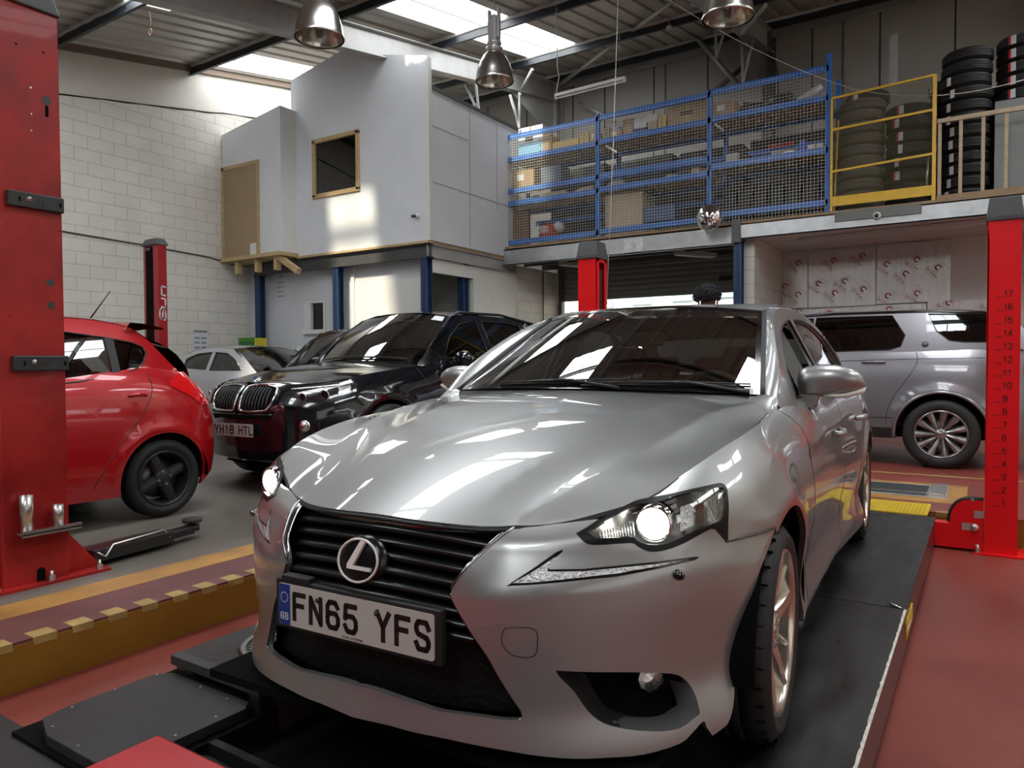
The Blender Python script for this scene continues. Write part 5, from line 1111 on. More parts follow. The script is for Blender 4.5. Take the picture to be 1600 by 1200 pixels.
# ---- black estate-type 4x4, nose towards the camera
blk = mat('car_black', (.004, .005, .008), rough=.12, coat=1, coat_rough=.02)
suv, S, soy, M, gf, W_ = make_car('suv_car', 'black four by four with twin chrome grille frames, facing the camera beside the red hatchback', (-5.46, 3.98, 0), 0,
    [(0, 0), (.35, .03), (.62, .13), (.80, .30), (.90, .52), (.94, .80), (.955, 1.1), (.945, 1.6), (.94, 2.6), (.955, 3.6), (.955, 4.1), (.90, 4.55), (.70, 4.80), (.3, 4.88), (0, 4.89)],
    [(0, .16, .955), (.40, .20, .95), (.66, .42, .965), (.76, .66, 1.01), (.80, .95, 1.05), (.82, 1.35, 1.09), (.85, 1.75, 1.12), (.86, 2.6, 1.15), (.85, 3.4, 1.19), (.82, 4.0, 1.22), (.76, 4.4, 1.22), (.60, 4.62, 1.18), (.4, 4.70, 1.15), (0, 4.74, 1.12)],
    (.93, 3.86), (.42, .38), .24, [(1.45, 1.11), (1.7, 1.30), (2.0, 1.50), (2.25, 1.62), (2.6, 1.66), (3.2, 1.66), (3.8, 1.60), (4.2, 1.50), (4.45, 1.36), (4.6, 1.22)], [(1.3, .80), (1.7, .85), (2.6, .86), (3.6, .84), (4.2, .80), (4.6, .74)], .36,
    [([(1.86, 1.18), (2.05, 1.40), (2.3, 1.545), (2.62, 1.60), (2.66, 1.18)], False), ([(2.75, 1.19), (2.74, 1.60), (3.2, 1.60), (3.5, 1.575), (3.55, 1.22)], False), ([(3.62, 1.24), (3.58, 1.565), (3.95, 1.50), (4.2, 1.39), (4.15, 1.27)], False)],
    (1.45, 2.15, 2.25, .10), (4.2, 4.55, 1.2, .66, .03), blk, dict(R=.38, Wd=.27, rim=.26, style='ten', groove=False), z0=.62, crown=.055, rcrown=.06,
    lines=([(1.42, 1.08), (1.48, .9), (1.46, .6), (1.42, .3)], [(2.70, 1.14), (2.71, .8), (2.68, .3)], [(3.55, 1.2), (3.5, .9), (3.42, .7), (3.36, .5)]))
RZs = hermite([1.45, 1.7, 2.0, 2.25, 2.6, 3.2, 3.8, 4.2, 4.45, 4.6], [1.11, 1.30, 1.50, 1.62, 1.66, 1.66, 1.60, 1.50, 1.36, 1.22])
for sg in (1, -1):
    k_ = empty('kidney_grille'); k_.parent = suv; P = []
    rr_ = [(sg*x, z) for x, z in ((.035, .745), (.035, .895), (.06, .925), (.20, .935), (.38, .918), (.42, .885), (.415, .82), (.37, .745), (.30, .722), (.07, .718))]
    pl_ = join(cr([np.array(q) for q in rr_+[rr_[0]]], 4)); pl_ = pl_ if sg > 0 else pl_[::-1]
    S.panel(pl_, h=.04, off=.004, skirt=0).build('grille_opening', void_black, k_, fix=False); f = MB(); f.tube([S.P(p[0], p[1], .010) for p in pl_], .011, 8, True); f.build('chrome_frame', chrome, k_)
    f = MB()
    for j in range(8):
        x = sg*(.07+j*.04); top_ = .918-.01*(j > 6)*j*.2; f.tube([S.P(x, z, .012) for z in np.linspace(.735+.012*max(0, j-5), top_, 5)], .007, 6)
    f.build('grille_bars', mat('bar_black', (.035, .035, .035)), k_)
    hl_ = empty('headlamp'); hl_.parent = suv
    pl_ = [np.array([sg*a, b]) for a, b in ((.46, .775), (.52, .88), (.70, .93), (.90, .955), (1.10, .965), (1.22, .94), (1.14, .87), (.98, .805), (.75, .765))]; pl_ = join(cr(pl_+[pl_[0]], 3)); pl_ = pl_ if sg > 0 else pl_[::-1]
    S.panel(pl_, h=.05, off=.003, skirt=0).build('lamp_housing', mat('lamp_inner_dark', (.05, .05, .055), rough=.25, metal=.5), hl_, fix=False); S.panel(pl_, h=.05, off=.016, skirt=0).build('lamp_lens', clear_lens, hl_, fix=False)
    for s_, z_, r_ in ((.68, .835, .042), (.87, .85, .05)):
        f = MB(); f.lathe([(.001, .0), (r_*.72, .0), (r_*.8, .006), (r_*.95, .012), (r_, .004)], S.P(sg*s_, z_, .006), (sg*.35, -1, 0), 24); f.build('lamp_projector', chrome, hl_)
        f = MB(); f.lathe([(.001, .006), (r_*.7, .002)], S.P(sg*s_, z_, .008), (sg*.35, -1, 0), 20); f.build('projector_lens', gloss_black, hl_)
    f = MB(); f.tube([S.P(sg*s, .895+.06*(s-.5), .012) for s in np.linspace(.56, 1.12, 8)], .010, 6); f.build('light_strip', reflector, hl_)
    overlay(S, [(1.0, .86), (1.10, .88), (1.14, .93), (1.05, .95)], reflector, hl_, 'side_reflector', .010, (sg,))
    f = MB(); P_ = S.P(sg*.70, .60, .0); f.lathe([(.001, .012), (.035, .010), (.042, .004), (.046, .008), (.05, -.01)], P_, (sg*.35, -1, 0), 24); f.build('fog_lamp', reflector, suv)
    f = MB(); f.tube([S.P(sg*s, .69, .006) for s in np.linspace(.02, .42, 8)], .009, 6); f.build('bumper_brightwork', gloss_black, suv)
    overlay(S, [(.62, .32), (.70, .50), (.95, .53), (1.12, .46), (1.12, .34)], void_black, suv, 'side_intake', .003, (sg,))
    overlay(S, [(.0, .64), (.36, .64), (.44, .715), (.0, .725)] if sg > 0 else [(.0, .64), (.36, .64), (.44, .715), (.0, .725)], void_black, suv, 'upper_intake', .004, (sg,), smooth=False)
    f = MB(); m_ = empty('door_mirror', (sg*1.0, 1.95, 1.17)); m_.parent = suv; f.sphere((0, 0, 0), .10, 20, 12, 0, (1.2, .75, .85)); f.build('mirror_shell', blk, m_); f = MB(); f.box(-sg*.16-.02, -sg*.16+.12*0+.02, -.03, .04, -.08, -.03) ; f.build('mirror_stem', blk, m_, bevel=.01)
    f = MB(); pts = [(gf(y, 1.66)[0]*0+sg*(gf(y, RZs(y))[0]-.03), y, RZs(y)+dz) for y, dz in ((2.2, .01), (2.4, .035), (3.2, .035), (3.9, .035), (4.3, .01))]; f.tube(pts, .016, 8); f.build('roof_rail', mat('rail_black', (.01, .01, .01), rough=.25, coat=1), suv)
    f = MB(); yy = 3.0
    for yy in (2.55, 3.35):
        L_ = [(yy-.10, 1.0), (yy-.07, 1.0), (yy+.07, 1.0), (yy+.10, 1.0)]; f = MB(); f.tube([S.P(sg*soy(y), z, o) for (y, z), o in zip(L_, (.004, .03, .03, .004))], .013, 8); f.build('door_handle', blk, suv)
p_ = empty('number_plate', (0, -.035, .50)); p_.parent = suv; plate(p_, PM@Matrix.Translation((0, .055, 0)), 'YH18 HTL', gb=False, wid=.045)
f = MB(); f.lathe([(.001, .008), (.035, .006), (.042, 0)], (0, .215, .985), (0, -.6, 1), 24); bd_ = f.build('bonnet_badge', chrome, suv)
f = MB(); f.box(-.02, .02, .0, .003, -.012, .012); f.v = [(x, .195+y, 1.0+z) for x, y, z in f.v]; f.build('badge_quarters', mat('badge_blue', (.05, .2, .5), rough=.3), bd_)
f = MB(); f.tube([(.40, 2.75, 1.72), (.28, 2.62, 1.82)], [.009, .005], 6); f.build('aerial', black_pl, suv)
f = MB(); P0 = [W_(.72, .86), W_(.93, .86), W_(.92, .97), W_(.74, .97)]; f.add([p+np.array([0, -.006, .006]) for p in P0], [(0, 1, 2, 3)]); f.build('screen_sticker', wbox if False else mat('sticker_white', (.7, .72, .74), rough=.5), suv)
# ---- dark tall car behind it
dkc = mat('car_dark', (.02, .02, .024), rough=.15, coat=1)
city, S, soy, M, gf, W_ = make_car('city_car', 'dark tall car partly visible between the white car and the black four by four', (-7.48, 5.78, 0), 0,
    [(0, 0), (.35, .04), (.6, .16), (.74, .36), (.80, .7), (.81, 1.3), (.81, 2.4), (.80, 3.0), (.76, 3.4), (.55, 3.62), (0, 3.68)],
    [(0, .08, .86), (.42, .14, .87), (.62, .35, .93), (.70, .62, 1.0), (.73, .95, 1.06), (.75, 1.3, 1.08), (.76, 2.0, 1.09), (.74, 2.8, 1.12), (.68, 3.3, 1.12), (.5, 3.45, 1.1), (0, 3.5, 1.08)],
    (.68, 3.0), (.33, .30), .22, [(.98, 1.07), (1.2, 1.30), (1.45, 1.50), (1.7, 1.585), (2.2, 1.60), (2.8, 1.58), (3.1, 1.48), (3.25, 1.3), (3.32, 1.12)], [(.95, .73), (1.3, .75), (2.4, .75), (3.32, .68)], .22,
    [([(1.3, 1.14), (1.5, 1.38), (1.7, 1.50), (2.05, 1.52), (2.08, 1.13)], False), ([(2.15, 1.13), (2.15, 1.52), (2.7, 1.50), (2.85, 1.40), (2.85, 1.16)], False)],
    (1.0, 1.52, 1.62, .08), (3.1, 3.4, 1.12, .62, .02), dkc, dict(R=.30, Wd=.18, rim=.20, style='ten', groove=False), z0=.55, screen_glass=dark_glass)
f = MB()
for k in range(6): P_ = W_(-.42+k*.17, .93); f.tube([P_+np.array([.03*cos(a)*1.3, -.012, .016*sin(a)+.006]) for a in np.linspace(-.4, pi+.4, 8)], .006, 5)
f.build('sunstrip_marks', mat('strip_grey', (.35, .35, .34), rough=.5), city)
# ---- white car in the corner
whc = mat('car_white', (.55, .56, .60), rough=.25, metal=.2, coat=1)
white, S, soy, M, gf, W_ = make_car('white_car', 'pale silver white car parked across the corner behind the red hatchback', (-8.42, 8.02, 0), radians(90),
    [(0, 0), (.35, .04), (.62, .16), (.76, .38), (.82, .7), (.84, 1.3), (.84, 2.6), (.82, 3.2), (.76, 3.55), (.5, 3.76), (0, 3.8)],
    [(0, .08, .76), (.42, .14, .77), (.64, .35, .84), (.72, .62, .90), (.75, .95, .95), (.77, 1.3, .98), (.78, 2.0, 1.0), (.76, 2.8, 1.03), (.70, 3.3, 1.03), (.5, 3.55, 1.0), (0, 3.6, .98)],
    (.72, 3.1), (.34, .30), .22, [(1.0, .96), (1.3, 1.15), (1.6, 1.31), (1.9, 1.385), (2.3, 1.41), (2.8, 1.37), (3.1, 1.29), (3.4, 1.12), (3.5, 1.04)], [(.95, .75), (1.3, .77), (2.4, .78), (3.5, .68)], .36,
    [([(1.42, 1.03), (1.65, 1.20), (1.9, 1.30), (2.2, 1.325), (2.22, 1.03)], False), ([(2.32, 1.04), (2.31, 1.325), (2.7, 1.30), (3.0, 1.22), (3.05, 1.07)], False)],
    (1.0, 1.72, 1.82, .10), (3.0, 3.42, 1.04, .62, .03), whc, dict(R=.30, Wd=.18, rim=.20, style='ten', groove=False), z0=.5)
f = MB(); f.tube([gf(y, RZ_+.0)*np.array([-1, 1, 1])+np.array([-.004, 0, 0]) for y, RZ_ in ((1.40, 1.02), (1.65, 1.215), (1.9, 1.315), (2.3, 1.34), (2.7, 1.315), (3.05, 1.23))], .006, 5); f.build('chrome_strip', chrome, white)
# ---- silver estate-type 4x4 on the right, side on
gsil = mat('car_grey_silver', (.27, .262, .285), rough=.3, metal=.7, coat=1)
disco, S, soy, M, gf, W_ = make_car('offroad_car', 'grey silver four by four parked side-on under the mezzanine behind the numbered post', (-4.03, 9.68, 0), radians(-90),
    [(0, 0), (.4, .04), (.68, .16), (.84, .36), (.92, .65), (.945, 1.0), (.945, 2.0), (.945, 3.2), (.95, 3.7), (.93, 4.1), (.84, 4.42), (.55, 4.57), (0, 4.6)],
    [(0, .10, .98), (.42, .14, .99), (.72, .36, 1.03), (.82, .70, 1.08), (.86, 1.1, 1.13), (.875, 1.6, 1.17), (.88, 2.4, 1.19), (.88, 3.1, 1.215), (.87, 3.6, 1.235), (.85, 4.0, 1.25), (.80, 4.3, 1.25), (.6, 4.45, 1.22), (0, 4.5, 1.2)],
    (.93, 3.655), (.42, .365), .30, [(1.2, 1.14), (1.5, 1.38), (1.8, 1.57), (2.05, 1.645), (2.6, 1.675), (3.4, 1.665), (4.0, 1.63), (4.25, 1.58), (4.38, 1.4), (4.45, 1.26)], [(1.1, .86), (1.6, .875), (3.4, .875), (4.1, .85), (4.45, .78)], .24,
    [([(1.62, 1.22), (1.8, 1.42), (2.0, 1.555), (2.22, 1.60), (2.26, 1.22)], False), ([(2.36, 1.225), (2.40, 1.625), (3.18, 1.62), (3.31, 1.40), (3.27, 1.28), (3.17, 1.245)], False), ([(3.52, 1.625), (3.60, 1.44), (3.72, 1.335), (3.85, 1.315), (4.12, 1.31), (4.16, 1.60)], False)],
    (1.2, 1.95, 2.0, .10), (4.25, 4.42, 1.26, .72, .02), gsil, dict(R=.36, Wd=.235, rim=.245, style='multi', groove=False, rim_m=mat('alloy_grey', (.34, .33, .33), rough=.25, metal=.9)), z0=.6,
    lines=([(2.34, 1.17), (2.36, .9), (2.34, .45)], [(3.42, 1.22), (3.43, 1.1), (3.33, .92), (3.22, .75), (3.16, .6), (3.14, .45)], [(1.5, 1.09), (2.5, 1.12), (3.4, 1.145), (4.3, 1.155)], [(1.4, .52), (2.4, .52), (3.2, .52)]), roof_mat=None)
for sg in (1, -1):
    f = MB(); L_ = [(2.90, 1.105), (2.93, 1.108), (3.10, 1.11), (3.13, 1.105)]; f.tube([S.P(sg*soy(y), z, o) for (y, z), o in zip(L_, (.004, .034, .034, .004))], [.010, .015, .015, .010], 8); f.build('door_handle', gsil, disco)
    f = MB(); f.lathe([(.001, .006), (.03, .005), (.034, 0)], gf(3.50, 1.30)*np.array([sg, 1, 1]), (sg, 0, .3), 20); o_ = f.build('side_badge', mat('badge_grey', (.1, .11, .11), rough=.3, metal=.6), disco)
    for ya_, yb_ in ((2.245, 2.375),):
        f = MB(); f.grid([[gf(y, z)*np.array([sg, 1, 1])+np.array([sg*.005, 0, 0]) for z in np.linspace(1.222, 1.622, 4)] for y in (ya_, yb_)]); f.build('centre_pillar', gloss_black, disco)
    f = MB(); f.tube([gf(y, z)*np.array([sg, 1, 1])+np.array([sg*.004, 0, 0]) for y, z in ((1.85, 1.585), (2.1, 1.642), (2.6, 1.662), (3.4, 1.655), (4.0, 1.625), (4.22, 1.585))], .013, 6); f.build('roof_gutter', gloss_black, disco)
    for yc in (.93, 3.655):
        f = MB(); f.tube([S.P(sg*soy(yc+.435*cos(a)), .365+.435*sin(a), .004) for a in np.linspace(radians(-8), radians(188), 26)], .018, 6); f.build('arch_moulding', gsil, disco)
    overlay(S, [(soy(1.36), .30), (soy(1.36), .41), (soy(3.2), .41), (soy(3.2), .30)], black_pl, disco, 'sill_cladding', .004, (sg,), smooth=False)
overlay(S, [(soy(4.36), .98), (soy(4.40), 1.14), (soy(4.55), 1.14), (soy(4.55), .98)], red_pl, disco, 'tail_lamp', .006)
# ================================================================== lifts and the ramp
red_b = mat('lift_red', (.80, .010, .014), rough=.35, coat=.06, spec=.25, var=.05, vscale=2)
red_w = mat('lift_red_worn', (.36, .016, .014), rough=.42, coat=.08, spec=.35, var=.4, vscale=2.6)
cap_g = mat('cap_grey', (.06, .062, .065), rough=.55)
zinc = mat('zinc', (.62, .61, .58), rough=.3, metal=.9)
ramp_top = mat('ramp_black', (.015, .015, .014), rough=.38, var=.7, vscale=1.6, bump=.25, bscale=70, stretch=(3, .8, 1))
ramp_side = mat('ramp_side', (.06, .035, .03), rough=.35, coat=.2)
worn_edge = mat('worn_edge', (.62, .58, .50), rough=.6, var=.3, vscale=30)
yel = mat('safety_yellow', (.72, .46, .012), rough=.45, var=.12, vscale=9)
def bolt(mb, p, r=.012, h=.02, ax=(0, 0, 1)):
    p = Vector(p); a = Vector(ax); mb.cyl(p, p+a*h*.5, r*1.2, 6, smooth=False); mb.cyl(p, p+a*h, r*.6, 8)
# runways
def runway(x0, x1, y0, label):
    r = empty('ramp_runway', ((x0+x1)/2, y0, -.2), label=label, cat='ramp', group=None); hx = (x1-x0)/2; y1 = 5.88-y0
    m = MB(); m.box(-hx, hx, 0, y1, .02, .188); m.build('deck_frame', ramp_side, r, bevel=.004)
    m = MB(); m.box(-hx, hx, 0, 3.68-y0-.004, .188, .2); m.build('tread_plate', ramp_top, r); m = MB(); m.box(-hx, hx, 3.68-y0+.004, y1, .188, .2); m.build('tread_plate', ramp_top, r)
    return r, hx, y1
rr, hx, y1_ = runway(-.86, -.283, .55, 'black runway of the car ramp on the right, under the driver side wheels')
m = MB(); V = []
for y in np.linspace(0, 3.68-.55, 120):
    a = .006+random.random()*.004; V.append([(hx+.0012, y, .2012), (hx-a, y, .2012), (hx+.0012, y, .2-random.random()*.004-.004)])
m.grid([[v[1] for v in V], [v[0] for v in V], [v[2] for v in V]], 0, False); m.build('worn_edge_strip', worn_edge, rr)
m = MB(); m.tube([(hx-.02, 3.13, .203), (hx-.06, 3.16, .206), (hx-.07, 3.18, .206)], .005, 6); m.tube([(hx-.02, 3.13, .203), (hx+.012, 3.15, .2), (hx+.022, 3.06, .17), (hx+.01, 2.97, .15)], .0016, 5); m.build('pull_wire', zinc, rr)
m = MB(); m.box(hx+.001, hx+.006, 3.08, 3.40, .08, .155); m.build('side_marker', yel, rr)
for k in range(2):
    m = MB(); m.prism([(hx+.001+0, .03), (hx+.012, .03)], 0, 0) if False else None
lr, hx2, y2_ = runway(-2.62, -2.03, 1.62, 'black runway of the car ramp on the left, with round turning plate at its front')
# turning plate under the far front wheel
tp = empty('turning_plate', (-2.31, 1.93, -.034), label='round black turning plate with ribbed ring on the left runway', cat='turntable')
m = MB(); m.lathe([(.001, .0), (.21, .0), (.21, .035), (.17, .037), (.165, .03), (.001, .03)], (0, 0, 0), (0, 0, 1), 48); m.build('plate', mat('plate_dark', (.03, .03, .03), rough=.4, metal=.4), tp)
m = MB(); m.lathe([(.178, .038), (.2, .038), (.2, .044), (.178, .044)], (0, 0, 0), (0, 0, 1), 48, closed=True); m.build('ring', mat('ring_grey', (.28, .28, .27), rough=.45, metal=.5), tp)
m = MB()
for k in range(40):
    a = 2*pi*k/40; m.box(.125, .17, -.004, .004, .03, .038, 0, Matrix.Rotation(a, 4, 'Z'))
m.build('ribs', mat('rib_grey', (.22, .22, .21), rough=.4, metal=.5), tp)
# stop bar and the front cover plate with screws
sb = empty('stop_bar', (-2.27, 1.57, .0), label='black square stop bar lying across the front of the left runway', cat='bar')
m = MB(); m.box(-.27, .24, -.022, .022, 0, .035); m.build('bar', mat('bar_black', (.035, .035, .035), rough=.35), sb, bevel=.003); m = MB(); m.box(.19, .24, -.02, .05, -.1, 0); m.build('bar_bracket', black_pl, sb)
cp = empty('cover_plate', (-2.32, 1.3, -.06), label='dark grey plate with cut corners and small bright screws, lying before the left runway', cat='plate')
pts = [(-.25, -.10), (-.23, -.19), (-.10, -.235), (.18, -.235), (.262, -.19), (.272, .21), (.24, .245), (-.20, .245), (-.245, .20)]
m = MB(); m.prism(pts, 0, .035); m.build('plate', mat('plate_rubber', (.022, .022, .022), rough=.55, var=.25, vscale=6, bump=.2), cp, bevel=.003)
for i, (x, y) in enumerate([(-.23, .2), (-.235, .05), (-.225, -.1), (-.14, -.2), (.2, -.19), (.24, -.02), (.24, .12), (.16, .22), (-.0, .225), (.05, -.215)]):
    m = MB(); m.cyl((x, y, .035), (x, y, .038), .004, 8); m.build('screw', zinc, cp)
bp = MB(); bp.box(-2.85, -2.05, .25, 1.10, -.12, -.075); tag(bp.build('ramp_flap', mat('flap_black', (.018, .016, .016), rough=.6, var=.2), bevel=.006), 'dark drive-on flap at the lower left, before the screwed plate', 'ramp flap')
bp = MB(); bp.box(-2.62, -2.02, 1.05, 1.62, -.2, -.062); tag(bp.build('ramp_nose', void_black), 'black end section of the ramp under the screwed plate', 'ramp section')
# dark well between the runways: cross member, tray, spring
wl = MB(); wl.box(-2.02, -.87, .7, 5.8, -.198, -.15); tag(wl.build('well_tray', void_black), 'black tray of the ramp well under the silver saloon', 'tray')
cm_ = empty('ramp_crossmember', (-1.45, 1.22, -.15), label='black folded cross member spanning between the runways below the silver bumper', cat='beam')
m = MB(); m.box(-.57, .57, -.10, .12, 0, .06); m.build('web', mat('beam_black', (.008, .008, .008), rough=.5, spec=.3), cm_, bevel=.004); m = MB(); m.box(-.57, .57, .13, .16, .0, .09); m.build('lip', mat('beam_black', (.012, .012, .012)), cm_, bevel=.003)
m = MB()
for k in range(5):
    a = [(-1.83+.045*cos(t), .93+.012*k, -.10+.045*sin(t)) for t in np.linspace(0, 2*pi, 25)[:-1]]; m.tube(a, .004, 6, True)
m.lathe([(.048, 0), (.052, 0), (.052, .08), (.048, .08)], (-1.83, .90, -.10), (0, 1, 0), 28, closed=True); tag(m.build('coil_spring', mat('spring_grey', (.10, .10, .10), rough=.35, metal=.6)), 'dark coil spring in the well beside the red beam', 'spring')
# yellow end plate and the tray set in the floor behind
chk = mat('chequer_yellow', (.75, .52, .02), rough=.4, bump=1, bscale=150)
m = MB(); m.box(-.92, -.335, 6.0, 6.49, 0, .008)
for i in range(22):
    for j in range(18):
        x, y = -.91+i*.026, 6.01+j*.026; m.box(-.009, .009, -.002, .002, .008, .0095, 0, Matrix.Translation((x, y, 0)) @ Matrix.Rotation(radians(45 if (i+j) % 2 else -45), 4, 'Z'))
tag(m.build('bridge_plate', chk), 'yellow chequered bridge plate at the rear end of the right runway', 'plate')
m = MB(); m.box(-.86, -.283, 5.885, 5.998, -.012, .0); tag(m.build('runway_end_strip', ramp_top), 'black strip between runway end and yellow bridge plate', 'strip')
ft = empty('floor_tray', (-1.5, 7.16, 0), label='galvanised slotted tray set in the orange painted floor behind the ramp', cat='floor tray')
m = MB(); m.box(-1.25, 1.25, -.33, .33, .0, .006); m.build('frame', galv, ft); m = MB(); m.box(-1.2, 1.1, -.27, .26, .006, .010); m.build('dark_insert', mat('insert_dark', (.05, .055, .06), rough=.35, metal=.4, bump=.8, bscale=90), ft)
m = MB(); m.box(-1.2, 1.12, .10-.30, .13-.30, .01, .018); m.build('rail', zinc, ft); m = MB(); m.box(1.12, 1.24, -.28, .30, .006, .03); m.build('end_block', zinc, ft, bevel=.004)
# four-post lift posts
def post(x, y, z0, side, label, numbers=False):
    p = empty('lift_post', (x, y, z0), label=label, cat='lift post'); h = 2.27; hx, hy = .094, .10
    m = MB(); t = .008
    # open channel, slot towards the ramp
    m.box(-hx, hx, -hy, -hy+t, 0, h); m.box(-hx, hx, hy-t, hy, 0, h); m.box(-side*hx-.004, -side*hx+.004, -hy, hy, 0, h) if False else None
    sx = side*hx
    m.box(min(-sx, -sx+side*t), max(-sx, -sx+side*t), -hy, hy, 0, h); m.box(min(sx, sx-side*t), max(sx, sx-side*t), -hy, -hy+.055, 0, h); m.box(min(sx, sx-side*t), max(sx, sx-side*t), hy-.035, hy, 0, h)
    m.box(min(sx, sx-side*t), max(sx, sx-side*t), -hy, hy, h-.04, h)
    m.build('column', red_b, p, bevel=.003)
    m = MB(); m.box(-hx*.8, hx*.8, -.02, .05, .02, h-.1); m.build('inner_rail', mat('rail_dark', (.03, .01, .01), rough=.5), p)
    m = MB(); c0, c1 = [(-hx-.012, -hy-.012), (hx+.012, -hy-.012), (hx+.012, hy+.012), (-hx-.012, hy+.012)], [(-hx+.005, -hy+.01), (hx-.005, -hy+.01), (hx-.005, hy-.01), (-hx+.005, hy-.01)]
    V = [(a, b, h-.01) for a, b in c0]+[(a, b, h+.02) for a, b in c0]+[(a, b, h+.15) for a, b in c1]; m.add(V, [(0, 1, 5, 4), (1, 2, 6, 5), (2, 3, 7, 6), (3, 0, 4, 7), (4, 5, 9, 8), (5, 6, 10, 9), (6, 7, 11, 10), (7, 4, 8, 11), (8, 9, 10, 11), (3, 2, 1, 0)]); m.build('post_cap', cap_g, p, bevel=.006)
    m = MB(); m.box(-hx-.06, hx+.10, -hy-.05, hy+.05, 0, .012); bp_ = m.build('base_plate', red_b, p)
    for a, b in ((-hx-.035, -hy-.025), (hx+.06, -hy-.025), (-hx-.035, hy+.025), (hx+.06, hy+.025)):
        m = MB(); bolt(m, (a, b, .012), .013, .05); m.build('anchor_bolt', zinc, bp_)
    if numbers:
        for k in range(17):
            z = .357+.0880*k; M = Matrix.Translation((0, -hy-.0025, z-.02)) @ Matrix.Rotation(radians(90), 4, 'X'); mk = MB()
            mk.prism([(-.050, -.001), (-.008, -.001), (-.008, .0022), (-.050, .0022)], 0, .0006, M); lettering(str(k+1), M@Matrix.Translation((.003 if k < 9 else .0, .004, 0)), .040, .020, .007, .0048, .0006, mb=mk); mk.build('scale_mark', mat('marker_ink', (.008, .002, .002), rough=.6), p)
    return p
post(.104, 5.99, -.2, -1, 'bright red lift post on the right with a handwritten scale from 1 to 17', True)
post(-3.02, 5.99, -.2, 1, 'bright red lift post with grey cap rising behind the windscreen of the silver saloon')
# the cross beam between the two posts with its rounded end housing
cb = empty('lift_crossbeam', (-1.45, 5.93, -.2), label='red cross beam at the foot of the numbered post, with a black-edged rounded guard', cat='beam')
m = MB(); m.box(-1.45, 1.45, .0, .10, .02, .18); m.build('beam', red_b, cb, bevel=.003)
m = MB(); pr = [(1.145, .02), (1.46, .02), (1.46, .375)]+[(1.36-.10*sin(a), .375) for a in ()]+[(1.262+.11*cos(a)-.0, .212+.15*sin(a)) for a in np.linspace(pi/2*1.0, pi, 9)]+[(1.145, .18)]
M = Matrix(((1, 0, 0, 0), (0, 0, -1, -.02), (0, 1, 0, 0), (0, 0, 0, 1)))
m.prism([(1.145, .02), (1.455, .02), (1.455, .362), (1.37, .362)]+[(1.37-.11*sin(a), .362-.15*(1-cos(a))) for a in np.linspace(.15, pi/2, 8)]+[(1.25, .185), (1.145, .185)], 0, .012, M); m.build('end_housing', red_b, cb)
m = MB(); m.tube([(1.455, -.02, .368), (1.37, -.02, .368)]+[(1.37-.115*sin(a), -.02, .368-.155*(1-cos(a))) for a in np.linspace(.15, pi/2, 8)]+[(1.252, -.02, .195)], .014, 8); m.build('rubber_guard', black_pl, cb)
m = MB(); m.box(1.40, 1.455, -.035, -.03, .24, .29); m.box(1.33, 1.385, -.035, -.03, .15, .20); m.build('hinge_plates', zinc, cb); m = MB(); m.lathe([(.001, .03), (.02, .028), (.026, .02), (.026, 0)], (1.405, -.032, .175), (0, -1, 0), 16); m.build('pulley', zinc, cb)
for x, z in ((1.42, .05), (1.39, .362)):
    m = MB(); bolt(m, (x, -.032, z), .010, .012, (0, -1, 0)); m.build('housing_bolt', zinc, cb)
# ------------------------------------------------------------------ big two-post lift column at the left edge
col_ = empty('lift_column', (-4.05, 1.76, 0), label='large worn red lift column at the left edge with black slotted brackets', cat='lift column')
m = MB(); m.box(-.30, 0, -.155, .155, 0, 2.94); m.build('column', red_w, col_, bevel=.006)
m = MB(); V = [(-.32, -.175, 2.92), (.02, -.175, 2.92), (.02, .165, 2.92), (-.32, .165, 2.92), (-.27, -.12, 3.10), (-.03, -.12, 3.10), (-.03, .12, 3.10), (-.27, .12, 3.10)]; m.add(V, [(3, 2, 1, 0), (4, 5, 6, 7), (0, 1, 5, 4), (1, 2, 6, 5), (2, 3, 7, 6), (3, 0, 4, 7)]); m.build('column_cap', cap_g, col_, bevel=.01)
m = MB(); m.box(-.42, .06, -.36, .34, 0, .014); bpl = m.build('base_plate', red_w, col_)
m = MB(); m.prism([(.155, .014), (.33, .014), (.30, .06), (.155, .24)], -.045, -.035, Matrix(((0, 0, 1, 0), (1, 0, 0, 0), (0, 1, 0, 0), (0, 0, 0, 1)))); m.prism([(-.155, .014), (-.33, .014), (-.30, .06), (-.155, .24)], -.045, -.035, Matrix(((0, 0, 1, 0), (1, 0, 0, 0), (0, 1, 0, 0), (0, 0, 0, 1)))); m.build('gussets', red_w, col_)
for x, y in ((.035, .29), (.035, .05), (.035, -.2)):
    m = MB(); bolt(m, (x, y, .014), .014, .05); m.build('anchor_bolt', zinc, bpl)
m = MB(); m.prism([(-.02, 0), (.02, 0), (.02, .05)]+[(.02*cos(a), .05+.02*sin(a)) for a in np.linspace(.3, 2.8, 6)]+[(-.02, .05)], .0, .002, Matrix(((0, 0, 1, 0), (1, 0, 0, .015), (0, 1, 0, .014), (0, 0, 0, 1)))); m.build('base_slot', void_black, col_)
YZM = Matrix(((0, 0, 1, 0), (1, 0, 0, 0), (0, 1, 0, 0), (0, 0, 0, 1)))
def spot(y, z, r, name='grommet', mt=None, slot=False):
    m = MB()
    if slot: m.prism([(y+r*cos(a), z+(.022 if sin(a) > 0 else -.022)+r*sin(a)) for a in np.linspace(0, 2*pi, 17)[:-1]], 0, .0015, YZM)
    else: m.prism([(y+r*cos(a), z+r*sin(a)) for a in np.linspace(0, 2*pi, 25)[:-1]], 0, .0015, YZM)
    m.build(name, mt or mat('grommet_grey', (.045, .045, .045), rough=.5), col_)
def cz(px, py):   # a point of the column face seen at this pixel
    p = at(0, px, py, -4.05); return p[1]-1.76, p[2]
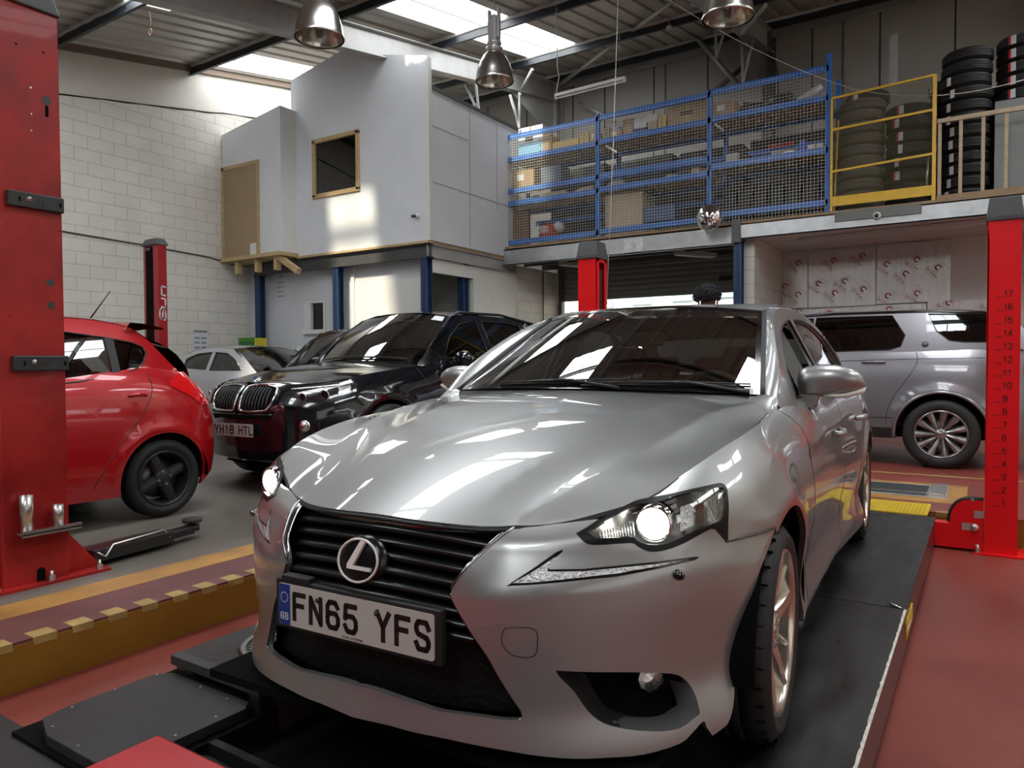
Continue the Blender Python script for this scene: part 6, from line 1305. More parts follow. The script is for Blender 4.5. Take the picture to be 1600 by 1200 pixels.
for (a, b, r, nm, sl) in ((72, 157, .022, 'grommet', 0), (73, 174, .008, 'keyhole_slot', 1), (79, 442, .019, 'grommet', 0), (80, 477, .019, 'grommet', 0), (25, 68, .005, 'screw_hole', 0), (68, 82, .005, 'screw_hole', 0), (48, 137, .005, 'screw', 0), (49, 178, .004, 'screw', 0), (49, 204, .004, 'screw', 0), (11, 350, .003, 'screw_hole', 0), (93, 361, .003, 'screw_hole', 0), (15, 494, .003, 'screw_hole', 0), (97, 498, .003, 'screw_hole', 0)):
    y, z = cz(a, b); spot(y, z, r, nm, zinc if nm == 'screw' else (void_black if nm != 'grommet' else None), sl)
brk_m = mat('bracket_black', (.022, .022, .023), rough=.42, bump=.1)
for (pa, pb, pc) in (((52, 316), 0, 0), ((60, 568), 0, 0)):
    y, z = cz(*pa); b_ = empty('door_bracket', (0, y, z)); b_.parent = col_
    m = MB(); m.box(0, .03, -.125, .135, -.038, .04); m.build('bracket_body', brk_m, b_, bevel=.006)
    m = MB(); m.lathe([(.001, .012), (.007, .010), (.011, .002), (.013, 0)], (.03, -.03, .008), (1, 0, 0), 12); m.build('bracket_knob', zinc, b_)
    for yy in (-.075, .115): m = MB(); m.prism([(yy+.005*cos(a), (.008 if sin(a) > 0 else -.008)+.005*sin(a)) for a in np.linspace(0, 2*pi, 13)[:-1]], .03, .031, YZM); m.build('bracket_slot', void_black, b_)
    lg = MB(); M = Matrix(((0, 0, 1, .0302), (1, 0, 0, .0), (0, 1, 0, -.020), (0, 0, 0, 1)))
    lettering('Sun', M, .036, .024, .007, .005, .0012, mb=lg, slant=.35); lg.build('raised_logo', mat('logo_dark', (.05, .05, .05), rough=.3), b_)
ad = empty('adapter_rack', (-4.04, 1.76, .40), label='pair of bright steel lift adapters in a strap bracket on the left red column', cat='adapter holder')
y0_, z0_ = cz(35, 830); y1_2, z1_ = cz(84, 822)
m = MB(); m.box(0.01, .075, y0_-.035, y1_2+.10, z0_-.40-.010, z0_-.40-.004); m.box(.07, .075, y0_-.035, y1_2+.10, z0_-.40-.02, z0_-.40+.012); m.build('strap', zinc, ad)
for (yy, zz, hh, rr_) in ((y0_, z0_, .205, .030), (y1_2, z0_, .135, .025)):
    m = MB(); m.lathe([(.001, 0), (rr_*.9, 0), (rr_*.9, hh*.48), (rr_, hh*.5), (rr_, hh), (rr_*.8, hh), (rr_*.8, hh*.7), (.001, hh*.7)], (.04, yy, zz-.40-.02), (0, 0, 1), 24, smooth=True); m.build('adapter', mat('steel_bright', (.62, .60, .56), rough=.32, metal=.9), ad)
# lift arm lying by the column
ar = empty('swing_lifter', (-4.2, 2.05, 0), label='black lift arm with round pad lying on the concrete beside the red hatchback', cat='lift arm')
def armbox(mb, p, q, w_, h, z): 
    p, q = Vector(p), Vector(q); d = q-p; M = Matrix.Translation((p.x, p.y, z)) @ Matrix.Rotation(atan2(d.y, d.x), 4, 'Z'); mb.box(0, d.length, -w_/2, w_/2, 0, h, 0, M)
m = MB(); armbox(m, (.05, .0, 0), (-.03, .52, 0), .13, .07, .03); m.build('outer_arm', mat('arm_black', (.014, .014, .014), rough=.35, coat=.2), ar, bevel=.006)
m = MB(); armbox(m, (-.03, .50, 0), (-.07, .70, 0), .09, .045, .04); m.build('inner_arm', mat('arm_black', (.014, .014, .014)), ar, bevel=.005)
m = MB(); m.lathe([(.001, .05), (.045, .05), (.045, .085), (.02, .087), (.02, .10), (.06, .104), (.062, .125), (.001, .125)], (-.09, .73, 0), (0, 0, 1), 28); m.build('lift_pad', mat('pad_rubber', (.03, .03, .028), rough=.6, bump=.8, bscale=80), ar)
m = MB(); m.tube([(.125, .02, .09), (.115, .07, .055), (.10, .12, .11), (.02, .47, .115), (.035, .50, .07), (.03, .42, .065)], .006, 8); m.build('release_rod', zinc, ar)
m = MB(); m.box(-.42, -.02, .02, .52, .012, .02); m.v = [(x-.1*(y-.02), y, z) for x, y, z in m.v]; tag(m.build('floor_plate', mat('plate_floor', (.06, .055, .05), rough=.4), None, loc=(-4.15, 2.1, 0)), 'thin dark plate on the concrete behind the lift arm', 'plate')
# column in the far left corner
fc = empty('lift_column', (-10.3, 6.15, 0), label='distant dark red lift column with black slot standing against the block wall', cat='lift column')
red_dk = mat('lift_red_dark', (.36, .008, .016), rough=.35, coat=.2)
m = MB(); m.box(-.19, .19, -.07, .07, 0, 2.90); m.build('column', red_dk, fc, bevel=.01)
m = MB(); m.box(-.115, .06, -.078, -.068, 0, 2.86); m.build('belt_cover', void_black, fc)
m = MB(); m.add([(-.21, -.1, 2.88), (.21, -.1, 2.88), (.21, .1, 2.88), (-.21, .1, 2.88), (-.15, -.06, 2.98), (.15, -.06, 2.98), (.15, .06, 2.98), (-.15, .06, 2.98)], [(3, 2, 1, 0), (4, 5, 6, 7), (0, 1, 5, 4), (1, 2, 6, 5), (2, 3, 7, 6), (3, 0, 4, 7)]); m.build('column_cap', cap_g, fc, bevel=.008)
for dx in (-.06, .0): m = MB(); m.tube([(dx, -.085, 2.84), (dx+.01, -.10, 2.82), (dx, -.085, 2.79)], .006, 6); m.build('hook', zinc, fc)
lg = MB(); M = Matrix(((0, 0, 1, .191), (1, 0, 0, 0), (0, 1, 0, 0), (0, 0, 0, 1))) @ Matrix.Translation((.035, 1.78, 0)) @ Matrix.Rotation(radians(90), 4, 'Z')
lettering('Sun', M, .09, .15, .03, .022, .001, mb=lg, slant=.2); lg.build('logo', mat('logo_white', (.75, .75, .75), rough=.5), fc)
# red beam end at the bottom of the picture
fb = MB(); fb.box(-1.531, -.75, .25, .902, -.2, .30); tag(fb.build('jacking_beam', mat('beam_red', (.42, .02, .03), rough=.22, coat=.5, var=.1), bevel=.008), 'glossy red steel beam end in the bottom left foreground', 'beam')
# ================================================================== storage on the mezzanine
rblue = mat('rack_blue', (.025, .15, .50), rough=.4, var=.15, vscale=5)
card = mat('cardboard', (.36, .25, .14), rough=.75, var=.08, vscale=6)
card2 = mat('cardboard_pale', (.46, .37, .25), rough=.75, var=.08, vscale=6)
card_y = mat('carton_yellow', (.62, .42, .12), rough=.6)
wbox = mat('box_white', (.62, .63, .64), rough=.5)
rack = empty('pallet_rack', (-4.9, 12.15, 3.33), label='long blue pallet rack with wire mesh front on the mezzanine', cat='rack')
RX = (-7.80, -5.79, -3.78, -1.99); ox, oy, oz = -4.9, 12.15, 3.33
for i, x in enumerate(RX):
    for y in (11.72, 12.60):
        h = 2.20 if i < 3 else 2.36
        m = MB(); m.box(x-ox-.035, x-ox+.035, y-oy-.03, y-oy+.03, 0, h-(.1 if y > 12 and i == 3 else 0)); m.build('upright', rblue, rack, bevel=.004)
    m = MB()
    for z0 in (.25, .95, 1.65): m.cyl((x-ox, 11.72-oy, z0), (x-ox, 12.6-oy, z0+.35), .012, 6)
    m.build('frame_brace', rblue, rack)
LV = {0: (2.10, 1.68, 1.08, .84, .10), 1: (2.12, 1.70, 1.10, .86, .12), 2: (2.15, 1.72, .95, .17)}
for b in range(3):
    xa, xb = RX[b]-ox, RX[b+1]-ox
    for k, z in enumerate(LV[b]):
        m = MB(); m.box(xa, xb, 11.69-oy, 11.74-oy, z-.045, z+.045); m.build('beam', rblue, rack)
        if k in (1, 3) or (b == 2 and k == 2):
            m = MB(); m.box(xa, xb, 12.57-oy, 12.62-oy, z-.045, z+.045); m.build('rear_beam', rblue, rack)
            m = MB(); m.box(xa+.03, xb-.03, 11.74-oy, 12.57-oy, z+.02, z+.04); m.build('shelf_board', chip, rack)
for z in (1.35, .62):
    m = MB(); m.box(RX[0]-ox, RX[3]-ox, 12.9-oy, 12.95-oy, z, z+.09); m.build('rear_beam', rblue, rack)
wire = mat('mesh_wire', (.70, .68, .60), rough=.45, metal=.3)
for b in range(3):
    xa, xb = RX[b]-ox+.03, RX[b+1]-ox-.03; m = MB(); n = int((xb-xa)/.05); y = 11.67-oy; h = LV[b][0]+.02
    for k in range(n+1): x = xa+(xb-xa)*k/n; m.box(x-.0016, x+.0016, y-.0016, y+.0016, .02, h)
    for k in range(int(h/.05)): m.box(xa, xb, y-.0048, y-.0016, .04+k*.05, .0432+k*.05)
    m.build('mesh_panel', wire, rack)
USED = []
def pbox(name, x0, x1, y0, y1, label, m, Y=11.85, dep=.35, cat='box', z=None, grp=None, deco=None, bev=.004):
    a = at(1, x0, (y0+y1)/2, Y); b = at(1, x1, (y0+y1)/2, Y); t_ = at(1, (x0+x1)/2, y0, Y); u_ = at(1, (x0+x1)/2, y1, Y)
    z0 = z if z is not None else u_[2]; h = max(.03, t_[2]-u_[2]); w_ = abs(b[0]-a[0])
    o = empty(name, ((a[0]+b[0])/2, Y, z0), label=label, cat=cat, group=grp)
    f = MB(); f.box(-w_/2, w_/2, 0, dep, 0, h); f.build('carton' if cat == 'box' else 'body', m, o, bevel=bev)
    f = MB(); f.box(-.02, .02, -.001, .0, .0, h); f.box(-.02, .02, 0, dep, h, h+.001)
    if cat == 'box' and deco != 'none': f.build('tape', mat('tape', (.40, .31, .18), rough=.3), o)
    if deco == 'label':
        f = MB(); f.box(-w_*.3, w_*.05, -.003, -.001, h*.45, h*.8); f.build('paper_label', wbox, o)
    if deco == 'dash':
        f = MB()
        for k in range(4): f.box(-.12+k*.055, -.08+k*.055, -.003, -.001, h*.45, h*.6)
        f.build('print', mat('print_dark', (.05, .04, .03), rough=.7), o)
    return o, w_, h
zT = lambda b, k: 3.33+LV[b][k]+.04
blu_d = mat('box_blue', (.03, .05, .16), rough=.5)
o, w_, h = pbox('carton', 810, 848, 199, 246, 'white and pale blue printed carton at the left end of the top shelf', wbox, z=zT(0, 1))
f = MB(); f.box(-w_/2+.003, w_/2-.003, -.003, -.001, .01, h*.45); f.build('blue_print', mat('print_blue', (.18, .42, .62), rough=.4), o); f = MB()
for k in range(3): f.box(w_/2-.07, w_/2-.04, -.004, -.003, .06+k*.1, .09+k*.1)
f.box(-.12, .06, -.004, -.003, h*.5, h*.72); f.build('print', mat('print_dark', (.05, .05, .05)), o); lettering('S', Matrix(((1, 0, 0, -w_/2+.03), (0, 0, -1, -.003), (0, 1, 0, h-.08), (0, 0, 0, 1))), .05, .03, .01, .01).build('letter', mat('print_dark', (.05, .05, .05)), o)
pbox('carton', 848, 861, 213, 242, 'small brown carton right of the white and blue carton', card, z=zT(0, 1))
o, w_, h = pbox('crate', 863, 904, 222, 237, 'long low yellow crate on the top shelf', card_y, z=zT(0, 1), cat='crate')
pbox('carton', 906, 920, 208, 229, 'upright yellow carton on the top shelf right of the low crate', card_y, z=zT(0, 1)); pbox('carton', 922, 933, 204, 226, 'pale carton against the second blue upright on the top shelf', card2, z=zT(0, 1), deco='label')
for i, (a, b, c, d, m_, l_, dc) in enumerate([(942, 952, 198, 219, card2, 'narrow pale carton just right of the second blue upright', ''), (953, 971, 202, 217, card, 'brown carton in front on the top shelf, second bay', 'label'), (973, 989, 184, 213, card, 'tall brown carton with diamond sign, second bay top shelf', ''),
        (990, 1010, 184, 199, wbox, 'white carton stacked on a dark blue box', 'none'), (990, 1010, 199, 210, blu_d, 'dark blue box under the white carton', 'none'), (1012, 1026, 188, 205, card2, 'pale carton under two flat white boxes', ''), (1009, 1027, 176, 187, wbox, 'flat white box on top of the pale carton', 'none'), (1028, 1041, 179, 203, card_y, 'yellowish carton left of the largest brown carton', ''),
        (1043, 1106, 160, 199, card, 'largest brown carton with dark printed line on the top shelf', 'dash'), (1113, 1148, 158, 184, card, 'brown carton with white label strip, first in the third bay', 'label')]):
    zz = zT(1 if a < 1110 else 2, 1)
    if i == 3: zz += at(1, 1000, 199, 11.85)[2]-at(1, 1000, 210, 11.85)[2]
    if i == 6: zz += at(1, 1000, 188, 11.85)[2]-at(1, 1000, 205, 11.85)[2]
    pbox('carton', a, b, c, d, l_, m_, z=zz, deco=dc)
dkpl = mat('part_black', (.02, .02, .022), rough=.3, coat=.3); grpl = mat('part_grey', (.35, .36, .36), rough=.4); pol = mat('polythene', (.55, .57, .58), rough=.25)
def junk(name, pts, r, Y, label, m, cat, zfix=None):
    P = [at(1, a, b, Y) for a, b in pts]
    if zfix is not None:
        dz = zfix-min(p[2] for p in P)+max(r if hasattr(r, '__len__') else [r])*.8; P = [p+np.array([0, 0, dz]) for p in P]
    f = MB(); f.tube(P, r, 10); o = f.build(name, m); return tag(o, label, cat)
junk('car_bumper_skin', [(1155, 190), (1165, 178), (1178, 180), (1195, 174)], [.05, .09, .10, .05], 12.1, 'black car trim part heaped on the top shelf behind the labelled carton', dkpl, 'car part', zT(2, 1))
junk('grille_part', [(1200, 160), (1215, 152), (1232, 150), (1243, 158)], [.03, .08, .09, .04], 12.0, 'black grille part with chrome edge on the top shelf, third bay', dkpl, 'car part', zT(2, 1))
junk('polythene_roll', [(1247, 158), (1262, 150), (1284, 134)], [.05, .06, .045], 12.0, 'roll of clear polythene leaning up at the right end of the top shelf', pol, 'roll')
for i, (a, b, l_, m_) in enumerate([((825, 296), (835, 292), 'crumpled grey tool on the third shelf, left bay', grpl), ((812, 313), (824, 318), 'pale grey bundle on the fourth shelf at the far left', pol), ((826, 315), (836, 311), 'small dark bundle on the fourth shelf, left bay', dkpl)]): junk('bundle', [a, b, (b[0]+6, b[1]-2)], [.03, .05, .03], 11.95, l_, m_, 'bundle', zT(0, 3) if i else zT(0, 2)-.08)
pbox('carton', 801, 834, 257, 286, 'brown carton with scribbled side on the middle shelf, left bay', card, z=3.33+1.10+.03, deco='label'); o = [k for k in bpy.data.objects if k.name.startswith('carton')]
pbox('plastic_crate', 845, 876, 255, 284, 'grey blue plastic crate behind the mesh, middle of the left bay', mat('crate_blue', (.10, .13, .17), rough=.5), z=3.33+1.10+.03, cat='crate')
pbox('plank', 845, 884, 303, 312, 'pale timber offcut on the fourth shelf', card2, z=zT(0, 3), cat='timber', dep=.15); junk('rag_bundle', [(895, 300), (905, 296), (916, 292), (928, 290)], [.02, .05, .04, .05], 11.95, 'cream rags heaped on the fourth shelf near the second upright', card2, 'rags', zT(0, 3))
pbox('board', 797, 826, 326, 384, 'brown board leaning in the bottom of the left bay', mat('board_brown', (.16, .09, .05), rough=.7), z=3.36, dep=.05, cat='board')
bag = empty('bulk_bag', tuple(at(1, 857, 345, 12.0))[:2]+(3.36,), label='red and yellow sack with white lettering at the bottom of the left bay', cat='sack')
f = MB(); f.sphere((0, 0, .22), .22, 18, 12, 0, (.9, .8, .95)); f.build('sack', mat('sack_red', (.45, .04, .03), rough=.45), bag); f = MB(); f.sphere((0, -.02, .09), .17, 16, 10, 0, (1.1, .9, .5)); f.build('yellow_band', mat('sack_yellow', (.6, .35, .03), rough=.5), bag)
lettering('bm', Matrix(((1, 0, 0, -.13), (0, 0, -1, -.185), (0, 1, 0, .22), (0, 0, 0, 1))), .16, .09, .03, .022).build('sack_lettering', wbox, bag); f = MB(); f.sphere((.20, .05, .33), .11, 14, 10); tag(f.build('plastic_bag', pol, loc=tuple(at(1, 857, 345, 12.0))[:2]+(3.36,)), 'white plastic bag beside the red and yellow sack', 'bag')
pbox('carton', 945, 1004, 306, 372, 'big tall sunlit carton at the bottom of the second bay', card2, z=3.36, deco='none', dep=.6)
pbox('sheet_stack', 1006, 1054, 326, 349, 'flat blue and brown pieces lying low in the second bay', mat('flat_blue', (.05, .09, .2), rough=.5), z=3.55, cat='stack', dep=.5)
junk('bumper_piece', [(950, 287), (962, 283), (976, 281)], [.04, .07, .05], 11.9, 'pale grey bumper piece on the shelf right of the second upright', grpl, 'car part', zT(1, 3)); junk('dark_bundle', [(984, 282), (996, 278), (1006, 276)], [.03, .05, .03], 12.0, 'dark trim parts next to the pale bumper piece', dkpl, 'car part', zT(1, 3))
pbox('trim_strip', 1010, 1070, 283, 287, 'white plastic strip lying on the shelf edge, second bay', wbox, z=zT(1, 3), cat='strip', dep=.06); junk('clear_wrap', [(1030, 278), (1045, 272), (1060, 268)], [.02, .06, .03], 12.1, 'clump of clear wrapping on the shelf above the white strip', pol, 'wrapping', zT(1, 3))
pbox('carton', 1080, 1093, 261, 273, 'small square carton left of the third upright', card2, z=zT(1, 3)); pbox('carton', 1095, 1107, 264, 272, 'smaller flat carton touching the third upright', card, z=zT(1, 3))
junk('silver_strip', [(1000, 232), (1050, 222), (1090, 214)], [.012, .016, .012], 12.3, 'long silver trim strip on the middle level, second bay', zinc, 'strip')
pbox('orange_part', 1120, 1133, 250, 255, 'small orange and yellow part on the lower shelf, third bay', mat('part_orange', (.6, .18, .03), rough=.4), z=zT(2, 2), cat='part', dep=.1); pbox('grey_cover', 1133, 1153, 244, 262, 'pale grey plastic cover on the lower shelf, third bay', grpl, z=zT(2, 2), cat='cover', dep=.2, bev=.02)
junk('gearbox_part', [(1155, 250), (1163, 242), (1172, 248)], [.05, .09, .05], 12.0, 'dark machine part right of the grey cover', dkpl, 'car part', zT(2, 2)); junk('silver_parts', [(1182, 248), (1195, 246), (1206, 243)], [.02, .05, .02], 12.0, 'small silver parts in the middle of the lower shelf', zinc, 'car part', zT(2, 2)); junk('headlamp_unit', [(1222, 243), (1232, 238), (1243, 236)], [.03, .07, .04], 12.0, 'spare lamp unit with bright reflector on the lower shelf', zinc, 'car part', zT(2, 2))
pbox('grey_sheet', 1205, 1245, 226, 250, 'flat grey sheet standing behind the spare lamp unit', grpl, z=zT(2, 2), Y=12.35, dep=.04, cat='panel'); pbox('blue_clamp', 1249, 1258, 222, 243, 'bright blue clamp near the right upright', mat('clamp_blue', (.03, .08, .5), rough=.4), z=zT(2, 2), cat='clamp', dep=.06); pbox('alternator_box', 1262, 1286, 226, 238, 'pale box with silver parts at the right end of the lower shelf', pol, z=zT(2, 2), cat='box', dep=.2)
pbox('red_strap', 1200, 1240, 196, 202, 'red ratchet strap on the rear beam', mat('strap_red', (.5, .02, .02), rough=.5), Y=12.85, z=4.76, dep=.05, cat='strap')
# ---- tyres
tyre_lit = mat('tyre_worn_lit', (.17, .155, .13), rough=.75, bump=.3, bscale=60); lab_w = mat('label_white', (.7, .7, .72), rough=.4); lab_r = mat('label_red', (.55, .02, .03), rough=.4)  # tyre rubber dusty and worn, with the brown light on it in the colour
def tyre_proto(R, r, h, m, label, lab=None, grp=None):
    o = empty('tyre', (0, 0, 0), label=label, cat='tyre', group=grp); f = MB(); hh = h/2
    pr = [(r, -hh+.02), (r+.02, -hh+.004), ((R+r)/2, -hh-.002), (R-.03, -hh+.006), (R-.008, -hh+.03)]
    for k in range(4):
        z = -hh+.045+(h-.09)*k/3; pr += [(R, z-.012), (R, z+.004), (R-.007, z+.006), (R-.007, z+.012)]
    pr = pr[:-2]+[(R-.008, hh-.03), (R-.03, hh-.006), ((R+r)/2, hh+.002), (r+.02, hh-.004), (r, hh-.02)]
    f.lathe([(a, b+hh) for a, b in pr], (0, 0, 0), (0, 0, 1), 40); f.build('carcass', m, o, fix=False)
    return o
stack_defs = [('A', 1345, 12.15, 10, .325, .165, tyre_lit, 'worn tyre coloured as lit in the left caged stack', 0), ('B', 1420, 12.2, 8, .325, .185, rubber, 'black labelled tyre in the right caged stack', 1), ('C', 1509, 12.1, 12, .31, .172, rubber, 'black tyre in the tall free stack behind the timber rail', 0),
              ('D', 1488, 12.75, 11, .31, .172, rubber, 'labelled tyre in the rear stack seen left of the tall stack', 1), ('G', 1572, 12.95, 10, .31, .172, rubber, 'tyre in the rear stack behind the tall stack', 1)]
ordn = ['lowest', 'second from bottom', 'third from bottom', 'fourth from bottom', 'fifth from bottom', 'sixth from bottom', 'seventh from bottom', 'eighth from bottom', 'ninth from bottom', 'tenth from bottom', 'eleventh from bottom', 'topmost']
protos = {}
def add_label(parent, R, h, phi, red):
    for i, (d0, d1, m_) in enumerate(((0, .20, lab_w), (-.10, 0, lab_r))):
        if i and not red: continue
        f = MB(); rows = [[((R+.003)*cos(phi+a), (R+.003)*sin(phi+a), z) for a in np.linspace(d0, d1, 4)] for z in (h*.18, h*.85)]; f.grid(rows); f.build('paper_label' if not i else 'red_label', m_, parent)
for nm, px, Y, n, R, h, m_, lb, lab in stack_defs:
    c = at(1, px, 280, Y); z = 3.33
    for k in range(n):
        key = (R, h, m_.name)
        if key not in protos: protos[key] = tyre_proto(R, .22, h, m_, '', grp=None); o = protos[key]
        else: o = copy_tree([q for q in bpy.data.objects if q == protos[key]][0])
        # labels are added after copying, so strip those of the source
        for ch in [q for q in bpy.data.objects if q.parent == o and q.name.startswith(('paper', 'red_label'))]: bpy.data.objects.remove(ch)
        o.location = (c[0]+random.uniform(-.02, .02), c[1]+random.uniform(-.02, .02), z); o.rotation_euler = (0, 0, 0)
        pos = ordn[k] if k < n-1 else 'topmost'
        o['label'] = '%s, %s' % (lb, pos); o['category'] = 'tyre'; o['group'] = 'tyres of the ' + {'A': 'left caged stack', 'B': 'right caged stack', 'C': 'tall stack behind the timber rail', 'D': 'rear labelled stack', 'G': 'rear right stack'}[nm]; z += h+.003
LABEL_JOBS = []
for o in [q for q in COL.objects if q.name.split('.')[0] == 'tyre' and q.get('category') == 'tyre']:
    g = o.get('group', ''); R, h = (.325, .185) if 'right caged' in g else (.31, .172)
    if 'right caged' in g and 'second' not in o['label'] and 'lowest' not in o['label']: add_label(o, R, h, radians(-112+random.uniform(-14, 8)), random.random() < .6)
    if 'rear labelled' in g: add_label(o, R, h, radians(-150+random.uniform(-6, 6)), True)
    if 'tall stack' in g and not any(k in o['label'] for k in ('topmost', 'eleventh')): add_label(o, R, h, radians(-132+random.uniform(-5, 5)), False)
def single_tyre(px, Y, z, label, R=.32, h=.19, lab=True, rot=(0, 0, 0)):
    o = tyre_proto(R, .21, h, rubber, label); c = at(1, px, 280, Y); o.location = (c[0], c[1], z); o.rotation_euler = rot
    if lab: add_label(o, R, h, radians(-118), True)
    return o
single_tyre(1354, 12.62, 5.08, 'black tyre behind the top of the left caged stack')
cab_o = at(1, 1592, 200, 12.2)
f = MB(); f.box(-.36, .8, -.1, .6, 0, 1.30); tag(f.build('steel_cabinet', mat('cabinet_grey', (.20, .215, .21), rough=.5), loc=(cab_o[0]+.08, 12.0, 3.33), bevel=.006), 'grey green steel cabinet behind the timber rail at the right edge', 'cabinet')
for k in range(5):
    o = single_tyre(1596, 12.3, 4.645+k*.18, 'black tyre on the grey green cabinet, %s' % ordn[k].replace('fifth from bottom', 'topmost'), R=.31, h=.176); o['group'] = 'tyres on the cabinet'
# dark tyres kept low in the third bay
for k in range(6):
    o = tyre_proto(.32, .21, .2, rubber, 'dark tyre standing upright low in the third rack bay, %s from the left' % ['first', 'second', 'third', 'fourth', 'fifth', 'sixth'][k]); o.location = (-3.62+k*.25, 12.15, 3.36+.325); o.rotation_euler = (0, radians(90), 0); o['group'] = 'tyres low in the third bay'
for k, (xa, xb, h, l_) in enumerate(((-7.55, -6.3, 1.75, 'left of four'), (-6.2, -4.9, 1.7, 'second from the left'), (-4.8, -3.6, 1.66, 'third from the left'), (-3.5, -2.15, 1.68, 'rightmost'))):  # dark blocks added so that the rack interior looks dark
    f = MB(); f.box(xa, xb, 0, .9, 0, h); tag(f.build('rack_dark_block', mat('block_black', (.012, .012, .013), rough=.45, bump=.5, bscale=14), loc=(0, 13.05, 3.33), bevel=.04), 'black block added behind the blue rack to darken it, '+l_, 'block', 'black blocks added behind the rack')
# ---- yellow gate
yg = empty('pallet_gate', (-1.27, 11.62, 3.33), label='yellow pallet safety gate with fine mesh in front of two tyre stacks', cat='gate')
yp = mat('gate_yellow', (.72, .44, .02), rough=.4, var=.12, vscale=7)
def bar(name, p, q, r=.022, w_=None):
    f = MB(); f.tube([p, q], r, 4, smooth=False) ; f.build(name, yp, yg)
L_, R_x = -.655, .655
bar('gate_post', (L_, 0, .0), (L_, 0, 1.66)); bar('gate_post', (R_x, 0, .0), (R_x, 0, 1.72), .034); bar('top_rail', (L_, 0, 1.66), (R_x, 0, 1.72)); bar('mid_rail', (L_, 0, 1.20), (R_x, 0, 1.25)); bar('mid_rail', (L_, 0, .59), (R_x, 0, .65)); bar('side_bar', (L_+.03, .05, 0), (L_+.05, .25, 1.4), .018)
f = MB(); f.box(L_, R_x, -.015, .015, .08, .22); f.build('toe_board', yp, yg); f = MB(); f.cyl((R_x-.09, .02, .15), (R_x-.07, .02, .62), .018, 10); f.build('gas_strut', zinc, yg)
f = MB(); n = 60
for k in range(-34, n): 
    for sgn in (1, -1):
        x0_ = L_+k*.0218 if sgn > 0 else L_+(k+34)*.0218; z0_, z1_ = .2, 1.66; x1_ = x0_+sgn*(z1_-z0_)*.5
        # clip to the frame
        def clip(xa, za, xb, zb):
            t0, t1 = 0., 1.; dx = xb-xa
            for lim, sg in ((L_, 1), (R_x, -1)):
                if abs(dx) < 1e-9: continue
                t = (lim-xa)/dx
                if sg*dx > 0: t0 = max(t0, t) 
                else: t1 = min(t1, t)
            return t0, t1
        t0, t1 = clip(x0_, z0_, x1_, z1_)
        if t1-t0 > .02: f.tube([(x0_+(x1_-x0_)*t0, -.012, z0_+(z1_-z0_)*t0), (x0_+(x1_-x0_)*t1, -.012, z0_+(z1_-z0_)*t1)],   .0019, 3, smooth=False)
f.build('mesh_infill', mat('gate_mesh', (.20, .18, .10), rough=.6), yg)
f = MB(); f.box(-1.86, -.75, 11.50, 11.518, 3.16, 3.30); struct(f.build('tread_plate_trim', mat('chequer_steel', (.20, .20, .19), rough=.4, metal=.6, bump=1, bscale=120)))
# ---- timber rail
tr_ = empty('timber_railing', (-.55, 11.60, 3.33), label='bare timber railing at the mezzanine edge right of the yellow gate', cat='railing')
pine = mat('pine', (.46, .36, .24), rough=.6, var=.15, vscale=6, stretch=(1, 1, 3))
f = MB(); f.box(-.03, 4.2, -.03, .015, 1.04, 1.10); f.build('top_rail', pine, tr_, bevel=.004)
for x in (0, .245, .50, .755, 1.2, 1.6, 2.0):
    f = MB(); f.box(x-.022, x+.022, -.015, .03, .05, 1.04); f.build('baluster', pine, tr_, bevel=.003)
f = MB(); f.box(-.03, 4.2, -.03, .03, 0, .06); f.build('bottom_rail', ply, tr_)
# ---- insulation boards of the bay below
foil = mat('foil_board', (.66, .64, .60), rough=.32, metal=.45, var=.12, vscale=3, stretch=(6, 1, 1), bump=.4, bscale=5); pink = mat('print_red', (.42, .05, .09), rough=.4)
def ins_board(x0, x1, z0, z1, label, marks, bits=True):
    o = empty('insulation_board', (x0, 13.64, z0), label=label, cat='insulation board'); w_, h = x1-x0-.012, z1-z0-.008
    f = MB(); f.box(0, w_, -.03, .0, 0, h); f.build('board', foil, o); f = MB()
    for k, (u, v, ang) in enumerate(marks):
        u *= w_; v *= h; M = Matrix(((1, 0, 0, u), (0, 0, -1, -.031), (0, 1, 0, v), (0, 0, 0, 1))) @ Matrix.Rotation(radians(ang), 4, 'Z')
        ring = [(.075*cos(a), .075*sin(a)) for a in np.linspace(.6, 5.6, 15)]
        f.tube([M@Vector((a, b, .0005)) for a, b in ring], .003, 4); f.tube([M@Vector((a*.5, b*.5+.01, .0008)) for a, b in ring], .014, 4)
        lettering('Celotex', M@Matrix.Translation((-.12, -.13, .0)), .05, .026, .008, .007, .001, mb=f)
        for q in (.105, -.16): f.prism([(-.13, q), (.13, q), (.13, q+.004), (-.13, q+.004)], 0, .0008, M)
    # keep the print within the board
    f.v = [(min(max(a, .004), w_-.004), b, min(max(c, .004), h-.004)) for a, b, c in f.v]
    f.build('print', pink, o); return o
ins_board(-3.065, -2.62, 2.075, 3.03, 'narrow foil insulation board at the left end of the boarded bay', [(.62, .84, -50), (.10, .42, -35), (.62, .25, -50)])
ins_board(-2.62, -1.54, 2.075, 3.05, 'foil insulation board with red print, second from the left', [(.38, .82, -50), (.80, .86, -50), (.15, .42, -35), (.55, .44, -35), (.40, .24, -50), (.82, .28, -50)])
ins_board(-1.54, -.46, 2.09, 3.08, 'foil insulation board with red print beside the bare white wall', [(.14, .66, -35), (.55, .70, -35), (.40, .48, -50), (.83, .55, -50), (.16, .12, -35), (.56, .14, -35)])
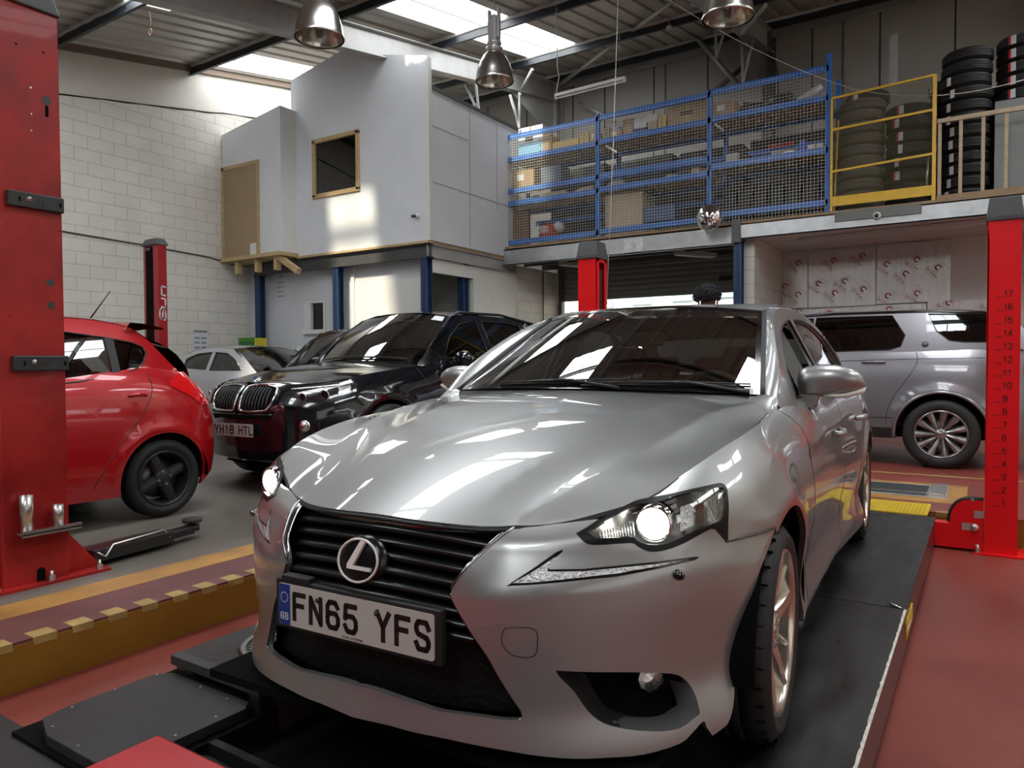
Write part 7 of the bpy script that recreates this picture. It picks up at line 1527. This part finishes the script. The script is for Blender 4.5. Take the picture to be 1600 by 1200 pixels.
ins_board(-3.065, -1.9, 1.3, 2.06, 'lower foil board behind the roof of the saloon', [(.25, .95, -35), (.68, .88, -50), (.9, .6, -35)]); ins_board(-1.89, -.8, 1.3, 2.07, 'lower foil board with a torn patch above the silver estate', [(.02, .8, -50), (.5, .9, -35)]); ins_board(-.79, .4, 1.3, 2.10, 'lower foil board at the right beside the numbered post', [(.25, .95, -35), (.75, .86, -50), (.9, .5, -35)])
# ================================================================== lamps, mirror, people and small things
alu = mat('spun_aluminium', (.62, .60, .56), rough=.24, metal=1, bump=.03, bscale=20)
def highbay(c, R, label, seen=True):
    o = empty('high_bay_lamp', c, label=label, cat='lamp'); z0 = 0
    prof = [(R, 0), (R*1.02, .012), (R*.99, .03), (R*.94, .12), (R*.82, .23), (R*.60, .34), (R*.36, .40), (R*.30, .42)]
    f = MB(); f.lathe(prof, (0, 0, 0), (0, 0, 1), 48); f.lathe([(r-.006, h+.002) for r, h in prof], (0, 0, 0), (0, 0, 1), 48, 1); f.build('reflector', [alu, mat('alu_inner', (.70, .68, .62), rough=.16, metal=1)], o, fix=False)
    f = MB(); f.lathe([(.001, .42), (.10, .42), (.115, .44), (.115, .455), (.05, .46), (.05, .50), (.10, .51), (.10, .53), (.001, .53)], (0, 0, 0), (0, 0, 1), 28); f.build('lamp_collar', zinc, o)
    f = MB(); f.box(-.06, .06, -.07, .07, .53, .88); f.box(-.09, -.06, -.03, .03, .58, .98); f.box(.06, .09, -.03, .03, .58, .98); f.build('ballast_box', steel, o, bevel=.006)
    f = MB(); f.lathe([(.001, .38), (.04, .34), (.055, .22), (.04, .12), (.001, .09)], (0, 0, 0), (0, 0, 1), 20); f.build('bulb', mat('bulb_glass', (.7, .7, .66), rough=.12, coat=1), o)
    f = MB(); f.cyl((0, 0, .98), (0, 0, ZR(c[1])-c[2]-.2), .008, 8); f.build('suspension_rod', steel, o); return o
highbay((-6.0, 5.47, 4.60), .262, 'spun aluminium high bay lamp nearest the left wall, before the grey rafter'); highbay((-5.65, 8.27, 4.96), .262, 'spun aluminium high bay lamp showing its grey ballast box, left of the rack'); highbay((-2.28, 7.65, 4.70), .262, 'spun aluminium high bay lamp above the blue rack, cut by the picture top')
def batten(p, q, label, w_=.10, h=.06, m=None, name='fluorescent_light', z=None, tube=False):
    p, q = Vector(p), Vector(q); d = q-p; L_ = d.length; o = empty(name, p, label=label, cat='lamp'); Rm = d.to_track_quat('X', 'Z').to_matrix().to_4x4()
    f = MB(); f.box(0, L_, -w_/2, w_/2, 0, h, 0, Rm); f.build('housing', m or white_p, o, bevel=.004)
    f = MB()
    if tube: f.cyl(Rm@Vector((.03, 0, -.025)), Rm@Vector((L_-.03, 0, -.025)), .013, 12); f.box(0, .03, -.02, .02, -.04, 0, 0, Rm); f.box(L_-.03, L_, -.02, .02, -.04, 0, 0, Rm)
    else: f.box(.02, L_-.02, -w_/2+.012, w_/2-.012, -.012, 0, 0, Rm)
    f.build('tube' if tube else 'diffuser', mat('diffuser', (.80, .80, .76), rough=.3), o); return o
a, b = at(1, 868, 152, 10.6), at(1, 977, 127, 10.6); hb = batten((a[0], 10.6, a[2]), (b[0], 10.6, a[2]+.02), 'white fluorescent batten hanging on wires in front of the back cladding', .07, .05, tube=True)
f = MB(); A = Vector((.02, 0, .05)); z = ZR(10.6)-a[2]-.2
f.tube([A, A+Vector((.02, 0, .15)), A+Vector((.05, 0, .28)), A+Vector((.02, 0, .40)), A+Vector((0, 0, z))], .007, 6); f.build('supply_cord', white_p, hb)
f = MB(); f.cyl((b[0]-a[0]-.1, 0, .06), (b[0]-a[0]-.1, 0, z), .0015, 5); f.build('wire', zinc, hb)
c1, c2 = at(2, 1045, 392, 3.02), at(2, 1098, 407, 3.02); batten((c1[0], 12.2, 3.0), (c1[0]+.45, 12.9, 3.0), 'louvred fluorescent light under the mezzanine right of the red post', .16, .07, m=mat('lamp_grey', (.5, .5, .46), rough=.4))
c3 = at(1, 884, 412, 12.4); batten((c3[0]-.0, 12.2, 3.0), (c3[0]+.35, 12.9, 3.0), 'fluorescent light under the mezzanine behind the red post, mostly hidden', .16, .07, m=mat('lamp_grey', (.5, .5, .46), rough=.4))
batten((-2.52, 12.30, 3.035), (-1.03, 12.10, 3.035), 'long white batten light on the boarded bay ceiling, left one', .10, .05); batten((-1.0, 12.12, 3.035), (.5, 12.0, 3.035), 'long white batten light on the boarded bay ceiling, right one', .10, .05)
for px, py, l_ in ((1085, 9, 'round white smoke detector beside the top right lamp'), (1046, 45, 'round white sensor under the purlin above the blue rack')):
    # on the underside of the roof
    d = ray(px, py); t = (5.30-.22-CAMH)/(d[2]-.176*d[1]); p = CO+t*d; f = MB(); f.lathe([(.001, .0), (.05, .005), (.06, .03), (.06, .05), (.001, .05)], p, (0, 0, 1), 20)
    f.cyl(tuple(p+[0, 0, .04]), tuple(p+[0, 0, .24]), .008, 6); tag(f.build('smoke_detector', mat('detector_white', (.6, .6, .58), rough=.4)), l_, 'sensor')
# mirror ball
P = at(1, 1108, 340, 11.2); mb_ = empty('convex_mirror', P, label='round convex mirror hung on the edge of the mezzanine', cat='mirror')
f = MB(); f.sphere((0, 0, 0), .205, 40, 24, 0, (1, .8, 1)); f.build('mirror_dome', mat('mirror_chrome', (.85, .85, .85), rough=.02, metal=1), mb_); f = MB(); f.cyl((0, .1, 0), (0, .33, .02), .015, 8); f.build('mirror_arm', steel_d, mb_)
# cameras
P = at(1, 1370, 337, 11.49); o = empty('security_camera', P, label='small white dome camera on the galvanised beam over the boarded bay', cat='camera'); f = MB(); f.lathe([(.001, 0), (.055, 0), (.055, .02), (.045, .05), (.001, .055)], (0, .03, 0), (0, -1, 0), 24); f.build('camera_base', mat('detector_white', (.6, .6, .58)), o); f = MB(); f.sphere((0, -.02, 0), .03, 16, 10); f.build('camera_lens', gloss_black, o)
P = at(1, 653, 338, 9.3); o = empty('security_camera', P, label='tiny white camera on the office wall near its right corner', cat='camera'); f = MB(); f.lathe([(.001, 0), (.04, 0), (.04, .03), (.001, .05)], (0, 0, 0), (0, -1, 0), 20); f.build('camera_base', white_p, o); f = MB(); f.cyl((-.02, -.04, -.0), (-.05, -.10, -.01), .026, 14); f.build('camera_lens', gloss_black, o)
# hanging cord and the long wires
f = MB(); p0, p1 = at(1, 966, -10, 8.6), at(1, 948, 470, 8.4); f.tube([p0, (p0+p1)/2+np.array([.01, 0, 0]), p1], .0045, 6); f.lathe([(.001, 0), (.010, .01), (.010, .04), (.001, .06)], p1-np.array([0, 0, .05]), (0, 0, 1), 10); tag(f.build('pull_cord', mat('cord_white', (.66, .66, .62), rough=.6)), 'thin pale cord hanging from the roof in front of the red post', 'cord')
f = MB(); A, B = at(1, 1030, -10, 9.5), at(1, 1330, 138, 11.9); D = at(1, 1602, 124, 11.5)
f.tube([A+(B-A)*t+np.array([0, 0, -.12*4*t*(1-t)]) for t in np.linspace(0, 1, 10)], .004, 5); f.tube([B+(D-B)*t+np.array([0, 0, -.16*4*t*(1-t)]) for t in np.linspace(0, 1, 10)], .006, 5); tag(f.build('overhead_wire', mat('cord_white', (.66, .66, .62))), 'long pale wire sagging past the yellow gate to the right edge', 'wire')
f = MB(); f.tube([(X0+.03, 1.0, 3.55), (X0+.02, 4.0, 3.42), (X0+.02, 6.03, 3.30), (X0+.02, 7.4, 3.26), (X0+.02, 8.6, 3.20), (X0+.03, 9.32, 3.1)], .012, 6); tag(f.build('wall_cable', mat('cable_black', (.03, .03, .03), rough=.5)), 'black cable running along the white block wall', 'cable')
f = MB(); d0 = at(0, 290, 0, -11.3); f.tube([(-9.9, 5.9, 6.1), (-9.9, 5.92, 5.95), (-9.92, 5.92, 5.86)], .004, 5); f.tube([(-9.92+.035*cos(a), 5.92, 5.82+.045*sin(a)) for a in np.linspace(0, 2*pi, 13)[:-1]], .006, 5, True); tag(f.build('hanging_hook', mat('rust', (.22, .12, .10), rough=.6)), 'rusty wire hook hanging from the roof near the top left', 'hook')
f = MB(); f.tube([at(1, 1178, 64, 14.6), at(1, 1196, 88, 14.8), at(1, 1212, 98, 14.9), at(1, 1216, 120, 14.85), at(1, 1216, 150, 14.85)], .014, 6); tag(f.build('conduit_cable', mat('cable_black', (.03, .03, .03))), 'thick black cable looping down the dark portal column', 'cable')
f = MB(); f.box(0, .12, -.025, .025, 0, .95); tag(f.build('wall_bracket', steel, loc=tuple(at(1, 1389, 150, 13.2)))  , 'grey steel upright behind the caged tyres', 'upright')
# leaflet on the block wall
o = empty('wall_notice', (X0+.012, 8.40, 1.60), label='small white notice with grey diagrams on the block wall above the white car', cat='notice'); f = MB(); f.box(-.002, .002, -.15, .15, -.19, .19); f.build('paper', mat('paper', (.62, .64, .68), rough=.5), o)
f = MB(); f.box(.002, .003, -.14, .14, .14, .18)
for k in range(2):
    for j in range(3): f.box(.002, .003, -.13+k*.14, -.02+k*.14, -.16+j*.09, -.13+j*.09)
f.build('notice_print', mat('print_grey', (.2, .22, .27), rough=.6), o)
f = MB(); f.box(-.55, .25, -.02, .20, 0, 1.47); tag(f.build('tool_cabinet', mat('cab_white', (.6, .6, .6), rough=.5), loc=(-11.9, 9.05, 0), bevel=.01), 'pale cabinet in the corner, hidden behind the white car', 'cabinet')
for k, (m_, l_) in enumerate(((mat('green_a', (.03, .16, .03), rough=.5), 'dark green box, lower of two on the corner cabinet'), (mat('green_b', (.05, .25, .03), rough=.5), 'green box, upper of two on the corner cabinet'))): f = MB(); f.box(-.26, .20, -.1, .1, .0, .085); tag(f.build('green_box', m_, loc=(-12.0, 9.1, 1.472+k*.088), bevel=.004), l_, 'box')
f = MB(); f.box(0, .12, -.1, .1, 0, .16); tag(f.build('yellow_box', mat('yel_b', (.6, .5, .03), rough=.5), loc=(-11.78, 9.1, 1.472), bevel=.004), 'yellow box beside the green boxes on the corner cabinet', 'box')
f = MB(); rows = [[(r*cos(a)+random.uniform(-.01, .01), r*sin(a)*.8, z) for a in np.linspace(0, 2*pi, 13)[:-1]] for r, z in ((.12, 0), (.16, .08), (.13, .17), (.05, .24))]; f.grid(rows, 0, True, True); tag(f.build('plastic_sack', pol, loc=(-10.9, 9.35, 1.22)), 'crumpled clear plastic sack below the small hatch', 'sack')
f = MB(); f.box(-.6, .6, -.2, .2, 0, 1.22); tag(f.build('low_cabinet', mat('cab_white', (.6, .6, .6)), loc=(-10.8, 9.3, 0)), 'low pale counter behind the parked cars under the hatch', 'counter')
lg = MB(); M = Matrix(((1, 0, 0, -11.75), (0, 0, -1, YL-.002), (0, 1, 0, 2.45), (0, 0, 0, 1)))
for k in range(4): lg.prism([(0, .09*k), (.22-.03*(k % 2), .09*k), (.22-.03*(k % 2), .09*k+.035), (0, .09*k+.035)], 0, .001, M)
lg.prism([(.04, .38), (.11, .46), (.18, .38)], 0, .001, M); tag(lg.build('faded_logo', mat('logo_faded', (.36, .38, .40), rough=.6)), 'faded grey sign print on the white partition beside the blue column', 'sign')
# cctv wires, door gear under the mezzanine
f = MB(); f.tube([(-7.69, 13.0, 3.0), (-7.69, 13.0, 1.9), (-7.66, 13.05, 1.7), (-7.66, 13.2, 1.6), (-7.68, 13.3, 1.8)], .012, 6); tag(f.build('hanging_hose', mat('cable_black', (.03, .03, .03))), 'black hose looped on the side block wall under the mezzanine', 'hose')
# ---- person behind the car
def skin_body(name, chains, m, parent, sub=2):
    """chains: list of [(x,y,z,r)...]; the first vertex of the first chain is the root; chains share points"""
    vs, es, rs, idx = [], [], [], {}
    for c in chains:
        prev = None
        for x, y, z, r in c:
            k = (round(x, 4), round(y, 4), round(z, 4))
            if k not in idx: idx[k] = len(vs); vs.append((x, y, z)); rs.append(r)
            if prev is not None: es.append((prev, idx[k]))
            prev = idx[k]
    me = bpy.data.meshes.new(name); me.from_pydata(vs, es, []); o = bpy.data.objects.new(name, me); COL.objects.link(o); o.parent = parent
    s = o.modifiers.new('skin', 'SKIN'); ss = o.modifiers.new('sub', 'SUBSURF'); ss.levels = ss.render_levels = sub
    for i, r in enumerate(rs): d = me.skin_vertices[0].data[i]; d.radius = r if hasattr(r, '__len__') else (r, r); d.use_root = i == 0
    s.use_smooth_shade = True; me.materials.append(m); return o
pr = empty('person', (-2.12, 6.52, 0), radians(185), 'person with short dark curly hair standing behind the silver saloon, facing away', 'person')
skin_m = mat('skin_brown', (.16, .075, .045), rough=.5); cloth = mat('work_navy', (.02, .022, .04), rough=.8)
chains = [[(0, 0, .96, (.16, .11)), (0, 0, 1.15, (.14, .10)), (0, .0, 1.36, (.18, .11)), (0, .0, 1.46, (.10, .08)), (0, -.005, 1.54, .066), (0, -.015, 1.60, .068), (0, -.025, 1.68, (.075, .09)), (0, -.01, 1.76, (.07, .085))]]
for s in (1, -1): chains += [[(0, .0, 1.36, (.18, .11)), (s*.19, 0, 1.42, .06), (s*.25, .0, 1.15, .045), (s*.27, -.08, .92, .035), (s*.265, -.11, .86, (.04, .02))], [(0, 0, .96, (.16, .11)), (s*.10, 0, .88, .09), (s*.11, -.01, .50, .06), (s*.11, .02, .10, .04), (s*.11, -.10, .04, (.045, .03))]]
skin_body('body', chains, skin_m, pr)
cl = [[(0, .005, .90, (.17, .125)), (0, .005, 1.15, (.155, .118)), (0, .005, 1.34, (.195, .125)), (0, .005, 1.45, (.11, .09))]]
for s in (1, -1): cl += [[(0, .005, 1.34, (.195, .125)), (s*.19, .005, 1.425, .072), (s*.25, .0, 1.15, .056), (s*.27, -.075, .94, .046)]]
skin_body('overall_top', cl, cloth, pr)
cl = [[(0, .005, .97, (.17, .12)), (0, .005, .93, (.17, .12))]]
for s in (1, -1): cl += [[(0, .005, .93, (.17, .12)), (s*.10, .0, .86, .10), (s*.11, -.005, .50, .075), (s*.11, .02, .12, .06)]]
skin_body('trousers', cl, cloth, pr)
for s in (1, -1):
    f = MB(); f.sphere((s*.11, -.06, .05), .06, 14, 8, 0, (.8, 1.9, .8)); f.build('boot', void_black, pr)
    f = MB(); f.sphere((s*.083, -.02, 1.66), .022, 10, 8, 0, (.4, .8, 1.2)); f.build('ear', skin_m, pr)
    for k, (dx, ln) in enumerate(((-.024, .065), (-.008, .078), (.008, .074), (.024, .06))): f = MB(); b0 = Vector((s*.265+dx, -.115, .83)); f.tube([b0, b0+Vector((0, -.004, -ln*.5)), b0+Vector((0, .006, -ln))], [.009, .008, .006], 8); f.build('finger', skin_m, pr)
    f = MB(); b0 = Vector((s*(.265-.03), -.12, .86)); f.tube([b0, b0+Vector((-s*.01, -.02, -.03)), b0+Vector((-s*.005, -.03, -.055))], [.011, .010, .007], 8); f.build('thumb', skin_m, pr)
    f = MB(); f.sphere((s*.03, -.105, 1.69), .012, 10, 8); f.build('eye', wbox, pr)
f = MB(); f.tube([(0, -.108, 1.70), (0, -.128, 1.655), (0, -.11, 1.645)], [.008, .016, .012], 8); f.build('nose', skin_m, pr); f = MB(); f.tube([(-.025, -.108, 1.62), (0, -.118, 1.618), (.025, -.108, 1.62)], [.003, .006, .003], 8); f.build('mouth', mat('lips', (.15, .05, .045), rough=.4), pr)
hair = MB(); rnd = random.Random(3); hair.sphere((0, .01, 1.745), .095, 16, 12, 0, (1, 1.05, .95))
for k in range(620):
    u, v = rnd.uniform(-1, 1), rnd.uniform(0, 2*pi); z = .25+.75*u; r = sqrt(max(0, 1-min(1, z*z))); d = Vector((r*cos(v), r*sin(v)*1.02, z*.9))
    if d.y < -.55 and d.z < .35: continue
    c = Vector((0, .012, 1.735))+d*.098; t1 = d.orthogonal().normalized(); t2 = d.cross(t1); ph = rnd.uniform(0, 6.3); rr_ = rnd.uniform(.007, .012); L_ = rnd.uniform(.018, .034)
    hair.tube([c+d*(L_*t)+t1*(rr_*cos(ph+7*t))+t2*(rr_*sin(ph+7*t))+Vector((0, 0, -.012*t)) for t in np.linspace(0, 1, 7)], [.0035]*6+[.0015], 4)
hair.build('hair', mat('hair_black', (.008, .008, .012), rough=.5), pr)
